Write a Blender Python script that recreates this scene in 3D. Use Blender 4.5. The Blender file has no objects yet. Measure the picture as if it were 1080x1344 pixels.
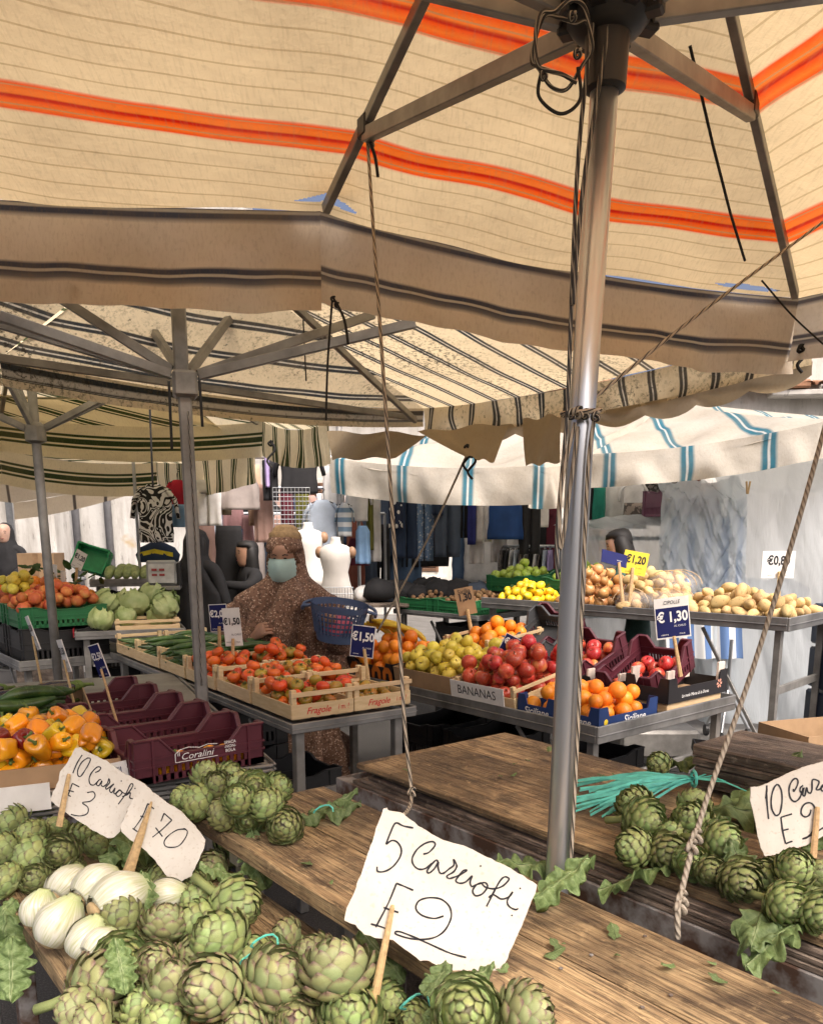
import bpy, math, random
from math import sin, cos, pi, radians, sqrt, atan2, exp
from mathutils import Vector, Matrix, Euler, noise
V = Vector
random.seed(7)
sc = bpy.context.scene
col = sc.collection
# ------------------------------------------------------------------ camera, sky, sun, exposure
F, CX, CY, PITCH, CAMH = 1080., 540., 910., radians(11), 1.5
cam_d = bpy.data.cameras.new('camera'); cam = bpy.data.objects.new('camera', cam_d); col.objects.link(cam)
cam.location = (0, 0, CAMH); cam.rotation_euler = (radians(90) - PITCH, 0, 0)
cam_d.sensor_fit = 'VERTICAL'; cam_d.sensor_height = 24; cam_d.lens = 24 * F / 1344
cam_d.shift_y = (CY - 672) / 1344; cam_d.clip_start = .02; cam_d.clip_end = 500
sc.camera = cam
SUN_EL, SUN_AZ = radians(52), radians(150)     # azimuth from +Y towards +X
w = bpy.data.worlds.new('World'); sc.world = w; w.use_nodes = True
wn = w.node_tree; bg = wn.nodes['Background']
sky = wn.nodes.new('ShaderNodeTexSky'); sky.sky_type = 'NISHITA'; sky.sun_disc = False
sky.sun_elevation = SUN_EL; sky.sun_rotation = SUN_AZ; sky.dust_density = 10; sky.air_density = .4; sky.ozone_density = .5
wn.links.new(sky.outputs[0], bg.inputs[0]); bg.inputs[1].default_value = .15
sd = bpy.data.lights.new('sun', 'SUN'); sd.energy = .7; sd.angle = radians(40); sd.color = (1, .95, .88)
sun = bpy.data.objects.new('sun', sd); col.objects.link(sun)
sdir = V((sin(SUN_AZ) * cos(SUN_EL), cos(SUN_AZ) * cos(SUN_EL), sin(SUN_EL)))
sun.rotation_euler = sdir.to_track_quat('Z', 'Y').to_euler(); sun.location = (8, 10, 14)
sc.view_settings.view_transform = 'Standard'; sc.view_settings.look = 'None'
sc.view_settings.exposure = 1.0; sc.view_settings.gamma = 1
sc.cycles.use_denoising = True; sc.cycles.max_bounces = 8; sc.cycles.transmission_bounces = 6
sc.cycles.diffuse_bounces = 4; sc.cycles.transparent_max_bounces = 8; sc.cycles.caustics_reflective = False; sc.cycles.caustics_refractive = False

# ------------------------------------------------------------------ measuring: pixel of the photograph -> point of the place
def ray(u, v):
    a = (u - CX) / F; b = (CY - v) / F
    return V((a, cos(PITCH) + b * sin(PITCH), -sin(PITCH) + b * cos(PITCH)))
def Z(u, v, z):
    d = ray(u, v); return d * ((z - CAMH) / d.z) + V((0, 0, CAMH))
def Y(u, v, y):
    d = ray(u, v); return d * (y / d.y) + V((0, 0, CAMH))
def depth(p): return p.y * cos(PITCH) - (p.z - CAMH) * sin(PITCH)
UPV = V((0, sin(PITCH), cos(PITCH))); FWD = V((0, cos(PITCH), -sin(PITCH)))
class Fr:
    """a table frame: origin on the floor plan, l runs back-left, n runs back-right"""
    def __init__(s, o, l):
        s.o = V((o[0], o[1], 0)); s.l = V((l[0], l[1], 0)).normalized(); s.n = V((s.l.y, -s.l.x, 0))
        s.rot = atan2(s.n.y, s.n.x)
    def __call__(s, l, n, z): return s.o + s.l * l + s.n * n + V((0, 0, z))

# ------------------------------------------------------------------ mesh building
class MB:
    def __init__(s): s.v = []; s.f = []; s.uv = []; s.mi = []; s.m = 0
    def add(s, vs, fs, uvs=None):
        o = len(s.v); s.v += [tuple(p) for p in vs]
        for k, f in enumerate(fs):
            s.f.append([i + o for i in f]); s.mi.append(s.m)
            s.uv.append(uvs[k] if uvs else [(0, 0)] * len(f))
        return s
    def box(s, c, size, R=None, ch=0.):
        """chamfered box"""
        c = V(c); hx, hy, hz = [q / 2 for q in size]; R = R or Matrix.Identity(3)
        if isinstance(R, (int, float)): R = Matrix.Rotation(R, 3, 'Z')
        ch = min(ch, hx * .9, hy * .9, hz * .9)
        vs = []; fs = []
        if ch <= 0:
            for x in (-hx, hx):
                for y in (-hy, hy):
                    for z in (-hz, hz): vs.append(c + R @ V((x, y, z)))
            fs = [(0, 1, 3, 2), (4, 6, 7, 5), (0, 4, 5, 1), (2, 3, 7, 6), (0, 2, 6, 4), (1, 5, 7, 3)]
        else:
            idx = {}
            for sx in (-1, 1):
                for sy in (-1, 1):
                    for sz in (-1, 1):
                        for ax in range(3):
                            p = [sx * hx, sy * hy, sz * hz]
                            for k in range(3):
                                if k != ax: p[k] -= (sx, sy, sz)[k] * ch
                            idx[(sx, sy, sz, ax)] = len(vs); vs.append(c + R @ V(p))
            S = (-1, 1)
            for a in S:
                fs.append([idx[(a, y, z, 0)] for y, z in ((-1, -1), (1, -1), (1, 1), (-1, 1))][::a])
                fs.append([idx[(x, a, z, 1)] for x, z in ((-1, -1), (-1, 1), (1, 1), (1, -1))][::a])
                fs.append([idx[(x, y, a, 2)] for x, y in ((-1, -1), (1, -1), (1, 1), (-1, 1))][::a])
                for b in S:
                    k = a * b
                    fs.append([idx[q] for q in ((a, b, -1, 0), (a, b, -1, 1), (a, b, 1, 1), (a, b, 1, 0))][::k])
                    fs.append([idx[q] for q in ((-1, a, b, 1), (-1, a, b, 2), (1, a, b, 2), (1, a, b, 1))][::k])
                    fs.append([idx[q] for q in ((a, -1, b, 2), (a, -1, b, 0), (a, 1, b, 0), (a, 1, b, 2))][::k])
                    for q in S:
                        fs.append([idx[(a, b, q, 0)], idx[(a, b, q, 1)], idx[(a, b, q, 2)]][::a * b * q])
        return s.add(vs, fs)
    def tube(s, pts, r, n=8, caps=True, flat=1., closed=False):
        pts = [V(p) for p in pts]; m = len(pts); rs = r if isinstance(r, (list, tuple)) else [r] * m
        vs = []; fs = []; uvs = []; acc = 0; pu = None; ls = []
        for i, p in enumerate(pts):
            t = (pts[min(i + 1, m - 1)] - pts[max(i - 1, 0)])
            t = t.normalized() if t.length > 1e-9 else V((0, 0, 1))
            if pu is None:
                pu = t.cross(V((0, 0, 1)) if abs(t.z) < .9 else V((1, 0, 0))).normalized()
            else:
                pu = (pu - t * pu.dot(t)).normalized()
            w_ = t.cross(pu)
            if i: acc += (p - pts[i - 1]).length
            ls.append(acc)
            for k in range(n):
                a = 2 * pi * k / n
                vs.append(p + (pu * cos(a) + w_ * sin(a) * flat) * rs[i])
        for i in range(m - 1):
            for k in range(n):
                q = (k + 1) % n
                fs.append((i * n + k, i * n + q, (i + 1) * n + q, (i + 1) * n + k))
                uvs.append([(k / n, ls[i]), ((k + 1) / n, ls[i]), ((k + 1) / n, ls[i + 1]), (k / n, ls[i + 1])])
        if caps:
            fs.append(tuple(range(n))[::-1]); uvs.append([(0, 0)] * n)
            fs.append(tuple(range((m - 1) * n, m * n))); uvs.append([(0, 0)] * n)
        return s.add(vs, fs, uvs)
    def lathe(s, prof, n=16, c=(0, 0, 0), fn=None, R=None):
        """prof: list of (radius, z) from bottom to top; fn(theta, i, r, z) -> (x, y, z)"""
        c = V(c); vs = []; fs = []; uvs = []; m = len(prof)
        for i, (r, z) in enumerate(prof):
            for k in range(n):
                a = 2 * pi * k / n
                p = V(fn(a, i, r, z)) if fn else V((r * cos(a), r * sin(a), z))
                vs.append(c + (R @ p if R else p))
        for i in range(m - 1):
            for k in range(n):
                q = (k + 1) % n
                fs.append((i * n + k, i * n + q, (i + 1) * n + q, (i + 1) * n + k))
                uvs.append([(k / n, i / (m - 1)), ((k + 1) / n, i / (m - 1)), ((k + 1) / n, (i + 1) / (m - 1)), (k / n, (i + 1) / (m - 1))])
        fs.append(tuple(range(n))[::-1]); uvs.append([(0, 0)] * n)
        fs.append(tuple(range((m - 1) * n, m * n))); uvs.append([(0, 1)] * n)
        return s.add(vs, fs, uvs)
    def grid(s, fn, nu, nv, uvf=None, keep=None):
        vs = [fn(i / nu, j / nv) for j in range(nv + 1) for i in range(nu + 1)]
        fs = []; uvs = []
        for j in range(nv):
            for i in range(nu):
                if keep and not keep((i + .5) / nu, (j + .5) / nv): continue
                q = [(i, j), (i + 1, j), (i + 1, j + 1), (i, j + 1)]
                fs.append([b * (nu + 1) + a for a, b in q])
                uvs.append([uvf(a / nu, b / nv) if uvf else (a / nu, b / nv) for a, b in q])
        return s.add(vs, fs, uvs)
    def poly(s, pts, nrm, th):
        """flat polygon extruded by th against nrm"""
        pts = [V(p) for p in pts]; nrm = V(nrm); n = len(pts)
        vs = pts + [p - nrm * th for p in pts]
        fs = [tuple(range(n)), tuple(range(n, 2 * n))[::-1]] + [(i, n + i, n + (i + 1) % n, (i + 1) % n) for i in range(n)]
        return s.add(vs, fs)
    def mesh(s, name, mats, smooth=False):
        me = bpy.data.meshes.new(name); me.from_pydata(s.v, [], s.f)
        ul = me.uv_layers.new(name='UVMap'); fl = [c_ for f in s.uv for p in f for c_ in p]
        ul.data.foreach_set('uv', fl)
        for m in (mats if isinstance(mats, (list, tuple)) else [mats]): me.materials.append(m)
        me.polygons.foreach_set('material_index', s.mi)
        if smooth: me.polygons.foreach_set('use_smooth', [True] * len(s.f))
        me.update(); return me
    def build(s, name, mats, parent=None, smooth=False):
        return put(name, s.mesh(name, mats, smooth), parent)

def put(name, me, parent=None, mw=None):
    """link a mesh object; with a parent the mesh is in the parent's local space"""
    o = bpy.data.objects.new(name, me); col.objects.link(o)
    if parent: o.parent = parent
    if mw is not None: o.matrix_basis = mw
    return o
def tag(o, label=None, cat=None, group=None, kind=None):
    if label: o['label'] = label
    if cat: o['category'] = cat
    if group: o['group'] = group
    if kind: o['kind'] = kind
    return o
def thing(name, label, cat, loc=(0, 0, 0), rz=0, group=None):
    o = bpy.data.objects.new(name, None); col.objects.link(o); o.empty_display_size = .05
    o.location = loc; o.rotation_euler = (0, 0, rz)
    return tag(o, label, cat, group)
def smooth_by_angle(o, deg=40):
    me = o.data; me.polygons.foreach_set('use_smooth', [True] * len(me.polygons)); 
    try: me.set_sharp_from_angle(angle=radians(deg))
    except Exception: pass
    return o
def children(o): return [c for c in bpy.data.objects if c.parent is o]
def rnd(a, b): return random.uniform(a, b)
def fbm(x, y=0., z=0., o=3): return noise.fractal(V((x, y, z)), 1., 2., o)

# ------------------------------------------------------------------ materials
class NG:
    def __init__(s, name):
        s.m = bpy.data.materials.new(name); s.m.use_nodes = True; s.t = s.m.node_tree; s.t.nodes.clear()
        s.out = s.t.nodes.new('ShaderNodeOutputMaterial')
    def n(s, typ, ins=None, **at):
        nd = s.t.nodes.new('ShaderNode' + typ)
        for k, v in at.items(): setattr(nd, k, v)
        for k, v in (ins or {}).items(): s.set(nd.inputs[k], v)
        return nd
    def set(s, sock, v):
        if isinstance(v, bpy.types.NodeSocket): s.t.links.new(v, sock)
        elif isinstance(v, bpy.types.Node): s.t.links.new(v.outputs[0], sock)
        else:
            if isinstance(v, (tuple, list)) and len(v) == 3 and sock.type == 'RGBA': v = (*v, 1)
            sock.default_value = v
    def math(s, op, a, b=0., c=0.): return s.n('Math', {0: a, 1: b, 2: c}, operation=op).outputs[0]
    def mix(s, f, a, b, blend='MIX'):
        nd = s.n('Mix', data_type='RGBA', blend_type=blend)
        s.set(nd.inputs[0], f); s.set(nd.inputs[6], a); s.set(nd.inputs[7], b); return nd.outputs[2]
    def ramp(s, f, stops, interp='LINEAR'):
        nd = s.n('ValToRGB', {0: f}); cr = nd.color_ramp; cr.interpolation = interp
        while len(cr.elements) > 1: cr.elements.remove(cr.elements[-1])
        for k, (p, c_) in enumerate(stops):
            e = cr.elements[0] if k == 0 else cr.elements.new(p)
            e.position = p; e.color = (*c_, 1) if len(c_) == 3 else c_
        return nd.outputs[0]
    def coord(s, kind='Object', scale=(1, 1, 1), rot=(0, 0, 0)):
        tc = s.n('TexCoord'); return s.n('Mapping', {0: tc.outputs[kind], 2: rot, 3: scale}).outputs[0]
    def noise(s, vec, scale, detail=3, rough=.5, dist=0.):
        return s.n('TexNoise', {'Vector': vec, 'Scale': scale, 'Detail': detail, 'Roughness': rough, 'Distortion': dist}).outputs[0]
    def bump(s, h, st, dist=.002): return s.n('Bump', {'Height': h, 'Strength': st, 'Distance': dist}).outputs[0]
    def rand(s): return s.n('ObjectInfo').outputs['Random']
    def bsdf(s, **k):
        return s.n('BsdfPrincipled', {q.replace('_', ' '): v for q, v in k.items()})
    def done(s, sh): s.t.links.new(sh if isinstance(sh, bpy.types.NodeSocket) else sh.outputs[0], s.out.inputs[0]); return s.m
def dk(c, k): return tuple(q * k for q in c)
MATS = {}
def M(name, c, rough=.55, var=.25, scale=12., c2=None, metal=0., bump=0., bscale=None, rand=.0, stretch=(1, 1, 1), spec=.5, sss=0., detail=4, lo=.3, hi=.7, coat=0., trans=None):
    if name in MATS: return MATS[name]
    g = NG(name); vec = g.coord('Object', stretch)
    if rand:
        r = g.rand(); vec = g.n('VectorMath', {0: vec, 1: g.n('CombineXYZ', {0: g.math('MULTIPLY', r, 31.), 1: g.math('MULTIPLY', r, 17.), 2: 0.}).outputs[0]}, operation='ADD').outputs[0]
    nz = g.noise(vec, scale, detail, .6)
    cc = g.ramp(nz, [(lo, c if c2 else dk(c, 1 - var)), (hi, c2 if c2 else dk(c, 1 + var))])
    if rand:
        cc = g.n('HueSaturation', {'Hue': g.math('MULTIPLY_ADD', r, rand * .06, .5 - rand * .03), 'Value': g.math('MULTIPLY_ADD', g.math('FRACT', g.math('MULTIPLY', r, 7.31)), rand, 1 - rand * .5), 'Color': cc}).outputs[0]
    k = dict(Base_Color=cc, Roughness=rough, Metallic=metal)
    if bump: k['Normal'] = g.bump(g.noise(vec, bscale or scale * 3, 4, .6), bump)
    b = g.bsdf(**k)
    b.inputs['Specular IOR Level'].default_value = spec
    if sss: b.inputs['Subsurface Weight'].default_value = sss; b.inputs['Subsurface Scale'].default_value = .01
    if coat: b.inputs['Coat Weight'].default_value = coat; b.inputs['Coat Roughness'].default_value = .15
    sh = b.outputs[0]
    if trans:
        tr = g.n('BsdfTranslucent', {'Color': cc}); sh = g.n('MixShader', {0: trans, 1: sh, 2: tr.outputs[0]}).outputs[0]
    MATS[name] = g.done(sh); return MATS[name]

def canvas(name, base, stripes, period=None, axis=1, soil=.25, mould=0., trans=.55, fine=None, spots=(.06, .05, .03), opaque=1.):
    """awning cloth: stripes = ramp stops along UV (axis) taken modulo period; light comes through the weave"""
    g = NG(name); uv = g.n('SeparateXYZ', {0: g.n('TexCoord').outputs['UV']}); x = uv.outputs[axis]
    if period: x = g.math('FRACT', g.math('DIVIDE', x, period))
    c = g.ramp(x, stripes)
    ob = g.coord('Object')
    if fine:
        f = g.math('FRACT', g.math('MULTIPLY', uv.outputs[axis], fine))
        ln = g.math('LESS_THAN', g.math('ABSOLUTE', g.math('SUBTRACT', f, .5)), .045)
        c = g.mix(g.math('MULTIPLY', ln, .55), c, (.42, .28, .12))
    n1 = g.noise(ob, 2.2, 5, .6); c = g.mix(g.math('MULTIPLY', g.ramp(n1, [(.4, (0, 0, 0)), (.75, (1, 1, 1))]), soil), c, (.34, .25, .14))
    n3 = g.noise(ob, 45, 3, .6); c = g.mix(g.math('MULTIPLY', g.ramp(n3, [(.62, (0, 0, 0)), (.7, (1, 1, 1))]), .10 + mould * .6), c, spots)
    n2 = g.noise(ob, 150, 2, .6)
    if mould:
        pz = g.math('MULTIPLY', g.ramp(g.noise(ob, 1.6, 4, .65), [(.42, (0, 0, 0)), (.62, (1, 1, 1))]), g.ramp(g.noise(ob, 55, 5, .7), [(.5, (0, 0, 0)), (.6, (1, 1, 1))]))
        c = g.mix(g.math('MULTIPLY', pz, mould), c, (.035, .03, .022))
    st_ = g.noise(g.n('Mapping', {0: ob, 2: (0, 0, .6), 3: (90, 8, 30)}).outputs[0], 1.6, 3, .6); c = g.mix(g.ramp(st_, [(.5, (0, 0, 0)), (.75, (.22, .22, .22))]), c, (.30, .21, .11))
    crs = g.n('TexNoise', {'Vector': g.n('Mapping', {0: ob, 2: (.3, .2, .9), 3: (1.5, 3.2, 1.5)}).outputs[0], 'Scale': 1.7, 'Detail': 4., 'Distortion': .8}, noise_type='RIDGED_MULTIFRACTAL').outputs[0]
    h = g.math('ADD', g.math('ADD', g.math('MULTIPLY', g.noise(ob, 7, 5, .6), .9), g.math('MULTIPLY', n2, .06)), g.math('MULTIPLY', crs, .25))
    nm = g.bump(h, .42, .025)
    d = g.n('BsdfDiffuse', {'Color': c, 'Normal': nm}); t = g.n('BsdfTranslucent', {'Color': c, 'Normal': nm})
    return g.done(g.n('MixShader', {0: trans, 1: d.outputs[0], 2: t.outputs[0]}))

WHITE = M('painted_white', (.78, .76, .72), .6, .06)
STEEL = M('galvanised_steel', (.50, .52, .54), .3, .25, 6, metal=.85, bump=.08, bscale=60, stretch=(1, 1, .2))
ALU = M('dull_aluminium', (.27, .262, .245), .45, .3, 9, metal=.55, bump=.06, bscale=40)
ALUT = M('tray_aluminium', (.25, .248, .24), .42, .4, 5, metal=.6, bump=.1, bscale=30)
IRON = M('rusty_iron', (.075, .04, .025), .75, .3, 14, c2=(.26, .25, .24), bump=.4, bscale=60, lo=.42, hi=.6)
BLACKP = M('black_plastic', (.018, .018, .019), .45, .2, 10)
DARKP = M('charcoal_plastic', (.05, .052, .055), .5, .2, 10)
CORD = M('black_cord', (.02, .02, .02), .8, .3, 60)
BURG = M('burgundy_plastic', (.085, .018, .028), .42, .2, 6, bump=.05, bscale=80)
GREENP = M('green_plastic', (.02, .14, .05), .4, .15, 6)
PINE = M('crate_pine', (.56, .40, .21), .7, .25, 14, c2=(.70, .54, .32), rand=.2, stretch=(1, 1, 6), bump=.15)
STICK = M('stick_wood', (.50, .34, .17), .7, .25, 30, rand=.2, stretch=(4, 4, .6), bump=.2)
CARD = M('brown_cardboard', (.34, .22, .12), .8, .15, 8, bump=.06)
def wood(name, c1, c2, dark, sx=1.):
    g = NG(name); r = g.rand()
    off = g.n('CombineXYZ', {0: g.math('MULTIPLY', r, 13.), 1: g.math('MULTIPLY', r, 41.), 2: 0.}).outputs[0]
    base = g.coord('Object'); v = g.n('VectorMath', {0: base, 1: off}, operation='ADD').outputs[0]
    vs = g.n('Mapping', {0: v, 3: (1.2, 34, 34)}).outputs[0]
    grain = g.noise(vs, 2.2, 6, .65, .6); fine = g.noise(g.n('Mapping', {0: v, 3: (4, 240, 240)}).outputs[0], 2., 4, .6)
    blot = g.noise(v, 5.5, 5, .6); blot2 = g.noise(g.n('Mapping', {0: v, 3: (3, 7, 7)}).outputs[0], 2.2, 4, .65)
    c = g.ramp(grain, [(.3, c2), (.62, c1)])
    c = g.mix(g.ramp(fine, [(.42, (.4, .4, .4)), (.52, (0, 0, 0))]), c, dark)
    c = g.mix(g.ramp(blot, [(.48, (0, 0, 0)), (.62, (.8, .8, .8))]), c, dk(c2, .5))
    big = g.noise(v, 2.1, 5, .65, .4); c = g.mix(g.ramp(big, [(.5, (0, 0, 0)), (.6, (.6, .6, .6))]), c, dark)
    c = g.mix(g.ramp(blot2, [(.52, (0, 0, 0)), (.66, (.75, .75, .75))]), c, dark)
    ck_ = g.math('ABSOLUTE', g.math('SUBTRACT', g.noise(g.n('Mapping', {0: v, 3: (1.1, 26, 26)}).outputs[0], 2.4, 5, .6, 1.2), .5))
    c = g.mix(g.ramp(ck_, [(.0, (.7, .7, .7)), (.010, (.5, .5, .5)), (.020, (0, 0, 0))]), c, dark)
    dust = g.noise(v, 38, 4, .7); c = g.mix(g.ramp(dust, [(.58, (0, 0, 0)), (.72, (.5, .5, .5))]), c, dk(c1, 1.35))
    c = g.n('HueSaturation', {'Value': g.math('MULTIPLY_ADD', r, .35, .82), 'Color': c}).outputs[0]
    h = g.math('ADD', g.math('ADD', g.math('MULTIPLY', grain, .6), g.math('MULTIPLY', fine, .6)), g.math('MINIMUM', g.math('MULTIPLY', ck_, 14.), .5))
    return g.done(g.bsdf(Base_Color=c, Roughness=g.math('MULTIPLY_ADD', blot2, -.3, .78), Normal=g.bump(h, .9, .004)))
PLANK = wood('old_plank', (.52, .375, .20), (.30, .195, .10), (.06, .038, .026))
PLYTOP = wood('worn_ply', (.58, .415, .22), (.34, .22, .11), (.045, .028, .018))
OLDW = wood('grey_weathered_wood', (.34, .27, .21), (.17, .125, .095), (.025, .018, .014))
def ropemat(name, c1, c2, tw=34., wid=.5):
    g = NG(name); uv = g.n('SeparateXYZ', {0: g.n('TexCoord').outputs['UV']})
    k = g.math('FRACT', g.math('ADD', g.math('MULTIPLY', uv.outputs[1], tw), g.math('MULTIPLY', uv.outputs[0], 3.)))
    c = g.mix(g.math('LESS_THAN', k, wid), c1, c2)
    h = g.math('ABSOLUTE', g.math('SUBTRACT', k, .5))
    return g.done(g.bsdf(Base_Color=c, Roughness=.85, Normal=g.bump(h, 1., .003)))
ROPE = ropemat('grey_rope', (.34, .30, .24), (.20, .17, .13), 60, .35)
ROPEB = ropemat('flecked_rope', (.44, .38, .29), (.03, .03, .03), 22, .3)
ROPEK = ropemat('dark_flecked_rope', (.05, .05, .05), (.42, .38, .31), 22, .3)

# ------------------------------------------------------------------ ground
def ground_mat():
    g = NG('asphalt'); v = g.coord('Object')
    c = g.ramp(g.noise(v, 160, 2, .6), [(.35, (.018, .017, .016)), (.6, (.06, .058, .055)), (.75, (.16, .15, .14))])
    c = g.mix(g.ramp(g.noise(v, 1.2, 4), [(.45, (0, 0, 0)), (.7, (.5, .5, .5))]), c, (.09, .085, .078))
    return g.done(g.bsdf(Base_Color=c, Roughness=.8, Normal=g.bump(g.noise(v, 160, 2), .6, .006)))
mb = MB(); mb.add([(-120, -60, 0), (120, -60, 0), (120, 200, 0), (-120, 200, 0)], [(0, 1, 2, 3)])
tag(mb.build('ground', ground_mat()), kind='structure')
g = NG('grey_paving'); v = g.coord('Object')
c = g.ramp(g.noise(v, 3.5, 6, .65), [(.3, (.09, .088, .084)), (.7, (.21, .205, .195))])
c = g.mix(g.ramp(g.noise(v, 60, 3), [(.5, (0, 0, 0)), (.72, (.5, .5, .5))]), c, (.09, .085, .08))
pav = g.done(g.bsdf(Base_Color=c, Roughness=.55, Normal=g.bump(g.noise(v, 40, 4), .3, .004)))
mb = MB(); mb.add([(1.2, 5.4, .004), (5.0, 2.9, .004), (14, 9, .004), (9, 26, .004), (-26, 26, .004), (-9, 9.5, .004), (.2, 8.5, .004)], [(0, 1, 2, 3, 4, 5, 6)])
tag(mb.build('pavement', pav), kind='structure')

# ------------------------------------------------------------------ buildings at the back
def plaster(name, c1, c2, c3):
    g = NG(name); v = g.coord('Object')
    st = g.noise(g.n('Mapping', {0: v, 3: (2.5, 2.5, .5)}).outputs[0], 1.6, 6, .65)
    c = g.ramp(st, [(.35, c2), (.55, c1)])
    c = g.mix(g.ramp(g.noise(v, .55, 5, .6, .3), [(.56, (0, 0, 0)), (.6, (1, 1, 1))]), c, c3)
    c = g.mix(g.ramp(g.noise(g.n('Mapping', {0: v, 3: (5, 5, 1.3)}).outputs[0], 2.5, 6, .7), [(.58, (0, 0, 0)), (.68, (.7, .7, .7))]), c, dk(c2, .45))
    return g.done(g.bsdf(Base_Color=c, Roughness=.9, Normal=g.bump(g.noise(v, 12, 5), .3, .02)))
PL1 = plaster('peeling_white_plaster', (.56, .55, .52), (.38, .36, .33), (.44, .33, .18))
PL2 = plaster('pale_plaster', (.56, .54, .50), (.44, .42, .38), (.42, .38, .32))
SHUT = M('brown_shutter', (.16, .085, .05), .6, .2, 10)
GLASSD = M('dark_window_glass', (.04, .045, .05), .1, .2, 3, spec=.8)
TERRA = M('terracotta', (.30, .15, .08), .8, .3, 8)
PIPE = M('lead_pipe', (.16, .16, .17), .5, .2, 8)
def shutter_window(parent, x, z, w_, h, y=-.02):
    """window in a facade: local x along the wall, local -y to the street"""
    m = MB(); m.box((x, y - .03, z), (w_ + .16, .06, h + .16), ch=.01); f = m.build('window', PL2, parent)
    m = MB(); m.box((x, y - .045, z), (w_, .05, h)); m.build('pane', GLASSD, f)
    for s_ in (-1, 1):
        sh = MB()
        for q in range(2): sh.box((x + s_ * (w_ / 4) + (q - .5) * (w_ / 2 - .05), y - .085, z), (.05, .03, h), ch=.004)
        nsl = max(5, int(h / .07))
        for k in range(nsl):
            sh.box((x + s_ * w_ / 4, y - .085, z - h / 2 + (k + .5) * h / nsl), (w_ / 2 - .1, .02, h / nsl * .75), Matrix.Rotation(.5, 3, 'X'))
        sh.build('shutter', SHUT, f)
    m = MB(); m.box((x, y - .1, z - h / 2 - .1), (w_ + .3, .2, .07), ch=.01); m.build('sill', PL2, f)
# left: peeling facade with pilasters, pipes and a small barred window
b1 = thing('building', 'weathered white facade with peeling plaster, pipes and a small window', 'building', (-3.4, 12.6, 0), radians(-4))
mb = MB(); mb.box((-1.2, .2, 3.5), (4.6, .4, 7)); mb.build('wall', PL1, b1)
shutter_window(b1, -.02, 2.42, .32, .62)
shutter_window(b1, -2.2, 4.2, .9, 1.5)
for px in (-1.62, -1.12):
    mb = MB(); mb.tube([(px, -.09, .1), (px - .02, -.09, 3), (px + .02, -.09, 6.8)], .055, 10)
    for zz in (.8, 2.2, 3.6): mb.tube([(px, -.09, zz), (px, -.09, zz + .05)], .075, 10)
    mb.build('drain_pipe', PIPE, b1, True)
mb = MB(); mb.box((-2.45, -.06, 1.05), (.5, .12, 2.1), ch=.01); dr = mb.build('door', M('grey_door', (.1, .105, .11), .5), b1)
for k in range(6):
    mb = MB(); mb.box((-2.45, -.135, 2.2 + k * .1), (.46, .03, .08), Matrix.Rotation(.3, 3, 'X')); mb.build('louvre', ALU, dr)
mb = MB(); mb.box((-3.35, -.25, 3.4), (.42, .5, 6.8), ch=.03); mb.build('pilaster', PL2, b1)
mb = MB(); mb.box((-.8, -.16, 6.9), (5.6, .4, .25), ch=.04); mb.build('cornice', PL2, b1)
b4 = thing('building', 'narrow pale building with brown shutters beyond the pillar', 'building', (-8.6, 17.5, 0), radians(6))
mb = MB(); mb.box((0, .2, 4), (6, .4, 8)); mb.build('wall', PL2, b4)
for x in (-.8, .5, 1.7):
    shutter_window(b4, x, 2.3, .7, 1.7); shutter_window(b4, x, 5.2, .7, 1.4)
mb = MB(); mb.box((1.12, -.08, 2.0), (.25, .2, 4), ch=.02); mb.build('pilaster', M('pink_stucco', (.55, .36, .30), .8), b4)
mb = MB(); mb.box((0, -.1, 8.05), (6.3, .7, .2), ch=.03); mb.build('cornice', TERRA, b4)
# behind the clothes: long pale facade; right: white house with a tiled eave
b2 = thing('building', 'long pale facade seen in the gaps between the hanging clothes', 'building', (2.0, 15.5, 0), 0)
mb = MB(); mb.box((0, .2, 2.0), (9.6, .4, 4.0)); mb.build('wall', PL2, b2)
for k in range(5): shutter_window(b2, -3.6 + k * 1.7, 1.6, .8, 1.6)
mb = MB(); mb.box((0, -.1, 4.06), (9.9, .7, .14), ch=.03); mb.build('cornice', TERRA, b2)
b3 = thing('building', 'white house wall with a tiled ledge above the striped awning', 'building', (9.3, 15.2, 0), radians(-8))
mb = MB(); mb.box((0, .2, 4.2), (5.6, .4, 8.4)); mb.build('wall', PL2, b3)
rf = MB(); rf.box((0, -.2, 3.92), (5.9, .5, .1), ch=.02); led = rf.build('ledge', PL2, b3)
for k in range(24):
    mb = MB(); x = -2.85 + k * .245
    mb.grid(lambda a, b, x=x: (x + .11 * cos(pi * a), -.5 + .55 * b, 4.03 + .1 * b + .07 * sin(pi * a)), 5, 1); mb.build('roof_tile', TERRA, led, True)
shutter_window(b3, .6, 2.3, .9, 1.6)
p_ = Y(57, 700, 10.5)
t = thing('stone_pillar', 'whitewashed stone pillar behind the heaped oranges at far left', 'pillar', (p_.x, 10.5, 0))
mb = MB(); mb.box((0, 0, .15), (.72, .6, .3), ch=.03); mb.build('plinth', PL1, t)
mb = MB(); mb.box((0, 0, 1.9), (.5, .5, 3.4), ch=.03); mb.build('shaft', PL1, t)
mb = MB(); mb.box((0, 0, 3.7), (.7, .6, .2), ch=.03); mb.build('capital', PL1, t)

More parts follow.
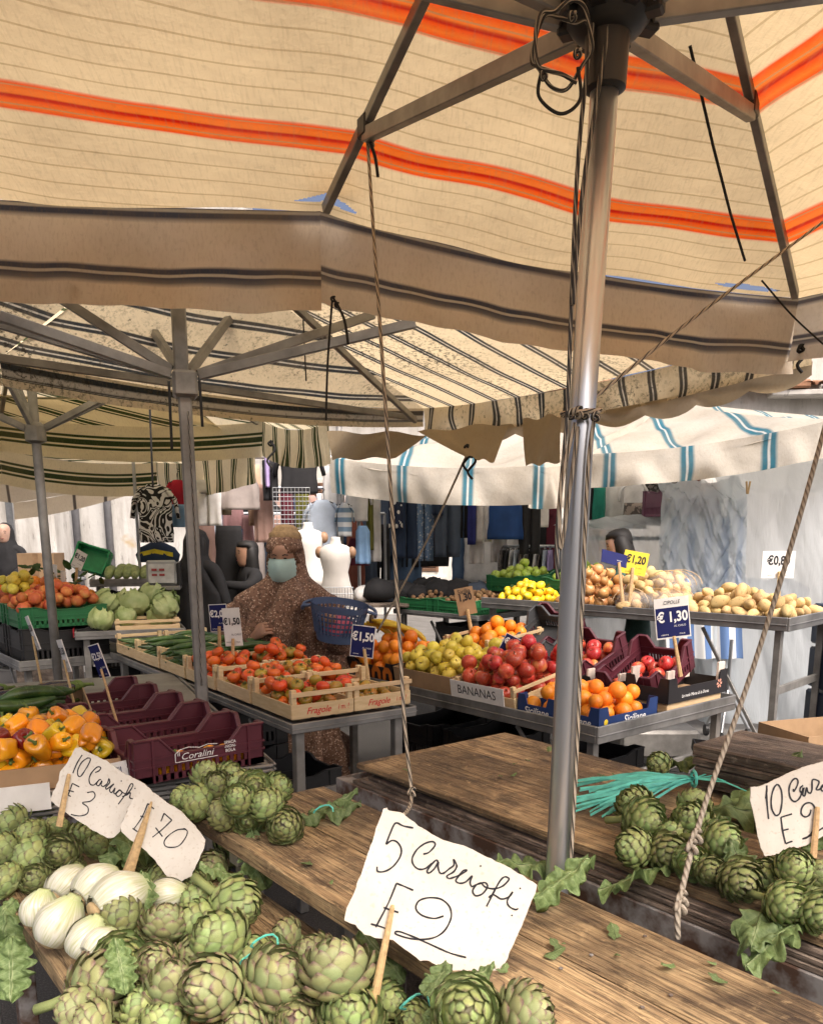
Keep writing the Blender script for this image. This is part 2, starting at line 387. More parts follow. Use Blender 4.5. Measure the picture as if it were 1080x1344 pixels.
# ------------------------------------------------------------------ umbrellas
def lerp(a, b, t): return a + (b - a) * t
def wrinkle(p, amp, f=3.): return amp * noise.noise(V((p.x * f, p.y * f, p.z * f + 3)))
def panel(mb, A, B, C_, nu, nv, sag, uvf, amp=.008, keep=None, v0=.02):
    """roof panel from apex A to eave B-C_"""
    def fn(u, v):
        v_ = v0 + (1 - v0) * v
        p = lerp(A, lerp(B, C_, u), v_)
        p = p + V((0, 0, -sag * 4 * u * (1 - u) * v_ * v_ - .35 * sag * sin(pi * v_)))
        p.z += wrinkle(p, amp * sin(pi * u) ** .5 if 0 < u < 1 else 0)
        return p
    mb.grid(fn, nu, nv, lambda u, v: uvf(fn(u, v), u, v0 + (1 - v0) * v), keep)
    return fn
def valance(mb, eave, h, nu, nv, uvf, wave=.012, scal=0., out=V((0, 0, 0)), flare=.0, seed=0):
    def fn(u, v):
        p = eave(u).copy()
        hh = h * (1 - (scal * (1 - abs(sin(pi * u * round(1 + (eave(0) - eave(1)).length / .3)))) if scal else 0))
        k = wave * v * (noise.noise(V((u * 5 + seed, v * .6, 3.1))) + .5 * noise.noise(V((u * 13 + seed, v, 9.))))
        return p + V((0, 0, -hh * v)) + out * (k + flare * v)
    mb.grid(fn, nu, nv, lambda u, v: uvf(fn(u, v), u, v))
def bar(mb, a, b, w_=.022, h=.03):
    a = V(a); b = V(b); d = b - a; R = d.to_track_quat('X', 'Z').to_matrix()
    mb.box((a + b) / 2, (d.length, w_, h), R, ch=.002)

# ---- umbrella over the artichokes
def stops1():
    cr = (.80, .62, .36); o1 = (.85, .065, .006); o2 = (.87, .18, .022); rd = (.50, .012, .006)
    S = [(0, cr)]
    for c_ in (.21, .53, .81):
        k = .028
        S += [(c_ - k * 1.08, cr), (c_ - k, o1), (c_ - k * .45, o2), (c_ - k * .14, o2), (c_ - k * .08, rd), (c_ + k * .08, rd), (c_ + k * .14, o1), (c_ + k * .6, o2), (c_ + k, o1), (c_ + k * 1.08, cr)]
    return S[:31] + [(1, cr)]
CAN1 = canvas('cream_canvas_orange_bands', None, stops1(), axis=1, soil=.28, trans=.43, fine=26.)
nv_ = (.07, .08, .115); tn = (.78, .69, .56)
VAL1 = canvas('cream_canvas_navy_bands', None, [(0, nv_), (.02, (.5, .47, .4)), (.035, (.5, .47, .4)), (.05, nv_), (.09, nv_), (.15, tn), (.57, tn), (.60, nv_), (.64, nv_), (.65, (.58, .55, .47)), (.67, (.58, .55, .47)), (.68, nv_), (.73, (.18, .18, .19)), (.78, tn), (1, tn)], axis=1, soil=.4, trans=.42)
U1 = thing('market_umbrella', 'big cream market umbrella with orange bands on the steel pole amid the artichokes', 'umbrella', (0, 0, 0))
pb = Y(731, 1150, 1.5); pt = Y(790, 30, 1.5); AX = V((pt.x + .012, 1.5, 2.93))
BASE = V((pb.x - .012, 1.5, 0))
mb = MB(); mb.tube([BASE + V((0, 0, .004)), pb, Y(760, 600, 1.5), V((AX.x - .003, 1.5, 2.25))], .0228, 20)
mb.tube([V((AX.x - .003, 1.5, 2.2)), AX], .019, 14); mb.build('pole', STEEL, U1, True)
mb = MB(); mb.box((BASE.x, 1.5, .035), (.42, .42, .07), ch=.015); mb.build('base', IRON, U1)
hz = pt.z
mb = MB(); mb.lathe([(.026, -.10), (.033, -.095), (.036, -.02), (.052, -.015), (.066, 0), (.066, .035), (.05, .045), (.04, .07), (.028, .07)], 20, (AX.x - .003, 1.5, hz)); hub = smooth_by_angle(mb.build('hub', BLACKP, U1))
for k in range(8):
    a = k * pi / 4 + .3; mb = MB(); mb.box((AX.x + .062 * cos(a), 1.5 + .062 * sin(a), hz + .02), (.045, .03, .05), a, ch=.004); mb.build('hub_bracket', BLACKP, hub)
C0 = V((-2.2, 2.55, 2.50)); C1 = Y(420, 277, 2.68); C2 = V((1.34, 3.06, 2.30)); C3 = V((1.78, 1.72, 2.36)); C4 = V((1.95, .5, 2.42))
C5 = V((.45, .42, 2.58)); C6 = V((-1.15, .4, 2.5)); C7 = V((-1.35, 1.35, 2.55)); CS = [C0, C1, C2, C3, C4, C5, C6, C7]  # camera-side corners, out of view, shaped higher to let in more skylight
for i in range(8):
    B_, D_ = CS[i], CS[(i + 1) % 8]
    big = i in (0, 1)
    kp = None
    if i == 0: kp = lambda u, v: not ((u > .955 and abs(v - (.955 + .3 * (1 - u))) < .012 * ((u - .955) / .045) ** .5 + .0) )
    if i == 1: kp = lambda u, v: not ((u < .06 and abs(v - (.955 + .25 * u)) < .013 * (1 - u / .06) ** .5) or (.80 < u < .965 and abs(v - .978 - .02 * (u - .88)) < .010 * sin(pi * (u - .80) / .165)) or (u < .02 and abs(v - .86) < .008))
    mb = MB(); panel(mb, AX, B_, D_, 170 if big else 24, 300 if big else 20, [.02, .04, .05][min(i, 2)], (lambda p, u, v: (u, v + .10 * (1 - u))) if i == 0 else (lambda p, u, v: (u, v)), .02, kp)
    mb.build('roof_panel', CAN1, U1, True)
    m2 = MB(); sg = [.02, .04, .05][min(i, 2)]
    ev = lambda u, B_=B_, D_=D_, sg=sg: lerp(B_, D_, u) + V((0, 0, -sg * 4 * u * (1 - u)))
    outd = (D_ - B_).cross(V((0, 0, 1))).normalized(); outd = outd if outd.dot(B_ - V((AX.x, AX.y, B_.z))) > 0 else -outd
    valance(m2, ev, (.285, .25, .21)[min(i, 2)], 60 if big else 20, 12, lambda p, u, v: (u, v), .09, 0, outd, -.02, i * 7)
    m2.build('valance', VAL1, U1, True)
    # rib and strut under this corner
    m3 = MB(); tip = lerp(AX, B_, .965); off = V((0, 0, -.028))
    bar(m3, AX + off, tip + off); m3.build('rib', ALU, U1)
    L_ = (B_ - AX).length; jt = lerp(AX, B_, 1.04 / L_) + V((0, 0, -.055))
    hp = V((AX.x - .003, 1.5, hz + .02)); hp = hp + (V((jt.x, jt.y, hp.z)) - hp).normalized() * .07
    m4 = MB(); bar(m4, hp, jt, .024, .034); st_ = m4.build('strut', ALU, U1)
    m5 = MB(); m5.box(jt + V((0, 0, .02)), (.05, .03, .05), atan2(B_.y - AX.y, B_.x - AX.x), ch=.004); m5.build('joint', BLACKP, st_)
# cardboard-like patch pad under the rib end
mb = MB(); pc = Y(440, 222, 2.60); mb.grid(lambda a, b: pc + V(((a - .5) * .14, (b - .5) * .05, (b - .5) * -.10 + .01 * sin(pi * a))), 6, 4); mb.build('patch', CARD, U1)
mb = MB(); mb.tube([Y(905, 60, 2.2), Y(935, 190, 2.38), Y(958, 280, 2.52), Y(977, 342, 2.66)], .004, 6); mb.build('seam_cord', CORD, U1)

# ---- umbrella with dark stripes (middle left)
e1 = V((.71, .704, 0)); e2 = V((.704, -.71, 0))
bk = (.045, .05, .05); cr2 = (.80, .66, .42)
CAN2 = canvas('cream_canvas_dark_stripes', None, [(0, cr2), (.30, cr2), (.33, bk), (.41, bk), (.425, (.62, .56, .44)), (.455, (.62, .56, .44)), (.47, bk), (.55, bk), (.58, cr2), (1, cr2)], period=.15, axis=0, soil=.3, mould=.95, trans=.50)
def uv2(p, u, v): return (p.dot(V((-.704, .71, 0))), v)
U2 = thing('market_umbrella', 'mould-spotted cream umbrella with thin dark stripes behind the big one', 'umbrella')
p2b = Y(266, 905, 3.05); p2t = Y(243, 505, 3.05); A2 = V((p2t.x - .01, 3.05, 2.55))
mb = MB(); mb.box(((p2b.x + p2t.x) / 2, 3.05, (p2t.z) / 2 + .02), (.046, .046, p2t.z + .04), Matrix.Rotation(atan2(p2t.x - p2b.x, p2t.z - p2b.z), 3, 'Y') @ Matrix.Rotation(.3, 3, 'Z'), ch=.006)
mb.box((A2.x, 3.05, (p2t.z + 2.55) / 2), (.05, .05, 2.55 - p2t.z), .3, ch=.006); mb.build('pole', ALU, U2)
mb = MB(); mb.box((p2b.x - .03, 3.05, .03), (.3, .3, .06), ch=.01); mb.build('base', IRON, U2)
mb = MB(); mb.box((p2t.x, 3.05, p2t.z + .0), (.085, .085, .09), .3, ch=.01); hb2 = mb.build('hub', ALU, U2)
FL = V((-2.75, 2.55, 2.2)); FM = Y(0, 470, 3.3); FR = Y(556, 536, 4.9); RR = Y(1066, 428, 3.42); NR = V((.98, 3.12, 2.33)); NM = V((-.25, 2.80, 2.40)); NL = V((-1.45, 2.74, 2.33)); NLL = V((-2.6, 2.62, 2.3))
cs2 = [FL, FM, FR, RR, NR, NM, NL, NLL]
for i in range(8):
    B_, D_ = cs2[i], cs2[(i + 1) % 8]
    nu = 60 if i in (1, 2) else 14
    mb = MB(); fn = panel(mb, A2, B_, D_, nu, 30 if i in (1, 2) else 12, .05 if i in (1, 2) else .01, uv2, .012 if i in (1, 2) else .004); mb.build('roof_panel', CAN2, U2, True)
    if i in (0, 1):
        m2 = MB(); sg = .05 if i == 1 else .01
        valance(m2, lambda u, B_=B_, D_=D_, sg=sg: lerp(B_, D_, u) + V((0, 0, -sg * 4 * u * (1 - u))), .10, 30, 6, lambda p, u, v: ((.34 + .2 * v) * .15 if .15 < v < .8 else 0, v), .03, 0, e2 * -1, 0, i)
        m2.build('valance', CAN2, U2, True)
    if i == 2:
        m2 = MB()
        valance(m2, lambda u, B_=B_, D_=D_: lerp(B_, D_, u) + V((0, 0, -.05 * 4 * u * (1 - u))), .14, 90, 8, uv2, .12, 0, e1, 0, 4)
        m2.build('valance', CAN2, U2, True)
        m2 = MB(); plain = canvas('plain_tan_canvas', None, [(0, (.42, .34, .23)), (1, (.42, .34, .23))], trans=.35, soil=.4)
        valance(m2, lambda u, B_=B_, D_=D_: lerp(B_, D_, .06 + .94 * u) + e1 * .03 + V((0, 0, -.125 - .05 * 4 * u * (1 - u))), .085, 120, 6, lambda p, u, v: (u, v), .06, .4, e1, 0, 8)
        m2.build('scalloped_flap', plain, U2, True)
flapm = canvas('tan_flap_canvas', None, [(0, (.42, .34, .23)), (1, (.42, .34, .23))], trans=.35, soil=.4)
for a_, b_, c__, d_ in (((548, 566, 4.5), (668, 556, 4.2), (648, 606, 4.15), (612, 600, 4.1)), ((428, 566, 4.6), (560, 570, 4.5), (520, 600, 4.5), (436, 604, 4.55)), ((686, 550, 4.0), (738, 545, 3.9), (734, 606, 3.9), (690, 612, 4.0))):
    A_, B_, C__, D_ = Y(*a_), Y(*b_), Y(*c__), Y(*d_); m2 = MB()
    m2.grid(lambda u, v: lerp(lerp(A_, B_, u), lerp(D_, C__, u), v) + V((0, .03 * sin(u * 7 + v * 3), .008 * sin(u * 12))), 14, 8); m2.build('corner_flap', flapm, U2, True)
for q in ((0, 425, 2.9), (62, 380, 2.95), (170, 385, 3.9), (235, 388, 3.3), (318, 395, 3.75), (490, 413, 3.35), (545, 424, 3.1), (0, 415, 2.75)):
    e_ = Y(*q); h0 = V((p2t.x, 3.05, p2t.z + .02)); m4 = MB(); bar(m4, h0 + (e_ - h0).normalized() * .05, e_, .024, .032); m4.build('strut', ALU, U2)
for q0, q1 in (((170, 385, 3.85), (115, 515, 3.85)), ((385, 400, 3.5), (545, 552, 4.75)), ((0, 470, 3.25), (545, 549, 4.8))):
    m4 = MB(); bar(m4, Y(*q0), Y(*q1), .022, .03); m4.build('rib', ALU, U2)

# ---- green striped umbrellas further left
gr = (.035, .06, .025); cr3 = (.82, .72, .50)
CAN3 = canvas('cream_canvas_green_stripes', None, [(0, cr3), (.30, cr3), (.31, gr), (.37, gr), (.38, cr3), (.42, cr3), (.43, gr), (.57, gr), (.58, cr3), (.62, cr3), (.63, gr), (.69, gr), (.70, cr3), (1, cr3)], period=.20, axis=0, soil=.2, trans=.45)
def umbrella(label, mat, pole_px, top_px, y, apex_z, cor, uvd, vals, period_uv=None, pole=True, thick=.045, struts=True, vh=.2, seed=1, nodup=False, wave=.06):
    U = thing('market_umbrella', label, 'umbrella'); pt_ = Y(*top_px, y); pbm = Y(*pole_px, y)
    if pole:
        mb = MB(); dx = (pbm.x - pt_.x) / (pbm.z - pt_.z); b0 = V((pt_.x - dx * pt_.z, y, .004)); mb.tube([b0, pt_, V((pt_.x, y, apex_z))], thick / 2, 12); mb.build('pole', ALU, U, True)
        mb = MB(); mb.box((b0.x, y, .03), (.3, .3, .06), ch=.01); mb.build('base', IRON, U)
        mb = MB(); mb.lathe([(.03, -.05), (.05, -.04), (.05, .03), (.03, .05)], 12, pt_); mb.build('hub', ALU, U)
    A = V((pt_.x, y, apex_z)); n = len(cor)
    for i in range(n):
        B_, D_ = cor[i], cor[(i + 1) % n]
        mb = MB(); panel(mb, A, B_, D_, 36, 18, .05, lambda p, u, v: (p.dot(uvd), v), .012); mb.build('roof_panel', mat, U, True)
        if i in vals:
            o_ = (D_ - B_).cross(V((0, 0, 1))).normalized()
            mb = MB(); valance(mb, lambda u: lerp(B_, D_, u) + V((0, 0, -.05 * 4 * u * (1 - u))), vh, 60, 6, lambda p, u, v: (p.dot(uvd) if not (vals[i]) else vals[i] * v, v), wave, 0, o_, 0, seed + i); mb.build('valance', mat, U, True)
        if struts and pole:
            m3 = MB(); bar(m3, A + V((0, 0, -.03)), lerp(A, B_, .97) + V((0, 0, -.03)), .022, .03); m3.build('rib', ALU, U)
            j = lerp(A, B_, .5) + V((0, 0, -.05)); m4 = MB(); bar(m4, pt_ + (j - pt_).normalized() * .05, j, .022, .03); m4.build('strut', ALU, U)
    return U
g3 = [V((-3.9, 4.6, 2.22)), Y(0, 545, 5.4), Y(345, 585 - 32, 5.6), Y(432, 553, 4.75), V((-.45, 4.62, 2.16)), V((-2.0, 3.6, 2.2)), V((-3.6, 3.4, 2.25))]
umbrella('green-striped cream umbrella on the slim pole at far left', CAN3, (75, 870), (47, 568), 4.25, 2.72, g3, V((-.5, .86, 0)), {0: .2, 1: .2, 2: None}, seed=11, vh=.22)
g4 = [V((-4.2, 6.2, 2.1)), Y(0, 590, 6.6), Y(205, 607, 7.2), Y(335, 583, 6.0), V((-1.35, 5.2, 2.3)), V((-3.4, 4.8, 2.35))]
umbrella('green-striped umbrella with rippled valance above the hanging patterned top', CAN3, (112, 870), (105, 600), 6.1, 2.55, g4, V((-.3, .95, 0)), {0: .2, 1: .2, 2: None}, seed=21, vh=.26, pole=False)
brn = (.10, .085, .075)
CAN5 = canvas('cream_canvas_grey_stripes', None, [(0, (.7, .6, .45)), (.4, (.7, .6, .45)), (.43, brn), (.5, brn), (.53, (.7, .6, .45)), (1, (.7, .6, .45))], period=.3, axis=0, soil=.35, trans=.36)
g5 = [V((-7.0, 9.0, 2.3)), Y(18, 660, 8.2), Y(212, 612, 8.6), V((-2.0, 8.0, 2.5)), V((-3.2, 7.0, 2.5)), V((-5.6, 7.0, 2.5))]
umbrella('low cream awning with thin grey stripes furthest back at left', CAN5, (20, 900), (20, 640), 8.0, 2.6, g5, V((1, .2, 0)), {1: None}, seed=31, vh=.16, pole=False)

# ---- blue striped awning over the clothes stall
bl = (.06, .22, .30); wt = (.66, .62, .54)
CAN6 = canvas('white_canvas_blue_stripes', None, [(0, wt), (.40, wt), (.44, bl), (.48, bl), (.492, (.7, .72, .7)), (.508, (.7, .72, .7)), (.52, bl), (.56, bl), (.60, wt), (1, wt)], period=.44, axis=0, soil=.35, trans=.45, spots=(.3, .28, .24))
U6 = thing('market_umbrella', 'pale awning with blue stripes over the clothes stall', 'umbrella')
AP = Y(880, 527, 7.2); a6 = [Y(432, 600, 6.2), Y(700, 611, 5.6), Y(770, 596, 5.75), Y(1095, 550, 5.2), V((5.2, 7.6, 2.45)), V((2.9, 8.8, 2.45)), V((-.3, 8.3, 2.4))]
def uv6(p): return p.x * .93 - p.y * .1
for i in range(7):
    B_, D_ = a6[i], a6[(i + 1) % 7]; mb = MB()
    panel(mb, AP, B_, D_, 70, 30, .10, lambda p, u, v: (uv6(p), v), .06); mb.build('roof_panel', CAN6, U6, True)
    if i in (0, 1, 2):
        o_ = (D_ - B_).cross(V((0, 0, 1))).normalized(); mb = MB()
        valance(mb, lambda u: lerp(B_, D_, u) + V((0, 0, -.04 * 4 * u * (1 - u))), [.25, .27, .22][i], 60, 8, lambda p, u, v: (uv6(p), v), .14, 0, o_, 0, 40 + i); mb.build('valance', CAN6, U6, True)
for q in ((447, 700, 6.6), (745, 700, 7.2)):
    pp = Y(*q); mb = MB(); mb.tube([(pp.x, pp.y, .004), (pp.x, pp.y, 2.35)], .024, 12); mb.build('pole', ALU, U6, True)

# ------------------------------------------------------------------ tables
FA = Fr((0, 0), (-.62, .784)); FB = Fr((-.444, 2.437), (-.42, .907)); FBC = Fr((-.455, 2.45), (-.63, .777)); FC = Fr((-.444, 3.013), (-.58, .815))
FD = Fr((.772, 3.323), (-.64, .768)); FE = Fr((2.03, 4.43), (-.72, .694)); FG = Fr((-2.0, 4.9), (-.35, .937))
def place(fr, l, n, z, tilt=0., rz=0.):
    return Matrix.Translation(fr(l, n, z)) @ Matrix.Rotation(fr.rot + rz, 4, 'Z') @ Matrix.Rotation(-tilt, 4, 'Y')
def plank(parent, fr, l0, l1, n0, n1, z0, z1, mat, name='plank', ch=.003, rz=0.):
    m = MB().box((0, 0, 0), (abs(l1 - l0), abs(n1 - n0), z1 - z0), ch=ch)
    if abs(l1 - l0) > .3 and z1 - z0 > .012:          # worn edges: nick the long chamfers
        m = MB(); nseg = 26; W = abs(n1 - n0) / 2; LL = abs(l1 - l0); hz_ = (z1 - z0) / 2; sd_ = rnd(0, 50)
        prof = [(-W, -hz_), (-W, hz_ - ch), (-W + ch * 1.4, hz_), (W - ch * 1.4, hz_), (W, hz_ - ch), (W, -hz_)]
        vs = []; fs = []
        for i in range(nseg + 1):
            x = -LL / 2 + LL * i / nseg
            for k, (a, b) in enumerate(prof):
                q = .0022 * noise.noise(V((x * 14 + sd_, k * 3.3, 1))) if k in (1, 2, 3, 4) else 0
                vs.append((x + (.004 * noise.noise(V((k * 2.1, sd_, 2))) if i in (0, nseg) else 0), a + q * (1 if a < 0 else -1), b - abs(q) * .7 + .0012 * noise.noise(V((x * 4 + sd_, a * 9, 5)))))
        for i in range(nseg):
            for k in range(6):
                j = (k + 1) % 6; fs.append((i * 6 + k, (i + 1) * 6 + k, (i + 1) * 6 + j, i * 6 + j))
        fs += [tuple(range(6)), tuple(range(nseg * 6, nseg * 6 + 6))[::-1]]; m.add(vs, fs)
    o = m.build(name, mat, parent)
    o.matrix_basis = Matrix.Translation(fr((l0 + l1) / 2, (n0 + n1) / 2, (z0 + z1) / 2)) @ Matrix.Rotation(atan2(fr.l.y, fr.l.x) + rz, 4, 'Z')
    return o
def nails(parent, fr, ls, ns, z):
    for l in ls:
        for n in ns:
            m = MB(); m.lathe([(.0035, 0), (.0035, .0012), (.0015, .0016)], 8, fr(l + rnd(-.01, .01), n + rnd(-.006, .006), z)); m.build('nail', IRON, parent, True)
def fbox(mb, fr, l0, l1, n0, n1, z0, z1, ch=.002):
    return mb.box(fr((l0 + l1) / 2, (n0 + n1) / 2, (z0 + z1) / 2), (abs(n1 - n0), abs(l1 - l0), abs(z1 - z0)), fr.rot, ch=ch)
def legs(parent, fr, spots, z, mat=ALU, w_=.04, name='leg'):
    for l, n in spots:
        m = MB(); m.box(fr(l, n, z / 2 + .002), (w_, w_, z - .004), fr.rot, ch=.003); m.build(name, mat, parent)

# the two plank benches and the plywood table of the artichoke stall
T1 = thing('plank_bench', 'low old plank bench carrying the fennel and front artichokes', 'bench')
A1Z, A2Z, A3Z = .72, .85, .85
for n0, n1, l0, l1 in ((.345, .492, .25, 1.98), (.497, .645, .2, 2.02), (.65, .80, .22, 1.95)): plank(T1, FA, l0, l1, n0, n1, A1Z - .035, A1Z + rnd(-.002, .002), PLANK)
m = MB(); fbox(m, FA, 1.2, 1.26, .36, .79, A1Z - .09, A1Z - .037); m.build('cross_bar', IRON, T1)
legs(T1, FA, ((1.25, .375), (1.25, .77), (.4, .375), (.4, .77), (1.9, .375), (1.9, .77)), A1Z - .037, IRON)
T2 = thing('plank_bench', 'bare worn plank bench with the "5 Carciofi" card standing before it', 'bench')
T2['label'] = 'bare worn plank bench running from the rear artichoke heap to the right corner'
for n0, n1, l0, l1 in ((.745, .925, -.3, 1.80), (.929, 1.108, -.3, 1.77)): plank(T2, FA, l0, l1, n0, n1, A2Z - .036, A2Z + rnd(-.002, .002), PLANK)
nails(T2, FA, (.62, .75, 1.6), (.775, .895, .96, 1.08), A2Z + .001)
nails(T1, FA, (1.23, .42, 1.9), (.37, .47, .52, .62, .67, .78), A1Z + .001)
legs(T2, FA, ((1.6, .79), (1.6, 1.06), (.75, .79), (.75, 1.06)), A2Z - .04, ALU, .035)
for l in (.75, 1.6):
    m = MB(); fbox(m, FA, l - .02, l + .02, .76, 1.09, A2Z - .075, A2Z - .038); m.build('cross_bar', ALU, T2)
T3 = thing('plywood_table', 'worn plywood table with rusty iron edge and layered boards beyond the steel pole', 'table')
plank(T3, FA, -.4, 1.90, 1.30, 1.90, A3Z - .016, A3Z - .001, PLYTOP, 'board', .002)
plank(T3, FA, .62, 1.83, 1.285, 1.62, A3Z + .0005, A3Z + .014, PLYTOP, 'board', .002, .012)
for k in range(3): plank(T3, FA, -.38 + .05 * k, 1.88 - .03 * k, 1.272 + .006 * k, 1.88, A3Z - .030 - .011 * (2 - k) , A3Z - .020 - .011 * (2 - k), OLDW, 'board', .0015)
m = MB(); fbox(m, FA, -.4, 1.95, 1.262, 1.268, A3Z - .10, A3Z - .05); fbox(m, FA, -.4, 1.95, 1.268, 1.31, A3Z - .058, A3Z - .053); m.build('iron_edge', IRON, T3)
m = MB(); fbox(m, FA, 1.945, 1.952, 1.262, 1.9, A3Z - .10, A3Z - .05); m.build('iron_edge', IRON, T3)
legs(T3, FA, ((1.85, 1.3), (1.85, 1.85), (.55, 1.3), (.55, 1.85)), A3Z - .06, IRON, .045)
m = MB(); bar(m, FA(1.45, 1.29, A3Z - .08), FA(1.8, 1.3, .35), .03, .012); m.build('brace', ALU, T3)
OW = thing('weathered_board_stack', 'stack of grey weathered boards at the right end of the plywood table', 'boards')
o_ = Z(905, 1030, A3Z + .012)
fo = Fr((o_.x, o_.y), (-.66, .75))
zz = A3Z + .016
for k, (th, a, b, w_) in enumerate(((.026, -.62, .0, .25), (.022, -.60, -.006, .24), (.018, -.63, -.002, .25), (.028, -.58, .004, .26))):
    plank(OW, fo, a, b, .0 + .006 * (k % 2), w_, zz, zz + th, OLDW, 'board', .004, rnd(-.02, .02)); zz += th + .002
# slatted crate under the bench, seen in the gap
cr_ = thing('slatted_crate', 'dark slatted wooden crate tucked under the bare plank bench', 'crate')
for k in range(9):
    m = MB(); fbox(m, FA, .72 + k * .05, .755 + k * .05, .86, .872, .38, .78); m.build('slat', OLDW, cr_)
for z_ in (.4, .76):
    m = MB(); fbox(m, FA, .70, 1.17, .874, .89, z_ - .02, z_ + .02); m.build('rail', OLDW, cr_)
m = MB(); fbox(m, FA, .70, 1.17, .89, 1.07, .30, .375); m.build('base', OLDW, cr_)
legs(cr_, FA, ((.72, .9), (1.15, .9), (.72, 1.05), (1.15, 1.05)), .30, OLDW, .03)

def tray_table(label, fr, L_, N_, z, lip=.06, leg_spots=None, name='market_table', ribs=0, mat=ALUT, slab=.02):
    t = thing(name, label, 'table')
    m = MB(); fbox(m, fr, .006, L_ - .006, .006, N_ - .006, z - slab, z); m.build('table_top', mat, t)
    def side(l0, l1, n0, n1):
        if ribs:
            hh = lip / ribs
            for k in range(ribs):
                m = MB(); fbox(m, fr, l0, l1, n0, n1, z - lip + .01 + k * hh, z + .006 + (k + 1) * hh - lip, .004); m.build('slat', mat, t)
        else:
            m = MB(); fbox(m, fr, l0, l1, n0, n1, z - lip * .55, z + lip * .45, .003); m.build('lip', mat, t)
            m = MB(); 
            q = .006
            fbox(m, fr, l0 - (q if l1 - l0 < .05 else 0), l1 + (q if l1 - l0 < .05 else 0), n0 - (q if n1 - n0 < .05 else 0), n1 + (q if n1 - n0 < .05 else 0), z - lip * .12, z - lip * .06, .002); m.build('seam', mat, t)
    side(0, L_, -.012, 0); side(-.012, 0, -.012, N_); side(0, L_, N_, N_ + .012)
    for l, n in (leg_spots or ((.06, .05), (L_ - .06, .05), (.06, N_ - .05), (L_ - .06, N_ - .05))):
        m = MB(); m.box(fr(l, n, (z - .03) / 2 + .002), (.038, .038, z - .034), fr.rot, ch=.003); m.build('leg', ALU, t)
    m = MB(); bar(m, fr(.06, .05, z * .62), fr(.06, N_ - .05, z * .62), .02, .045); m.build('rail', ALU, t)
    m = MB(); bar(m, fr(.07, .05, z * .25), fr(.5, .05, z - .06), .012, .02); m.build('brace', ALU, t)
    return t
FBt = Fr(FB(0, -.86, 0)[:2], FB.l[:2])
tray_table('ribbed grey metal table carrying the bell peppers and burgundy crates', FBt, 1.9, .88, .80, .075, ribs=5)
tray_table('narrow grey metal table under the wooden tomato crates', FC, 2.35, .56, .78, .04)
tray_table('low metal tray table displaying apples and oranges in the centre', FD, 1.86, 1.08, .68, .075)
tray_table('tall metal tray table heaped with potatoes and onions at right', FE, 2.12, .78, 1.02, .075)
tray_table('metal tray table heaped with green cabbages at left', FG, .75, .62, .90, .05)
FI = Fr(Z(120, 765, 1.12)[:2], (-.3, .95))
tray_table('high metal tray table with pale greens behind the cabbages', FI, .6, 1.0, 1.12, .06)
FH = Fr((-2.15, 4.95), (-.75, .66)); 
tray_table('grey metal stand under the green crates of peaches at far left', Fr((-2.28, 4.75), (-.62, .78)), 1.6, .8, .74, .06)
FW = Fr(FE(2.16, .0, 0)[:2], FE.l[:2])
tray_table('small metal stand under the green crate of walnuts', FW, .85, .6, .90, .04)

# ------------------------------------------------------------------ crates
def copy_tree(o, parent=None):
    c_ = o.copy(); col.objects.link(c_); c_.parent = parent
    for ch in children(o): copy_tree(ch, c_)
    return c_
def quad_text(name, s, size, mat, parent, mw, bold=.0, xs=1., align='CENTER', shear=0.):
    cu = bpy.data.curves.new(name, 'FONT'); cu.body = s; cu.size = size; cu.align_x = align; cu.align_y = 'CENTER'; cu.offset = bold * size; cu.shear = shear; cu.resolution_u = 3
    ob = bpy.data.objects.new(name, cu); col.objects.link(ob)
    me = bpy.data.meshes.new_from_object(ob)
    bpy.data.objects.remove(ob); bpy.data.curves.remove(cu)
    me.materials.clear(); me.materials.append(mat)
    o = bpy.data.objects.new(name, me); col.objects.link(o); o.parent = parent
    o.matrix_basis = mw @ Matrix.Diagonal((xs, 1, 1, 1)); return o
INK = M('black_ink', (.015, .015, .02), .6, .1); WINK = M('white_print', (.78, .78, .76), .6, .05); RINK = M('red_print', (.55, .02, .02), .6, .1); NAVY = M('navy_card', (.012, .016, .09), .75, .1, spec=.2)
PAPER = M('white_card', (.74, .73, .70), .6, .06, 20); YEL = M('yellow_card', (.80, .62, .05), .55, .06)
FACEL = Matrix.Rotation(radians(90), 4, 'X')         # text in local xz plane, read from -y
FACEN = Matrix.Rotation(radians(-90), 4, 'Z') @ FACEL  # text on the -x face

def wood_crate_mesh(w_, d, h):
    """parts of an open pine crate: list of (name, mesh)"""
    P = []
    for x in (.008, w_ - .008):
        for y in (.008, d - .008): P.append(('corner_post', MB().box((x + (.006 if x < .1 else -.006), y + (.006 if y < .1 else -.006), h / 2 + .012), (.022, .022, h + .02), ch=.002)))
    for y in (.003, d - .003): P.append(('side_board', MB().box((w_ / 2, y, h * .30 + .004), (w_, .006, h * .58), ch=.001)))
    for x in (.003, w_ - .003): P.append(('side_board', MB().box((x, d / 2, h * .30 + .004), (.006, d - .014, h * .58), ch=.001)))
    for y in (-.003, d + .003): P.append(('top_rail', MB().box((w_ / 2, y, h + .004), (w_ + .006, .007, .018), ch=.001)))
    for k in range(3): P.append(('floor_slat', MB().box((w_ * (k + .5) / 3, d / 2, .004), (w_ / 3 - .02, d - .014, .005))))
    return [(n, b.mesh(n, PINE)) for n, b in P]
WC = wood_crate_mesh(.272, .36, .095)
def wood_crate(label, mw, parts=WC, group='pine crates on the tomato table'):
    t = thing('wooden_crate', label, 'crate', group=group); t.matrix_world = mw
    for n, me in parts: put(n, me, t)
    return t
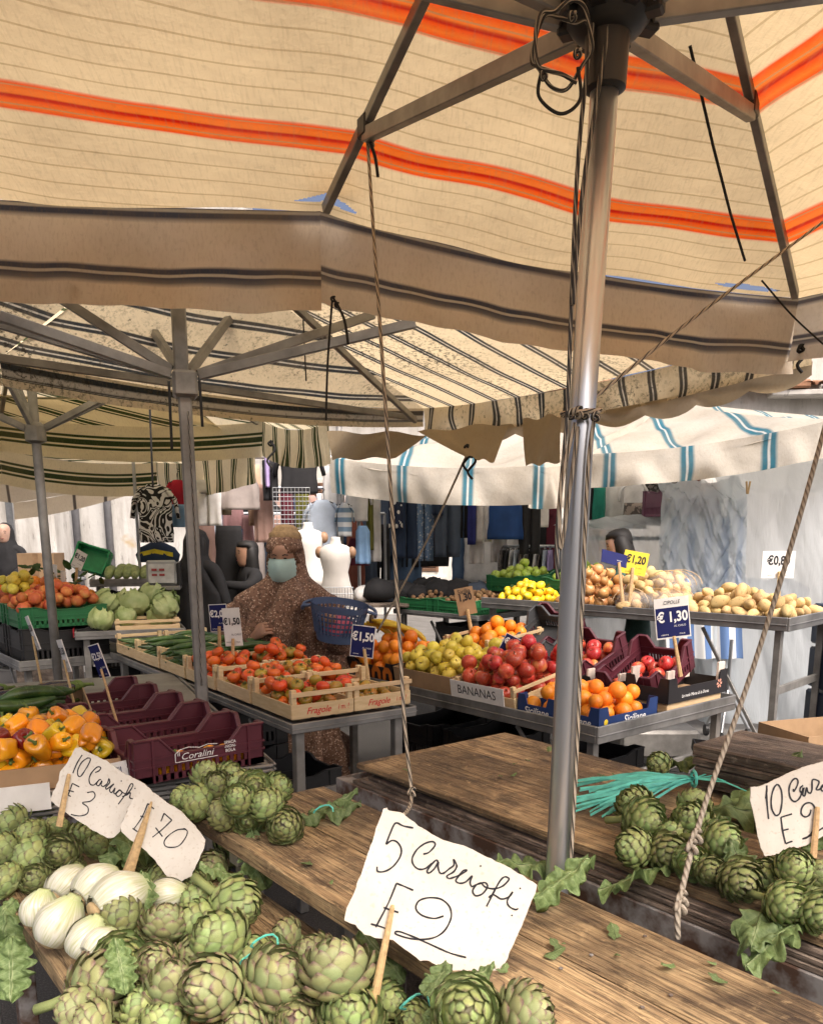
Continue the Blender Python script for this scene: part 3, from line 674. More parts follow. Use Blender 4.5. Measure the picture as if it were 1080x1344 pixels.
def plastic_crate_parts(w_, d, h, mat, dip=.42, nb=13, tall=.10):
    """ventilated crate with raised corners: each wall a part"""
    out = []
    def wall(W):
        m = MB(); th = .006; a = W * .18; b = W * .30
        top = [(0, h), (a, h), (b, h * (1 - dip)), (W - b, h * (1 - dip)), (W - a, h), (W, h)]
        pts = [(x, z) for x, z in top][::-1] + [(0, h * .36), (W, h * .36)]
        m.poly([V((x, 0, z)) for x, z in pts][::-1], (0, -1, 0), th)
        for (x0, z0), (x1, z1) in zip(top, top[1:]): bar(m, V((x0, th / 2, z0)), V((x1, th / 2, z1)), .016, .007)
        for z in (h * .37, h * .56): m.box((W / 2, th / 2, z), (W + .004, .013, .006))
        for z0, hh in ((0.01, .02),): m.box((W / 2, th / 2, z0), (W, th, hh))
        for x in (W * .13, W * .87): m.box((x, -.002, h * .5), (.006, .008, h))
        m.box((W * .07, th / 2, h * .18), (W * .14, th, h * .36)); m.box((W * .93, th / 2, h * .18), (W * .14, th, h * .36))
        for k in range(nb):
            x = W * (.15 + .70 * k / (nb - 1)); m.box((x, th / 2, h * .19), (W * .028, th, h * .35))
        return m
    wf, ws = wall(w_), wall(d)
    me_f = wf.mesh('wall', mat); me_s = ws.mesh('wall', mat)
    out += [('wall', me_f, Matrix.Identity(4)), ('wall', me_f, Matrix.Translation((w_, d, 0)) @ Matrix.Rotation(pi, 4, 'Z')),
            ('wall', me_s, Matrix.Translation((w_, 0, 0)) @ Matrix.Rotation(pi / 2, 4, 'Z')), ('wall', me_s, Matrix.Translation((0, d, 0)) @ Matrix.Rotation(-pi / 2, 4, 'Z'))]
    out.append(('floor', MB().box((w_ / 2, d / 2, .006), (w_ - .014, d - .014, .008)).mesh('floor', mat), Matrix.Identity(4)))
    return out
BC = plastic_crate_parts(.40, .295, .15, BURG); BC2 = plastic_crate_parts(.40, .212, .125, BURG)
GC = plastic_crate_parts(.50, .36, .12, GREENP, dip=.15)
KC = plastic_crate_parts(.50, .36, .20, BLACKP, dip=.1)
DC = plastic_crate_parts(.40, .30, .15, DARKP)
def plastic_crate(label, mw, parts, group=None, name='plastic_crate'):
    t = thing(name, label, 'crate', group=group); t.matrix_world = mw
    for n, me, mm in parts: put(n, me, t, mm)
    return t
bw = ['frontmost burgundy crate with the white printed emblem', 'second burgundy crate from the front of the row', 'third burgundy crate from the front of the row', 'fourth burgundy crate from the front of the row', 'rearmost burgundy crate of the row before the cucumbers']
for k in range(5):
    t = plastic_crate(bw[k], place(FBC, .0 + k * .216, -.40, .808, 0, rnd(-.012, .012)), BC2, 'empty burgundy crates in a row')
    if k == 0:
        fr_ = Matrix.Translation((.20, -.0085, .072)) @ FACEL
        quad_text('lettering', 'Coralini', .028, WINK, t, fr_ @ Matrix.Translation((-.02, -.008, 0)), .0, 1.1, shear=.3)
        quad_text('lettering', 'il', .02, WINK, t, fr_ @ Matrix.Translation((-.075, .002, 0)), .0, 1.)
        for q, s_ in enumerate(('SPACA', '-NON-', 'BOLA')): quad_text('lettering', s_, .0125, WINK, t, fr_ @ Matrix.Translation((.085, .013 - q * .0125, 0)), .02)
        m = MB(); pts = [(.115, .05), (.115, .075), (.13, .086), (.155, .09), (.19, .084), (.215, .09), (.245, .086)]
        for a, b in zip(pts, pts[1:]): bar(m, V((a[0], -.0075, a[1])), V((b[0], -.0075, b[1])), .001, .0022)
        bar(m, V((.115, -.0075, .05)), V((.245, -.0075, .05)), .001, .0022); m.build('emblem', WINK, t)
def carton(label, mw, w_, d, h, mat, inner=None, tabs=True, low=.6, cat='box', group=None, name='carton'):
    """cardboard tray: low walls with high corner tabs"""
    t = thing(name, label, cat, group=group); t.matrix_world = mw; inner = inner or CARD
    def wall(W, hh):
        m = MB(); th = .005; c_ = min(.06, W * .2)
        top = [(0, h), (c_, h), (c_ + .012, hh), (W - c_ - .012, hh), (W - c_, h), (W, h)] if tabs else [(0, h), (W, h)]
        m.poly([V((x, 0, z)) for x, z in ([(W, 0)] + top[::-1] + [(0, 0)])][::-1], (0, -1, 0), th); return m
    a = wall(w_, h * low); b = wall(d, h * low)
    ma, mb_ = a.mesh('wall', mat), b.mesh('wall', mat)
    put('wall', ma, t); put('wall', ma, t, Matrix.Translation((w_, d, 0)) @ Matrix.Rotation(pi, 4, 'Z'))
    put('wall', mb_, t, Matrix.Translation((w_, 0, 0)) @ Matrix.Rotation(pi / 2, 4, 'Z')); put('wall', mb_, t, Matrix.Translation((0, d, 0)) @ Matrix.Rotation(-pi / 2, 4, 'Z'))
    put('floor', MB().box((w_ / 2, d / 2, .004), (w_ - .012, d - .012, .006)).mesh('floor', inner), t)
    return t

# ------------------------------------------------------------------ produce: meshes
def blobm(name, mat, prof, n=14, fn=None, extra=None, extra_mat=None):
    m = MB(); m.lathe(prof, n, fn=fn)
    if extra: m.m = 1; extra(m); m.m = 0
    return m.mesh(name, [mat] + ([extra_mat] if extra_mat else []), True)
def prof_sphere(r, k=9, sz=1., dt=0., db=0., top=1.):
    P = []
    for i in range(k + 1):
        a = -pi / 2 + pi * i / k; x = cos(a); z = sin(a)
        q = r * z * sz + (-dt * r * exp(-(x / .35) ** 2) if z > 0 else db * r * exp(-(x / .35) ** 2))
        P.append((max(r * x, r * .02), q))
    return P
GSTEM = M('green_stem', (.10, .16, .03), .6, .3, 40); BSTEM = M('brown_stem', (.10, .06, .03), .8, .3, 40)
def skin(name, stops, rough=.35, nscale=6., bscale=0., bst=.0, rand=.42, sss=.0, coat=.0, spots=None, stretch=(1, 1, 1)):
    """fruit skin: colour ramp over noise, offset per fruit"""
    g = NG(name); r = g.rand(); v = g.coord('Object', stretch)
    v = g.n('VectorMath', {0: v, 1: g.n('CombineXYZ', {0: g.math('MULTIPLY', r, 9.), 1: g.math('MULTIPLY', r, 23.), 2: g.math('MULTIPLY', r, 5.)}).outputs[0]}, operation='ADD').outputs[0]
    nz = g.noise(v, nscale, 4, .6)
    c = g.ramp(nz, stops)
    if spots: c = g.mix(g.ramp(g.noise(v, spots[0], 2), [(.62, (0, 0, 0)), (.68, (.6, .6, .6))]), c, spots[1])
    c = g.n('HueSaturation', {'Hue': g.math('MULTIPLY_ADD', r, rand * .05, .5 - rand * .025), 'Value': g.math('MULTIPLY_ADD', g.math('FRACT', g.math('MULTIPLY', r, 7.3)), rand, 1 - rand * .5), 'Color': c}).outputs[0]
    k = dict(Base_Color=c, Roughness=rough)
    if bst: k['Normal'] = g.bump(g.noise(v, bscale, 3), bst, .0015)
    b = g.bsdf(**k)
    if coat: b.inputs['Coat Weight'].default_value = coat; b.inputs['Coat Roughness'].default_value = .12
    return g.done(b)
S_OR = skin('orange_peel', [(.3, (.78, .20, .012)), (.7, (.86, .30, .02))], .42, 8, 260, .25)
S_RA = skin('red_apple_skin', [(.32, (.40, .025, .02)), (.55, (.52, .06, .035)), (.68, (.66, .30, .08))], .3, 14, stretch=(1, 1, .35), spots=(240, (.6, .35, .2)))
S_YA = skin('yellow_apple_skin', [(.3, (.62, .46, .035)), (.7, (.72, .60, .10))], .35, 10, spots=(220, (.35, .25, .06)))
S_GA = skin('green_apple_skin', [(.3, (.30, .44, .05)), (.7, (.42, .55, .10))], .32, 10)
S_LE = skin('lemon_peel', [(.3, (.80, .50, .012)), (.7, (.88, .62, .03))], .4, 10, 200, .2)
S_TO = skin('tomato_skin', [(.3, (.60, .055, .015)), (.6, (.68, .13, .02)), (.75, (.62, .24, .03))], .25, 9)
S_TG = skin('green_tomato_skin', [(.3, (.22, .26, .03)), (.5, (.35, .22, .03)), (.7, (.55, .20, .03))], .27, 12)
S_PE = skin('peach_skin', [(.3, (.50, .06, .03)), (.55, (.62, .17, .05)), (.7, (.72, .38, .10))], .6, 12)
S_PO = skin('potato_skin', [(.3, (.50, .33, .13)), (.7, (.64, .46, .22))], .75, 18, 60, .3, spots=(90, (.25, .14, .05)))
S_ON = skin('onion_skin', [(.3, (.42, .18, .05)), (.6, (.56, .29, .11)), (.75, (.64, .42, .20))], .35, 30, stretch=(1, 1, .15), rand=.35)
S_WA = skin('walnut_shell', [(.3, (.16, .085, .035)), (.7, (.32, .19, .09))], .75, 60, 160, 1.)
S_BP = skin('orange_pepper_skin', [(.3, (.80, .26, .008)), (.7, (.86, .38, .015))], .16, 8, coat=.5, rand=.5)
S_YP = skin('yellow_pepper_skin', [(.3, (.80, .50, .015)), (.7, (.62, .48, .03))], .16, 8, coat=.5)
S_RP = skin('dark_red_pepper_skin', [(.3, (.15, .008, .012)), (.7, (.24, .012, .016))], .14, 8, coat=.5)
S_ZU = skin('zucchini_skin', [(.35, (.015, .045, .01)), (.7, (.06, .13, .025))], .35, 20, stretch=(1, 1, .15), spots=(180, (.12, .2, .06)))
S_EG = skin('aubergine_skin', [(.3, (.010, .006, .012)), (.7, (.02, .012, .022))], .15, 8, coat=.4)
S_CB = skin('cabbage_leaf', [(.3, (.26, .36, .12)), (.7, (.50, .56, .28))], .55, 12, 40, .8, rand=.3)
S_CW = skin('cauliflower', [(.3, (.62, .55, .36)), (.7, (.75, .70, .52))], .7, 30, 60, 1.)
def stalk(x=0, y=0, z=0, r=.0025, l=.014): return lambda m: m.tube([(x, y, z - .006), (x + .002, y, z + l * .5), (x + .005, y + .002, z + l)], [r, r * .8, r * 1.2], 5)
ME = {}
ME['orange'] = [blobm('orange', S_OR, prof_sphere(.038, 10, .94, .06), 16)]
def applefn(sd):
    return lambda a, i, r, z: (r * (1 + .03 * cos(5 * a) * (z < 0) + .03 * sin(a + sd)) * cos(a), r * (1 + .03 * cos(5 * a) * (z < 0)) * sin(a), z * (1 + .06 * cos(a + sd)))
for nm, sk, rr in (('red_apple', S_RA, .039), ('yellow_apple', S_YA, .036), ('green_apple', S_GA, .038)):
    ME[nm] = [blobm(nm, sk, prof_sphere(rr, 11, .92, .28, .18), 16, applefn(q), stalk(z=rr * .70), BSTEM) for q in range(2)]
def lemon_prof(r):
    P = prof_sphere(r, 10, 1.25); P[-1] = (.002, r * 1.5); P[-2] = (.010, r * 1.38); return P
ME['lemon'] = [blobm('lemon', S_LE, lemon_prof(.030), 14)]
def tomfn(sd, k=6): return lambda a, i, r, z: (r * (1 + .05 * abs(sin(k * a / 2 + sd))) * cos(a), r * (1 + .05 * abs(sin(k * a / 2 + sd))) * sin(a), z)
def calyx(z, R_=.016, n=5):
    def f(m):
        for k in range(n):
            a = 2 * pi * k / n; b = a + .35; c_ = a - .35
            m.add([(.003 * cos(b), .003 * sin(b), z), (.003 * cos(c_), .003 * sin(c_), z), (R_ * .6 * cos(c_ + .1), R_ * .6 * sin(c_ + .1), z + .003), (R_ * cos(a), R_ * sin(a), z + .001), (R_ * .6 * cos(b - .1), R_ * .6 * sin(b - .1), z + .003)], [(0, 1, 2, 3, 4)])
        m.tube([(0, 0, z - .003), (.001, 0, z + .006), (.004, .001, z + .011)], .002, 5)
    return f
ME['tomato'] = [blobm('tomato', S_TO, prof_sphere(.034, 9, .80, .2, .05), 18, tomfn(q), calyx(.024), GSTEM) for q in range(2)]
ME['green_tomato'] = [blobm('green_tomato', S_TG, prof_sphere(.033, 9, .78, .22, .05), 18, tomfn(q, 8), calyx(.022), GSTEM) for q in range(2)]
ME['peach'] = [blobm('peach', S_PE, prof_sphere(.037, 9, .93, .15), 14, lambda a, i, r, z: (r * (1 - .06 * exp(-(a - pi) ** 2 * 12)) * cos(a), r * sin(a), z))]
def lump(sd, k, f): return lambda a, i, r, z: tuple(V((r * cos(a), r * sin(a) * .85, z)) * (1 + k * noise.noise(V((r * cos(a) * f + sd, r * sin(a) * f, z * f)))))
ME['potato'] = [blobm('potato', S_PO, prof_sphere(.033, 9, 1.35 + .15 * q), 14, lump(q * 5., .28, 22)) for q in range(3)]
def onion_prof(r): P = prof_sphere(r, 10, .86); P[-1] = (.003, r * 1.35); P[-2] = (.006, r * 1.08); P[-3] = (r * .34, r * .80); return P
ME['onion'] = [blobm('onion', S_ON, onion_prof(.041), 16, lump(3., .05, 20))]
ME['walnut'] = [blobm('walnut', S_WA, prof_sphere(.019, 7, 1.12), 10, lump(1., .2, 90))]
def pepfn(nl, sd): return lambda a, i, r, z: (r * (1 - .13 * abs(cos(nl * a / 2 + sd))) * cos(a) + z * .12 * sin(sd), r * (1 - .13 * abs(cos(nl * a / 2 + sd))) * sin(a), z + .006 * cos(nl * a + 2 * sd) * (1 if z < 0 else .4))
PP = [(.004, -.034), (.023, -.043), (.034, -.039), (.038, -.025), (.040, -.005), (.041, .014), (.042, .026), (.036, .037), (.022, .040), (.010, .033), (.004, .029)]
def pep_body(nm, sk): return [blobm(nm, sk, PP, 24, pepfn(nl, s_)) for nl, s_ in ((4, .2), (3, 1.1), (4, 2.))]
ME['pep_o'] = pep_body('body', S_BP); ME['pep_y'] = pep_body('body', S_YP); ME['pep_r'] = pep_body('body', S_RP)
ME['pep_stem'] = [MB().tube([(0, 0, .026), (.001, 0, .036), (.005, .002, .050), (.013, .004, .060)], [.016, .006, .0045, .006], 8).mesh('stem', GSTEM, True)]
def cuke(L_, r, bend, mat, endr=.5): 
    pts = []; rs = []
    for i in range(12):
        t = i / 11; pts.append((L_ * (t - .5), bend * (4 * t * (1 - t)), 0)); rs.append(r * (min(1, .25 + 3.2 * t) if t < .25 else min(1, .35 + 3.5 * (1 - t))) * (.92 + .08 * sin(5 * t)))
    return MB().tube(pts, rs, 12).mesh('zucchini', mat, True)
ME['zucchini'] = [cuke(.21, .021, b, S_ZU) for b in (.012, -.018, .025)]
ME['cucumber'] = [cuke(.27, .017, b, S_ZU) for b in (.012, -.02)]
def egg():
    m = MB(); P = [(.004, -.10), (.022, -.098), (.033, -.08), (.037, -.055), (.034, -.02), (.026, .02), (.019, .06), (.015, .085), (.008, .095)]
    m.lathe(P, 16, fn=lambda a, i, r, z: (r * cos(a) + .9 * z * z, r * sin(a), z)); m.m = 1
    m.lathe([(.017, .066), (.021, .075), (.017, .09), (.008, .098), (.006, .13), (.008, .135)], 12, fn=lambda a, i, r, z: (r * (1 + (.25 * cos(5 * a) if i == 0 else 0)) * cos(a) + .9 * z * z, r * sin(a), z - (.012 * cos(5 * a) if i == 0 else 0)))
    return m.mesh('aubergine', [S_EG, GSTEM], True)
ME['aubergine'] = [egg()]
def cabbage(sd, sk=S_CB):
    m = MB(); m.lathe(prof_sphere(.082, 14, .88), 24, fn=lambda a, i, r, z: tuple(V((r * cos(a), r * sin(a), z)) * (1 + .07 * noise.noise(V((cos(a) * 2 + sd, sin(a) * 2, z * 20))) + .02 * noise.noise(V((cos(a) * 9, sin(a) * 9 + sd, z * 70))))))
    for k in range(6):
        a0 = k * 1.05 + sd; 
        def lf(u, v, a0=a0, k=k):
            a = a0 + (u - .5) * 1.9 * (1 - .25 * v); ph = -1.1 + 2.1 * v
            R_ = .084 + .005 * (k % 3) + .03 * v ** 2 * (abs(u - .5) * 2) ** 2 + .010 * noise.noise(V((u * 5 + sd, v * 5, k)))
            return (R_ * cos(ph) * cos(a), R_ * cos(ph) * sin(a), R_ * sin(ph) * .9)
        m.grid(lf, 10, 10)
    return m.mesh('cabbage', sk, True)
ME['cabbage'] = [cabbage(.3), cabbage(4.1)]
ME['cauliflower'] = [MB().lathe(prof_sphere(.08, 12, .75), 22, fn=lambda a, i, r, z: tuple(V((r * cos(a), r * sin(a), z)) * (1 + .16 * abs(noise.noise(V((cos(a) * r * 60, sin(a) * r * 60, z * 60))))))).mesh('cauliflower', S_CW, True)]

def heap(n, w_, d, r, dome=.1, seed=0, cand=14, z0=0., pack=.93, margin=.0):
    R_ = random.Random(seed); P = []
    for _ in range(n):
        best = None
        for _c in range(cand):
            x = R_.uniform(r + margin, w_ - r - margin); y = R_.uniform(r + margin, d - r - margin); z = z0 + r * .9
            for (a, b, c_) in P:
                q = (a - x) ** 2 + (b - y) ** 2
                if q < 4 * r * r: z = max(z, c_ + sqrt(4 * r * r - q) * pack)
            k = z - dome * (1 - (2 * x / w_ - 1) ** 2) * (1 - (2 * y / d - 1) ** 2)
            if best is None or k < best[0]: best = (k, x, y, z)
        P.append(best[1:])
    return P
def rndrot(full=True, tilt=.5):
    if full: return Euler((rnd(0, 6.28), rnd(0, 6.28), rnd(0, 6.28))).to_matrix().to_4x4()
    return (Matrix.Rotation(rnd(0, 6.28), 4, 'Z') @ Matrix.Rotation(rnd(-tilt, tilt), 4, 'X') @ Matrix.Rotation(rnd(-tilt, tilt), 4, 'Y'))
def pour(kind, label, cat, mw, n, w_, d, r, dome=.1, z0=.0, seed=0, full=True, name=None, smin=.86, smax=1.1, off=(0, 0), tilt=.6, group=None, pack=.93, cand=14):
    """heap of single fruits in a box whose frame is mw"""
    out = []
    for (x, y, z) in heap(n, w_, d, r, dome, seed, cand, z0, pack):
        o = put(name or kind, random.choice(ME[kind])); s_ = rnd(smin, smax)
        o.matrix_world = Matrix.Translation(mw @ V((x + off[0], y + off[1], z))) @ rndrot(full, tilt) @ Matrix.Scale(s_, 4)
        tag(o, label, cat, group or label); out.append(o)
    return out

# ------------------------------------------------------------------ tomato table: pine crates with tomatoes, then cucumbers
lab = {}
rows = 6
nm = ['frontmost', 'second', 'third', 'fourth', 'fifth', 'last']
for i in range(rows):
    for j in range(2):
        l0 = .02 + i * .375; side = 'left' if j == 0 else 'right'
        mw = place(FC, l0, .005 + j * .278, .802, 0, rnd(-.02, .02))
        what = 'tomatoes' if i < 3 else 'cucumbers'
        t = wood_crate(f'{nm[i]} pine crate of {what} in the {side} file on the narrow table', mw)
        if i == 0: quad_text('lettering', 'Fragole', .036, RINK, t, Matrix.Translation((.115, -.0012, .031)) @ FACEL, .01, 1., shear=.35); quad_text('lettering', 'i m. !', .03, RINK, t, Matrix.Translation((.225, -.0012, .033)) @ FACEL, .01, .8, shear=.2)
        if i < 3:
            ng = [16, 10, 3][i] if j == 0 else [20, 12, 3][i]; nr = [16, 26, 40][i] if j == 0 else [8, 22, 36][i]
            if i == 0 and j == 1: ng, nr = 14, 4
            P = heap(ng + nr, .25, .34, .028, [.03, .03, .05][i], 5 + i * 2 + j, 14, .012)
            for k, (x, y, z) in enumerate(P):
                kd = 'green_tomato' if (k * 7 + 3) % (ng + nr) < ng else 'tomato'
                o = put('tomato', random.choice(ME[kd])); o.matrix_world = Matrix.Translation(mw @ V((x + .011, y + .01, z))) @ rndrot(False, .9) @ Matrix.Scale(rnd(.72, 1.0), 4)
                tag(o, (f'greenish ripening tomato in the {nm[i]} {side} pine crate' if kd[0] == 'g' else f'red tomato in the {nm[i]} {side} pine crate'), 'tomato', f'tomatoes in the {nm[i]} {side} crate')
        else:
            for k in range(14 if i < 5 else 10):
                o = put('cucumber', random.choice(ME['cucumber'])); tag(o, f'dark green cucumber in the {nm[i]} {side} pine crate', 'cucumber', f'cucumbers in the {nm[i]} {side} crate')
                o.matrix_world = mw @ Matrix.Translation((.136 + rnd(-.01, .01), .05 + (k % 5) * .062 + rnd(-.012, .012), .04 + (k // 5) * .034 + .01)) @ Matrix.Rotation(rnd(-.25, .25), 4, 'Z') @ Matrix.Rotation(rnd(0, 6), 4, 'X')

# ------------------------------------------------------------------ pepper table
mwP = place(FB, .0, -.84, .808, 0, 0)
ct = carton('torn brown cardboard tray full of bell peppers', mwP, .42, .44, .065, CARD, tabs=False)
k = 0
for (x, y, z) in heap(88, .41, .44, .029, .05, 21, 16, .01, .9):
    q = random.random(); kd, nme = ('pep_r', 'dark red') if q < .2 else ('pep_y', 'yellow') if q < .40 else ('pep_o', 'orange')
    t = thing('bell_pepper', f'glossy {nme} bell pepper in the cardboard tray', 'pepper', group=f'{nme} bell peppers in the tray')
    s_ = rnd(.66, .88); t.matrix_world = Matrix.Translation(mwP @ V((x + .003, y, z))) @ rndrot(False, 1.5) @ Matrix.Scale(s_, 4)
    put('body', random.choice(ME[kd]), t); put('stem', ME['pep_stem'][0], t)
for k in range(7):   # peppers seen through the slots of the first crate
    t = thing('bell_pepper', 'orange bell pepper behind the slots of the front burgundy crate', 'pepper', group='peppers inside the front burgundy crate')
    t.matrix_world = place(FBC, .0, -.40, .808) @ Matrix.Translation((.05 + .05 * (k % 7), .052, .032)) @ rndrot(False, 1.5) @ Matrix.Scale(.72, 4)
    put('body', random.choice(ME['pep_o']), t); put('stem', ME['pep_stem'][0], t)
m = MB(); mwL = place(FB, -.02, -.86, .80); m.box((.10, -.004, -.005), (.30, .004, .075)); lab_ = m.build('paper_label', PAPER); lab_.matrix_world = mwL; tag(lab_, 'white printed carton flap in front of the pepper tray', 'label')
m = MB(); m.box((0, 0, 0), (.13, .003, .062)); bc = m.build('barcode_label', PAPER); bc.matrix_world = place(FB, -.03, -.47, .835) @ Matrix.Rotation(-.12, 4, 'Y'); tag(bc, 'small white barcode label leaning on the front burgundy crate', 'label')
m = MB()
for k in range(22): m.box((-.045 + k * .0044 + rnd(-.0008, .0008), -.002, -.004), (rnd(.0008, .0026), .0006, .042))
m.build('barcode', M('blue_ink', (.02, .04, .12), .6), bc)
mwZ = place(FB, .46, -.84, .808)
carton('brown carton of zucchini and aubergines behind the peppers', mwZ, .38, .50, .12, CARD, tabs=False)
for k in range(16):
    o = put('zucchini', random.choice(ME['zucchini'])); tag(o, 'dark green zucchini in the carton behind the peppers', 'zucchini', 'zucchini in the carton')
    o.matrix_world = mwZ @ Matrix.Translation((.19 + rnd(-.05, .06), .04 + (k % 6) * .042, .075 + (k // 6) * .042)) @ Matrix.Rotation(rnd(.05, .5), 4, 'Z') @ Matrix.Rotation(rnd(0, 6), 4, 'X')
for k in range(12):
    o = put('aubergine', ME['aubergine'][0]); tag(o, 'glossy black aubergine with green cap behind the zucchini', 'aubergine', 'aubergines in the carton')
    o.matrix_world = mwZ @ Matrix.Translation((.05 + (k % 4) * .08, .31 + (k % 3) * .06 + rnd(-.01, .01), .075 + (k // 6) * .05)) @ Matrix.Rotation(rnd(.2, .7), 4, 'Z') @ Matrix.Rotation(1.45, 4, 'Y') @ Matrix.Rotation(rnd(-.4, .4), 4, 'X')

# ------------------------------------------------------------------ fruit table in the centre
BLUEC = M('blue_carton', (.012, .035, .13), .5, .15, 8); BLACKC = M('black_carton', (.014, .013, .015), .5, .15, 8); ORC = M('orange_printed_carton', (.62, .17, .02), .6, .1)
TL = .17
def siciliane(label, l0, seed):
    mw = place(FD, l0, .02, .688)
    t = carton(label, mw, .42, .225, .095, BLUEC, M('blue_carton', (0, 0, 0)), low=.55, group='blue cartons of oranges')
    quad_text('lettering', 'Siciliane', .05, WINK, t, Matrix.Translation((.25, -.0015, .025)) @ FACEL, .01, 1., shear=.2)
    quad_text('lettering', 'Siciliane', .045, WINK, t, Matrix.Translation((-.0015, .112, .025)) @ FACEN, .01, 1., shear=.2)
    m = MB(); m.lathe(prof_sphere(.016, 6, 1.), 10, (.05, .002, .03), fn=lambda a, i, r, z: (r * cos(a), r * sin(a) * .25, z)); m.build('lemon_print', M('yellow_print', (.75, .55, .03), .6), t)
    pour('orange', label.replace('blue carton', 'orange in the blue carton').replace(' of oranges', ''), 'orange', mw, 17, .40, .21, .036, .05, .012, seed, group='oranges in the blue cartons', off=(.01, .008))
siciliane('blue carton of oranges at the near corner of the tray table', .012, 2)
siciliane('blue carton of oranges half hidden by the steel pole', .245, 3)
mwR = place(FD, .48, .015, .70, TL)
wood_crate('tilted pine crate heaped with red apples', mwR, wood_crate_mesh(.46, .40, .085), None)
pour('red_apple', 'red apple in the heap behind the BANANAS card', 'apple', mwR, 62, .46, .40, .0365, .05, .012, 11, False, tilt=1.2)
bn = thing('name_card', 'white card reading BANANAS in front of the red apples', 'sign'); bn.matrix_world = place(FD, .70, -.022, .755, .0) @ Matrix.Rotation(radians(-90), 4, 'Z') @ Matrix.Rotation(.15, 4, 'X') @ FACEL
put('card', MB().box((0, 0, -.002), (.36, .085, .003)).mesh('card', PAPER), bn)
quad_text('lettering', 'BANANAS', .062, INK, bn, Matrix.Translation((0, 0, .0006)), .0, .92)
mwY = place(FD, .90, .015, .70, TL)
carton('brown carton heaped with yellow apples', mwY, .48, .46, .10, CARD, tabs=False)
pour('yellow_apple', 'yellow apple in the heap next to the red apples', 'apple', mwY, 80, .48, .46, .034, .05, .012, 12, False, tilt=1.2)
for q, (l0, n0, lbl, w_, d_, nn) in enumerate(((1.38, .02, 'black and orange carton of oranges beside the draped woman', .40, .42, 48), (1.16, .52, 'rear pine crate of oranges behind the yellow apples', .46, .36, 36))):
    mw = place(FD, l0, n0, .70 + n0 * .18, .10)
    if q == 0:
        t = carton(lbl, mw, w_, d_, .10, BLACKC, tabs=True, low=.75)
        for k in range(4):
            for face, a, b in (('x', 0, 0),):
                m = MB(); m.poly([V((-.0025, .05 + k * .10 + x * .045, z)) for x, z in ((-.9, .006), (-.9, .05), (-.4, .078), (.4, .078), (.9, .05), (.9, .006), (.4, .006), (.25, .045), (-.25, .045), (-.4, .006))], (-1, 0, 0), .001); m.build('print', ORC, t)
    else: wood_crate(lbl, mw, wood_crate_mesh(w_, d_, .10), None)
    pour('orange', lbl.split(' of ')[1].replace('oranges', 'orange in the carton' if q == 0 else 'orange in the crate'), 'orange', mw, nn, w_, d_, .036, .08, .02, 14 + q, group='oranges in heap %s' % ('by the woman' if q == 0 else 'at the rear'))
# tilted crates of apples at the back of the tray table
for q, (l0, n0, mat_parts, lbl, nn) in enumerate(((.12, .58, BC, 'tilted burgundy crate with a few red apples near the black cartons', 10), (.56, .60, BC, 'burgundy crate with red apples behind the steel pole', 18), (.90, .70, DC, 'grey plastic crate leaning behind the apples', 0), (1.02, .86, BC, 'burgundy crate leaning against the upper tray', 0))):
    mw = place(FD, l0, n0, .70 + .06 * (q > 1), .38 + .12 * (q > 1), rnd(-.1, .1))
    plastic_crate(lbl, mw, mat_parts, 'crates at the back of the tray table')
    if nn: pour('red_apple', 'red apple left in the ' + lbl.split(' with')[0].replace('tilted ', 'tilted '), 'apple', mw, nn, .39, .28, .037, .0, .012, 30 + q, False, tilt=1.2, group='apples in crate %s' % ('by the cartons' if q == 0 else 'behind the pole'))
FLW = M('printed_flower', (.62, .30, .22), .6, .3, 60)
for q, (l0, n0, lbl) in enumerate(((-.0, .50, 'front black fruit carton with flower print and white corner flaps'), (.26, .50, 'rear black fruit carton next to the burgundy crate'))):
    mw = place(FD, l0 + .01, n0 + .02, .69 + .045 * (q == 0))
    if q == 0: s_ = MB(); s_.box((.24, .10, -.024), (.46, .18, .04), ch=.002); bx_ = s_.build('wooden_block', PINE); bx_.matrix_world = mw; tag(bx_, 'flat pine tray under the front black carton', 'tray')
    t = carton(lbl, mw, .50, .235, .115, BLACKC, tabs=True, low=.6, group='black fruit cartons')
    for x in (.008, .44):
        for y in (.012, .20): put('corner_flap', MB().box((x + .025, y + .006, .10), (.055, .012, .10), ch=.001).mesh('corner_flap', M('white_flap', (.70, .60, .52), .7)), t)
    m = MB()
    for k in range(6): a = k * 1.05; m.poly([V((.43 + .022 * cos(a + s2) * rr, -.0012, .05 + .022 * sin(a + s2) * rr)) for s2, rr in ((-.4, .35), (-.25, 1), (.25, 1.1), (.4, .35))], (0, -1, 0), .0008)
    m.build('flower_print', FLW, t)
    quad_text('lettering', 'Le mele Marte & la Dama', .022, WINK, t, Matrix.Translation((.22, -.0012, .026)) @ FACEL, 0, 1., shear=.3)
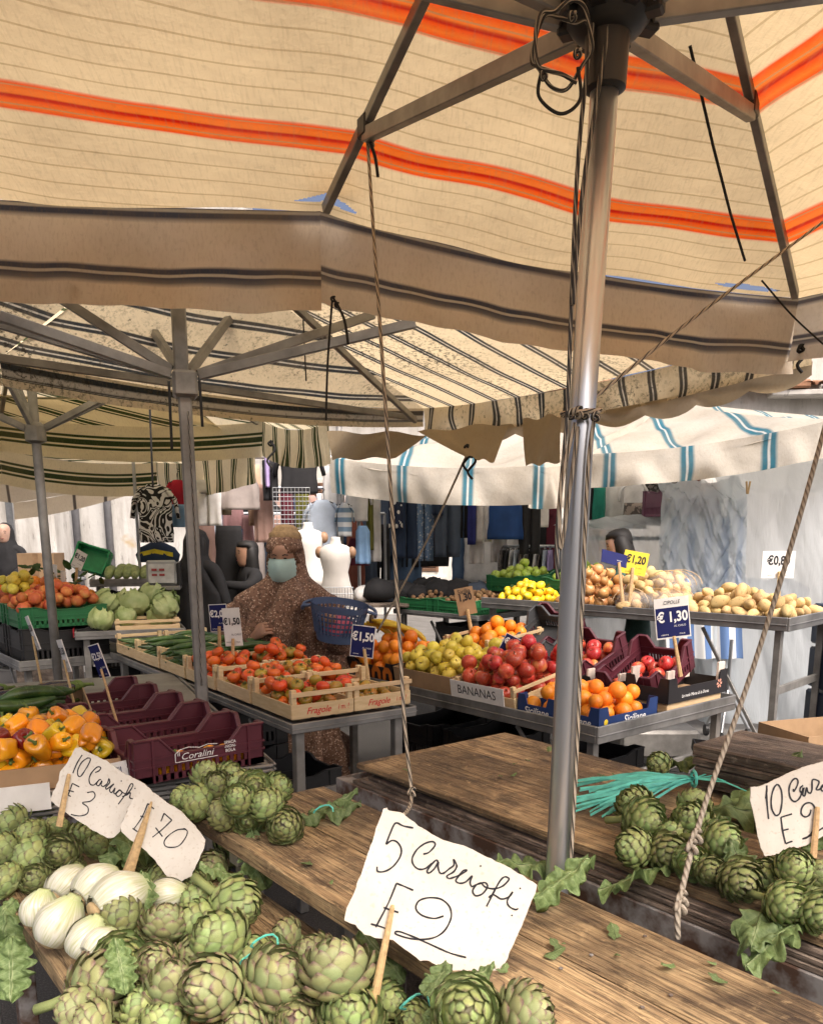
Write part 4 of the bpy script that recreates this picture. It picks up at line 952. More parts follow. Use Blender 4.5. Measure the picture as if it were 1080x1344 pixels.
# bananas beside the oranges
BAN = M('banana_skin', (.62, .42, .03), .5, .2, 30, rand=.2)
bt = thing('banana_bunch', 'small bunch of yellow bananas hanging above the oranges', 'bananas')
c_ = Y(513, 838, 4.75)
for k in range(5):
    m = MB(); a0 = -.5 + k * .22; pts = [c_ + V((.03 * (k - 2) + .10 * (t / 8) * (k - 2) * .25 + .02 * sin(t * .4), -.02 * k, .09 * cos(t / 8 * 1.9) + .02 - .012 * abs(k - 2))) + V((-.11 + .2 * sin(t / 8 * 1.6), 0, 0)) for t in range(9)]
    m.tube(pts, [.006, .012, .016, .018, .018, .017, .015, .011, .006], 7); m.build('banana', BAN, bt, True)
m = MB(); m.lathe([(.012, -.02), (.016, 0), (.01, .025)], 8, c_ + V((-.11, -.03, .115))); m.build('crown', BSTEM, bt)
for k in range(4):
    o = put('orange', ME['orange'][0]); o.location = FD(1.72 - k * .05, .46 + .03 * k, .80); tag(o, 'loose orange resting under the bananas', 'orange', 'loose oranges under the bananas')

# ------------------------------------------------------------------ upper tray table: potatoes, netted potatoes, onions, lemons, green apples, walnuts
mwE = place(FE, .02, .01, 1.022)
pour('potato', 'yellow potato in the loose heap on the tall tray', 'potato', mwE, 122, .70, .80, .036, .10, 0, 41, True, smin=.8, smax=1.25, pack=.8)
mwO = place(FE, 1.12, .01, 1.022)
pour('onion', 'brown onion in the heap beside the netted potatoes', 'onion', mwO, 62, .60, .46, .040, .16, 0, 42, False, tilt=1.1)
NET = M('potato_net', (.66, .48, .28), .7, .2, 8); BLUET = M('blue_ribbon', (.06, .18, .45), .5, .1); 
g = NG('clear_bag'); rr_ = g.noise(g.coord('Object'), 30, 4); CLEAR = g.done(g.n('MixShader', {0: .14, 1: g.n('BsdfTransparent').outputs[0], 2: g.bsdf(Base_Color=(.8, .8, .8), Roughness=.2, Normal=g.bump(rr_, 1., .01)).outputs[0]}))
netlab = ['front-left netted bag of potatoes with blue ribbon', 'netted bag of potatoes lying beside the loose potatoes', 'upper netted bag of potatoes behind the price cards', 'small netted bag of potatoes nearest the onions']
for q, (l0, n0, z_, rz_, S_) in enumerate(((.98, .12, .0, .2, .9), (.80, .20, .0, -.2, 1.1), (.86, .38, .10, .1, 1.2), (1.02, .36, .06, -.3, 1.))):
    t = thing('potato_bag', netlab[q], 'bag', group='netted bags of potatoes'); t.matrix_world = place(FE, l0, n0, 1.03 + z_, 0, rz_)
    for (x, y, z) in heap(17, .26 * S_, .20 * S_, .034, .04, 60 + q, 12, 0, .8): put('potato', random.choice(ME['potato']), t, Matrix.Translation((x - .13, y - .1, z)) @ rndrot() @ Matrix.Scale(.95, 4))
    m = MB(); m.lathe([(.02, -.19), (.06, -.17), (.115, -.10), (.13, 0), (.115, .10), (.06, .17), (.02, .19), (.035, .23)], 20, fn=lambda a, i, r, z: (z * S_, r * 1.0 * S_ * cos(a) * (1 + .06 * noise.noise(V((a * 2, z * 20, q)))), max(.002, .05 + r * .62 * sin(a)))); m.build('net', CLEAR, t, True)
    for x in (-.1, 0, .1):
        m = MB(); m.tube([(x + .02 * sin(a * .6), .128 * S_ * cos(a * .35), max(.004, .055 + .085 * sin(a * .35))) for a in range(0, 10)], .0022, 5); m.build('net_strand', NET, t)
    m = MB(); m.tube([(.19 * S_, -.02, .05), (.2 * S_, .0, .075), (.2 * S_, .025, .06), (.21 * S_, .01, .02)], .008, 6, flat=.4); m.build('ribbon', BLUET, t)
mwLm = place(FE, 1.66, .01, 1.022)
pour('lemon', 'yellow lemon at the left end of the tall tray', 'lemon', mwLm, 52, .42, .42, .030, .08, 0, 43)
LEAF = M('dark_leaf', (.035, .08, .015), .5, .3, 20, trans=.2)
def leaf_mesh(name, L_, W_, mat, curl=.15, wav=.1, sd=0, lobes=0, nu=8, nv=14):
    m = MB()
    def fn(u, v):
        x = (u - .5) * 2; hw = W_ * (sin(pi * min(1, v * .92 + .06)) ** .7) * (1 + (.5 * abs(sin(v * pi * lobes)) ** .7 - .30 if lobes else 0))
        z = curl * L_ * sin(v * 1.8) * v - .18 * W_ * abs(x) ** 1.5 + wav * W_ * noise.noise(V((x * 1.8 + sd, v * 6, sd))) * (abs(x) + .2) + .10 * W_ * (1 - abs(x)) ** 4
        return V((x * hw, v * L_, z))
    m.grid(fn, nu, nv); m.tube([(0, L_ * t / 8, fn(.5, t / 8).z - .001) for t in range(9)], [W_ * .07 * (1.2 - t / 8) for t in range(9)], 5)
    return m.mesh(name, mat, True)
ME['leaf'] = [leaf_mesh('leaf', .08, .022, LEAF, .1, .3, q) for q in range(2)]
for k in range(7):
    t = put('lemon_leaf', ME['leaf'][k % 2]); t.matrix_world = mwLm @ Matrix.Translation((rnd(.05, .35), rnd(.05, .35), .10)) @ rndrot(False, .4); tag(t, 'dark green leaf among the lemons', 'leaf', 'leaves among the lemons')
for q, l0 in enumerate((1.60, 2.12)):
    mw = place(FE, l0, .50, 1.06, .08); plastic_crate(('green crate of green apples behind the lemons', 'green crate of green apples beside the walnuts')[q], mw, GC, 'green crates on the upper tray')
    pour('green_apple', ('green apple in the crate behind the lemons', 'green apple in the crate beside the walnuts')[q], 'apple', mw, 46 if q == 0 else 40, .49, .35, .036, .09, .02, 44 + q, False, tilt=1., group='green apples in crate %d' % (q + 1))
for q, l0 in enumerate((.03, .44)):
    mw = place(FW, l0, .0, .905, .05); plastic_crate(('green plastic crate of walnuts nearer the lemons', 'green plastic crate of walnuts nearer the mannequin')[q], mw, plastic_crate_parts(.50, .40, .11, GREENP, .1), 'green crates of walnuts')
    pour('walnut', ('walnut in the crate nearer the lemons', 'walnut in the crate nearer the mannequin')[q], 'walnut', mw, 145, .49, .39, .0195, .07, .06, 46 + q, True, pack=.85, cand=10)
# cabbages and back trays
mwG = place(FG, .02, .02, .905)
pour('cabbage', 'green cabbage heaped on the metal tray', 'cabbage', mwG, 13, .60, .66, .078, .08, 0, 51, False, smin=.72, smax=.98, pack=.7, tilt=.9)
for k in range(3):
    o = put('cauliflower', ME['cauliflower'][0]); o.location = FG(.42 + k * .12, .04 + .03 * k, .97); tag(o, 'pale cauliflower behind the pole at the left of the cabbages', 'cauliflower', 'cauliflowers on the cabbage tray')
o = wood_crate('shallow pine crate front holding cabbages on the tray', place(FG, .01, .22, .906), wood_crate_mesh(.38, .24, .06), None)
m = MB(); fbox(m, FG, .02, .72, -.022, -.014, .885, .935); rb = m.build('red_edging', M('red_plastic', (.42, .015, .03), .45)); tag(rb, 'red plastic edging strip along the cabbage tray', 'edging')
PGR = M('pale_fennel_greens', (.28, .34, .14), .6, .35, 30, rand=.3)
for k in range(12):
    m = MB(); x0 = .10 + .058 * k; pts = [(0, 0, .03), (.02, .10, .08 + .02 * sin(k)), (.03, .22, .085), (.05 * sin(k), .36, .03)]
    m.tube([V(pts[0]).lerp(V(pts[1]), t / 3) for t in range(3)] + [V(pts[1]).lerp(V(pts[2]), t / 3) for t in range(3)] + [V(pts[2]).lerp(V(pts[3]), t / 3) for t in range(4)], [.02, .034, .04, .042, .042, .04, .038, .034, .028, .012], 8)
    o = m.build('greens_bunch', PGR, None, True); o.matrix_world = place(FI, .05, .12 + k * .068, 1.125, 0, rnd(-.5, .2)); tag(o, 'pale green vegetable bunch on the high back tray', 'vegetable', 'pale bunches on the back tray')
# peaches and oranges at far left
fH = Fr((-2.28, 4.75), (-.62, .78))
for q in range(3):
    for z_, parts, nme in ((.745, KC, 'black'), (.95, GC, 'green')):
        plastic_crate(f'{["nearest", "middle", "furthest"][q]} {nme} crate under the heaped stone fruit at far left', place(fH, .03 + q * .40, .03, z_), parts, f'{nme} crates at far left')
    mw = place(fH, .03 + q * .40, .03, 1.0, .10)
    kd = ['peach', 'peach', 'orange'][q]
    pour(kd, f'{["dark red peach in the nearest green crate", "peach in the middle green crate", "orange with leaves in the furthest green crate"][q]}', kd, mw, 44, .49, .38, .033, .06, .03, 70 + q)
mw = place(fH, .62, .30, 1.02, .0)
pour('orange', 'orange in the leafy heap above the peaches', 'orange', mw, 40, .5, .6, .034, .10, 0., 77)
for k in range(34):
    t = put('orange_leaf', ME['leaf'][k % 2]); t.matrix_world = mw @ Matrix.Translation((rnd(0, .5), rnd(-.05, .6), rnd(.10, .26))) @ rndrot(False, .9); tag(t, 'dark leaf sticking out of the heaped oranges at far left', 'leaf', 'leaves among the left oranges')
pour('yellow_apple', 'small yellow fruit among the peaches at far left', 'fruit', place(fH, .35, .03, 1.13, .1), 12, .2, .25, .03, .03, 0, 79, group='yellow fruits among the peaches')

# ------------------------------------------------------------------ artichokes
def bract_mat(name, pale, mid, tip):
    g = NG(name); uv = g.n('SeparateXYZ', {0: g.n('TexCoord').outputs['UV']}); r = g.rand(); ob = g.coord('Object')
    nz = g.noise(ob, 26, 4, .6)
    t = g.math('ADD', uv.outputs[1], g.math('MULTIPLY_ADD', nz, .35, -.17))
    c = g.ramp(t, [(.15, pale), (.55, mid), (.78, mid), (.93, tip), (1., dk(tip, .6))])
    e = g.math('ABSOLUTE', g.math('SUBTRACT', uv.outputs[0], .5))
    c = g.mix(g.ramp(e, [(.36, (0, 0, 0)), (.5, (.6, .6, .6))]), c, tip)
    st = g.noise(g.n('Mapping', {0: ob, 3: (30, 30, 3)}).outputs[0], 3, 3)
    c = g.mix(g.ramp(st, [(.45, (0, 0, 0)), (.7, (.35, .35, .35))]), c, dk(pale, 1.15))
    c = g.n('HueSaturation', {'Hue': g.math('MULTIPLY_ADD', r, .05, .485), 'Value': g.math('MULTIPLY_ADD', g.math('FRACT', g.math('MULTIPLY', r, 9.7)), .35, .82), 'Color': c}).outputs[0]
    return g.done(g.bsdf(Base_Color=c, Roughness=.5, Normal=g.bump(st, .35, .0012)))
BR_G = bract_mat('green_bract', (.40, .46, .21), (.27, .33, .11), (.12, .10, .045))
BR_P = bract_mat('purplish_bract', (.39, .42, .20), (.27, .285, .12), (.16, .08, .075))
BR_D = bract_mat('dark_bract', (.38, .41, .17), (.22, .24, .09), (.055, .035, .028))
ASTEM = M('artichoke_stem', (.20, .26, .08), .6, .3, 40, c2=(.30, .34, .14), bump=.3)
def bract_shape(mat, fat=1., flare=0.):
    m = MB(); nu, nv = 4, 5
    hw = [.30, .42, .50, .46, .30, .03]
    def pt(u, v, off):
        i = min(int(v * nv), nv - 1); f = v * nv - i; h = hw[i] * (1 - f) + hw[i + 1] * f
        x = (u - .5) * 2 * h * fat; z = v
        y = -.55 * x * x + .20 * sin(v * pi * .8) - .10 * v ** 3 + flare * v * v + .07 * (1 - abs(u - .5) * 2) * v
        return V((x, y - off, z))
    m.grid(lambda u, v: pt(u, v, 0), nu, nv); m.grid(lambda u, v: pt(1 - u, v, .05 * (1 - v * .7)), nu, nv, lambda u, v: (u, v))
    return m.mesh('bract', mat, True)
BRM = {k: [bract_shape(mt, 1.0, 0.), bract_shape(mt, .95, .12), bract_shape(mt, 1.08, .05)] for k, mt in (('g', BR_G), ('p', BR_P), ('d', BR_D))}
CORE = {k: MB().lathe([(.2, -.85), (.55, -.75), (.80, -.45), (.88, -.1), (.80, .25), (.58, .55), (.28, .74), (.02, .80)], 14).mesh('heart', mt, True) for k, mt in (('g', BR_G), ('p', BR_P), ('d', BR_D))}
STEMM = [MB().tube([(0, 0, -.62), (.03, .02, -1.1), (.1 * q, .05, -1.7), (.22 * q, .02, -2.3)], [.24, .2, .19, .2], 8).mesh('stem', ASTEM, True) for q in (-1, .4, 1.2)]
GA_ = pi * (3 - sqrt(5))
def bract_transforms(n, opened, sd):
    """unit artichoke: radius 1, height about 2, tip +Z; bracts follow the egg-shaped outline"""
    R_ = random.Random(sd); out = []
    for i in range(n):
        t = (i + .5) / n; a = i * GA_ + R_.uniform(-.08, .08)
        cz = -.90 + 1.84 * t ** .92; th = math.acos(max(-1, min(1, -cz)))
        r = .93 * sin(th) * (1 - .10 * max(0, cz)); zb = cz * (.86 if cz < 0 else .92) - .12
        L_ = (.62 + .12 * sin(pi * t)) * R_.uniform(.92, 1.08) * (1 - .30 * t * t); W_ = (.74 + .12 * sin(pi * t)) * (1 - .50 * t ** 1.5)
        lean = (th - pi / 2) * .86 - opened * (1 - .3 * t) + .05 + R_.uniform(-.11, .08)
        B = Matrix.Rotation(a - pi / 2, 4, 'Z') @ Matrix.Translation((0, r, zb)) @ Matrix.Rotation(lean, 4, 'X') @ Matrix.Rotation(R_.uniform(-.08, .08), 4, 'Y') @ Matrix.Diagonal((W_, W_ * .8, L_, 1))
        out.append(B)
    return out
BT = {}
for n_ in (48, 62):
    for o_ in range(3): BT[(n_, o_)] = bract_transforms(n_, (.10, .18, .30)[o_], n_ + o_)
acount = 0
def artichoke(c_, size, tipdir, label, kind='g', group=None, n=62, opened=None, stem=True, stretch=1.):
    """size = width in metres"""
    global acount; acount += 1
    t = thing('artichoke', label, 'artichoke', group=group)
    q = V(tipdir).normalized().to_track_quat('Z', 'Y').to_matrix().to_4x4()
    s_ = size / 2 / 1.06
    t.matrix_world = Matrix.Translation(c_) @ q @ Matrix.Rotation(acount * 1.7, 4, 'Z') @ Matrix.Diagonal((s_, s_, s_ * stretch, 1))
    put('heart', CORE[kind], t)
    if stem: put('stem', STEMM[acount % 3], t)
    o_ = acount % 3 if opened is None else opened
    for k, B in enumerate(BT[(n, o_)]): put('bract', BRM[kind][(k + acount) % 3], t, B)
    return t
TIP = {'c': (0, -.92, .38), 'u': (0, .25, 1), 'l': (-1, -.15, .35), 'r': (1, -.15, .3), 'lu': (-.7, -.1, .8), 'ru': (.7, 0, .8), 'cu': (-.1, -.6, .8), 'lc': (-.65, -.75, .3), 'rc': (.6, -.75, .25), 'd': (.1, -.9, -.25), 'ld': (-.9, -.5, -.1), 'rd': (.8, -.55, -.1), 'b': (.1, .9, .3)}
# (u, v, width px, tip, kind, extra height) on the low bench
FRONT = [(54, 1058, 33, 'u', 'g', 0), (19, 1079, 39, 'l', 'g', 0), (41, 1097, 43, 'lu', 'g', .01), (8, 1114, 38, 'l', 'g', 0), (44, 1124, 46, 'l', 'g', .02), (72, 1087, 35, 'u', 'g', 0), (109, 1099, 38, 'ru', 'g', 0), (81, 1119, 43, 'c', 'd', .03),
 (10, 1155, 42, 'l', 'g', 0), (47, 1154, 37, 'cu', 'd', 0), (152, 1132, 33, 'c', 'g', 0), (194, 1135, 30, 'u', 'd', 0), (208, 1153, 32, 'r', 'g', 0), (187, 1161, 27, 'cu', 'g', 0), (255, 1159, 36, 'cu', 'g', 0), (280, 1137, 38, 'lc', 'p', 0), (305, 1114, 43, 'ru', 'g', .0), (130, 1112, 34, 'u', 'g', 0), (175, 1118, 32, 'u', 'g', 0), (232, 1133, 32, 'ru', 'd', 0), (95, 1140, 34, 'r', 'd', 0),
 (160, 1203, 50, 'lu', 'd', .05), (218, 1214, 54, 'u', 'p', .04), (309, 1186, 62, 'rd', 'g', .05), (262, 1184, 48, 'l', 'g', .03), (262, 1212, 56, 'l', 'g', .03), (288, 1233, 74, 'lu', 'g', .03), (377, 1229, 44, 'l', 'p', 0), (159, 1257, 56, 'rc', 'g', .03), (205, 1266, 56, 'cu', 'p', .03), (132, 1291, 74, 'r', 'p', .0), (229, 1299, 68, 'u', 'p', .02), (280, 1297, 78, 'lc', 'p', .04), (362, 1287, 84, 'ru', 'p', .03), (443, 1277, 86, 'u', 'p', .05),
 (103, 1326, 60, 'l', 'p', 0), (122, 1346, 58, 'l', 'p', 0), (190, 1324, 60, 'lu', 'g', 0), (214, 1346, 60, 'u', 'g', .0), (319, 1344, 64, 'lc', 'p', .0), (389, 1342, 66, 'cu', 'p', .0), (460, 1334, 78, 'cu', 'g', .01), (415, 1258, 60, 'lu', 'p', .01), (505, 1316, 50, 'r', 'g', 0), (543, 1338, 46, 'lc', 'g', 0), (612, 1326, 80, 'c', 'g', .02), (690, 1332, 74, 'r', 'p', .0), (334, 1262, 60, 'l', 'g', 0), (255, 1262, 58, 'r', 'p', 0)]
REAR = [(272, 1019, 37, 'u', 'g', .03), (286, 1033, 40, 'cu', 'd', .03), (301, 1018, 34, 'ru', 'g', .03), (319, 1031, 41, 'lu', 'g', .05), (261, 1053, 44, 'l', 'g', 0), (296, 1068, 41, 'l', 'd', 0), (327, 1070, 44, 'd', 'g', .0), (350, 1056, 42, 'lu', 'g', .04), (362, 1035, 40, 'ru', 'g', .03), (334, 1032, 36, 'rc', 'g', .06), (374, 1084, 45, 'c', 'd', .0), (240, 1048, 32, 'l', 'g', 0), (236, 1068, 32, 'l', 'd', -.04), (314, 1050, 40, 'cu', 'g', .05)]
RIGHT = [(832, 1056, 46, 'lu', 'g', .02), (845, 1076, 52, 'rc', 'g', .03), (832, 1113, 46, 'l', 'g', 0), (874, 1118, 45, 'd', 'd', 0), (908, 1078, 48, 'lu', 'g', .03), (911, 1055, 40, 'u', 'g', .03), (946, 1104, 49, 'rc', 'g', .03), (906, 1132, 40, 'lc', 'g', 0), (932, 1143, 37, 'c', 'd', 0), (971, 1155, 50, 'd', 'd', 0), (1010, 1152, 44, 'l', 'g', 0), (1043, 1141, 50, 'cu', 'g', .035), (1032, 1187, 54, 'rc', 'g', 0), (1074, 1197, 52, 'd', 'g', 0), (1077, 1148, 42, 'u', 'd', .03), (865, 1003, 30, 'l', 'g', 0), (880, 1098, 44, 'u', 'g', .0), (1064, 1168, 44, 'rc', 'd', 0)]
def near_words(u, v, what):
    return what
spec = {(81, 1119): 'dark artichoke facing the viewer beside the topmost fennel', (443, 1277): 'large purplish artichoke left of the slanted stick of the central card', (612, 1326): 'green artichoke facing the viewer below the central price card', (690, 1332): 'purplish artichoke at the right end of the front row', (377, 1229): 'small purplish artichoke lying apart on the low bench', (309, 1186): 'bright green artichoke pointing down right, topmost of the front heap', (374, 1084): 'dark artichoke facing the viewer at the end of the rear heap', (362, 1287): 'large purplish artichoke tied with turquoise string', (160, 1203): 'dark green artichoke resting against the fennel', (971, 1155): 'dark artichoke facing the viewer under the right-hand card', (874, 1118): 'dark opened artichoke in the right-hand heap before the raffia', (865, 1003): 'lone small artichoke beside the weathered board stack', (1043, 1141): 'green artichoke standing against the right-hand price card', (47, 1154): 'brownish artichoke next to the leftmost fennel', (932, 1143): 'small dark artichoke facing the viewer beside the knotted rope', (152, 1132): 'small artichoke facing the viewer under the torn "E 70" card', (280, 1297): 'large purplish artichoke in the middle of the front heap', (832, 1056): 'leftmost upper artichoke of the right-hand heap beside the raffia'}
spec[(152, 1132)] = 'small artichoke facing the viewer below the double price card'
KW = {'g': 'green', 'p': 'purplish', 'd': 'dark green'}
OR_ = {'c': 'facing the viewer', 'u': 'pointing up', 'l': 'pointing left', 'r': 'pointing right', 'lu': 'tilted up left', 'ru': 'tilted up right', 'cu': 'tilted towards the viewer', 'lc': 'turned left towards the viewer', 'rc': 'turned right towards the viewer', 'd': 'nodding towards the viewer', 'rd': 'drooping to the right', 'ld': 'drooping left', 'b': 'pointing away'}
used_lab = {}
def lay(lst, tz, gname, where):
    for (u, v, wpx, tp, kd, ex) in lst:
        z_ = tz + .046 * wpx / 60 + ex if tz < .8 else tz + .036 + ex
        if tz < .8 and u > 560: z_ = A2Z + .04
        p = Z(u, v, z_); D_ = wpx * depth(p) / F
        d = V(TIP[tp]) + V((rnd(-.2, .2), rnd(-.15, .15), rnd(-.15, .15)))
        lb = spec.get((u, v)) or f'{KW[kd]} artichoke {OR_[tp]} {where(u, v)}'
        artichoke(p, D_ * 1.08, d, lb, kd, gname, 62 if wpx > 40 else 48, 2 if tp == 'd' else None, stem=tp not in ('c', 'd') and wpx > 30, stretch=rnd(.88, 1.1))
lay(FRONT, A1Z, 'artichokes on the low front bench', lambda u, v: ('beside the left edge of the rear group' if u < 60 and v < 1130 else 'behind the fennel bulbs' if v < 1175 and u < 235 else 'right of the double price card' if v < 1200 else 'in the bottom row' if v > 1318 else 'between fennel and the central card' if u > 200 else 'below the fennel bulbs'))
lay(REAR, A2Z, 'artichokes heaped at the rear end of the bare bench', lambda u, v: 'in the upper half of the rear heap' if v < 1045 else 'in the lower half of the rear heap')
lay(RIGHT, A3Z + .014, 'artichokes on the plywood table', lambda u, v: 'left of the knotted rope on the plywood table' if u < 910 else 'under the right-hand price card' if u > 990 else 'right of the knotted rope on the plywood table')

# ------------------------------------------------------------------ fennel
g = NG('fennel_bulb'); uv = g.n('SeparateXYZ', {0: g.n('TexCoord').outputs['UV']}); ob = g.coord('Object')
stf = g.noise(g.n('CombineXYZ', {0: g.math('MULTIPLY', uv.outputs[0], 34.), 1: g.math('MULTIPLY', uv.outputs[1], 2.), 2: g.math('MULTIPLY', g.rand(), 40.)}).outputs[0], 1., 3)
c = g.ramp(stf, [(.36, (.44, .46, .27)), (.5, (.58, .58, .45)), (.62, (.65, .65, .56))]); c = g.mix(g.ramp(uv.outputs[1], [(.72, (0, 0, 0)), (1., (.75, .75, .75))]), c, (.42, .52, .20))
c = g.mix(g.ramp(g.noise(ob, 9, 4), [(.6, (0, 0, 0)), (.75, (.3, .3, .3))]), c, (.5, .4, .22))
FENN = g.done(g.bsdf(Base_Color=c, Roughness=.32, Normal=g.bump(stf, .5, .0015)))
ROOT = M('fennel_root', (.45, .33, .17), .8, .3, 60, bump=.5)
def fennel_layer(k, sd):
    """one overlapping sheath of the bulb; tip +Z, root -Z"""
    a0 = k * 2.4 + sd; R_ = 1.0 - .05 * k
    def fn(u, v):
        a = a0 + (u - .5) * 3.6 * (1 - .35 * v * v); z = -.78 + 1.65 * v
        r = R_ * (sqrt(max(0, 1 - ((z + .05) / .92) ** 2)) if z < .1 else 1 - .62 * ((z - .1) / .8) ** 1.5) if True else 0
        r = max(r, .18) + .025 * sin(a * 9 + sd) * (1 - v) * .4 + .045 * abs(u - .5) * 2
        return V((r * cos(a), r * sin(a) * .78, z * 1.02))
    m = MB(); m.grid(fn, 16, 14); return m.mesh('sheath', FENN, True)
FL_ = [fennel_layer(k, .4) for k in range(4)]
FBODY = MB().lathe([(.22, -.80), (.5, -.72), (.78, -.5), (.9, -.15), (.88, .12), (.68, .45), (.42, .75), (.30, 1.0)], 20, fn=lambda a, i, r, z: (r * cos(a) * .97, r * sin(a) * .74, z)).mesh('bulb', FENN, True)
FROOT = MB().lathe([(.02, -.97), (.20, -.965), (.32, -.93), (.38, -.84), (.30, -.70)], 14, fn=lambda a, i, r, z: (r * cos(a) * (1 + .1 * sin(3 * a)), r * sin(a) * .9, z)).mesh('root_plate', ROOT, True)
FST = [MB().tube([(x, 0, .75), (x * 1.5, .02, 1.15), (x * 2.2, .03, 1.45)], [.22, .17, .15], 10).mesh('stalk', M('fennel_stalk', (.40, .50, .20), .5, .3, 30), True) for x in (-.16, .16)]
for (u, v, wpx, d, lb) in ((87, 1160, 50, (.3, .8, .35), 'rear left white fennel bulb with its root cut facing the viewer'), (126, 1164, 58, (.5, .8, .3), 'topmost white fennel bulb of the heap'), (52, 1193, 44, (.2, .3, .9), 'leftmost white fennel bulb at the bench edge'), (80, 1209, 62, (.45, .35, .8), 'large round fennel bulb in the front left of the heap'), (158, 1180, 72, (.75, .75, .2), 'largest white fennel bulb with brown root end in the middle'), (114, 1230, 52, (.5, .3, .8), 'fennel bulb in front of the largest one'), (132, 1240, 44, (.55, .8, .35), 'lowest fennel bulb touching the purplish artichokes'), (222, 1177, 50, (1, -.05, .12), 'fennel bulb lying with its stalk end to the right')):
    z_ = A1Z + .05 + (.05 if u in (158, 126) else .02); p = Z(u, v, z_); s_ = wpx * depth(p) / F / 2 * 1.2
    t = thing('fennel', lb, 'fennel', group='white fennel bulbs'); q = V(d).normalized().to_track_quat('Z', 'Y').to_matrix().to_4x4()
    t.matrix_world = Matrix.Translation(p) @ q @ Matrix.Rotation(rnd(0, 6), 4, 'Z') @ Matrix.Scale(s_, 4)
    put('bulb', FBODY, t); put('root_plate', FROOT, t)
    for me in FL_: put('sheath', me, t)
    if u in (222,):
        for me in FST: put('stalk', me, t)

# ------------------------------------------------------------------ artichoke leaves, scraps, raffia
g = NG('artichoke_leaf'); uvc = g.n('SeparateXYZ', {0: g.n('TexCoord').outputs['UV']}); ob = g.coord('Object')
c = g.ramp(g.noise(ob, 18, 5, .6), [(.3, (.09, .15, .045)), (.7, (.21, .29, .11))])
rib = g.math('ABSOLUTE', g.math('SUBTRACT', uvc.outputs[0], .5)); vein = g.math('ABSOLUTE', g.math('SUBTRACT', g.math('FRACT', g.math('ADD', g.math('MULTIPLY', uvc.outputs[1], 9.), g.math('MULTIPLY', rib, -3.))), .5))
c = g.mix(g.ramp(vein, [(.0, (.6, .6, .6)), (.09, (0, 0, 0))]), c, (.26, .34, .15)); c = g.mix(g.ramp(rib, [(.02, (.8, .8, .8)), (.06, (0, 0, 0))]), c, (.36, .42, .22))
c = g.n('HueSaturation', {'Value': g.math('MULTIPLY_ADD', g.rand(), .6, .7), 'Color': c}).outputs[0]
b_ = g.bsdf(Base_Color=c, Roughness=.6, Normal=g.bump(g.math('ADD', g.noise(ob, 60, 4), vein), .5, .002)); ALEAF = g.done(g.n('MixShader', {0: .2, 1: b_.outputs[0], 2: g.n('BsdfTranslucent', {'Color': c}).outputs[0]}))
ME['aleaf'] = [leaf_mesh('leaf', 1., .25, ALEAF, c_, 1.1, q, 6, 14, 40) for q, c_ in enumerate((.12, -.25, .3, -.5))]
def aleaf(u, v, z_, L_, yaw, pitch, roll, lb, k=0, wide=1., group='loose artichoke leaves'):
    o = put('artichoke_leaf', ME['aleaf'][k % 4]); p = Z(u, v, z_)
    o.matrix_world = Matrix.Translation(p) @ Matrix.Rotation(radians(yaw), 4, 'Z') @ Matrix.Rotation(radians(pitch), 4, 'X') @ Matrix.Rotation(radians(roll), 4, 'Y') @ Matrix.Diagonal((L_ * wide, L_, L_, 1))
    return tag(o, lb, 'leaf', group)
aleaf(700, 1182, .872, .13, -62, 18, 10, 'long pale leaf stalk curling up in front of the steel pole', 0, .8)
aleaf(735, 1160, .86, .12, -48, 22, 20, 'narrow leaf tip rising right of the pole foot', 1, .45)
aleaf(640, 1135, .87, .16, -75, 4, 0, 'dark leaf lying behind the central card left of the pole', 1)
aleaf(330, 1090, .86, .13, -150, -38, 0, 'grey green leaf hanging off the end of the bare bench', 1, 1.1)
aleaf(395, 1075, .862, .14, -80, 4, 0, 'leaf lying on the bare bench beside the rear heap', 0, .6)
aleaf(405, 1068, .862, .12, -72, 5, 12, 'second leaf pointing right on the bare bench', 2, .4)
for k, (u, v, yw, pt_) in enumerate(((20, 1180, 150, -40), (8, 1200, 185, -68), (35, 1190, 170, -75), (0, 1165, 130, -25), (15, 1230, 190, -80))): aleaf(u, v, .74, .12, yw, pt_, 15 * (k % 3 - 1), 'limp green leaf hanging over the left end of the low bench', k, 1.3, 'leaves hanging at the left end')
for k, (u, v, yw, pt_, lb) in enumerate(((560, 1300, 20, 35, 'broad leaf standing below the central card'), (530, 1290, 60, 50, 'curled leaf beside the slanted stick'), (590, 1290, -40, 25, 'veined leaf under the lower edge of the central card'), (555, 1325, -10, 60, 'small upright leaf between the two bottom artichokes'), (612, 1305, -70, 25, 'leaf stem poking out below the central card'))): aleaf(u, v + (0 if u < 550 else 8), .775 if u < 550 else .862, (.11 if k != 3 else .07) if u < 550 else .07, yw if u < 550 else -30 - 25 * k, pt_ if u < 550 else 8, rnd(-20, 20), lb, k, 1.3)
for k, (u, v, yw, pt_, L_, lb) in enumerate(((185, 1212, 10, 40, .10, 'folded leaf lying against the dark artichoke by the fennel'), (130, 1128, -60, 10, .14, 'dark leaf behind the fennel bulbs'), (180, 1125, 40, 15, .14, 'shadowed leaf under the double price card'), (330, 1240, -80, 20, .10, 'pale leaf stalk beside the front heap'), (166, 1305, 30, 45, .09, 'narrow leaf between the lower purplish artichokes'), (385, 1315, -20, 40, .07, 'small leaf on the tied artichoke'), (320, 1150, 120, 10, .10, 'leaf between the rear heap and the low bench'), (245, 1100, 100, 12, .12, 'leaf at the left of the rear heap'))): aleaf(u, v, .79, L_, yw, pt_, rnd(-25, 25), lb, k, 1.)
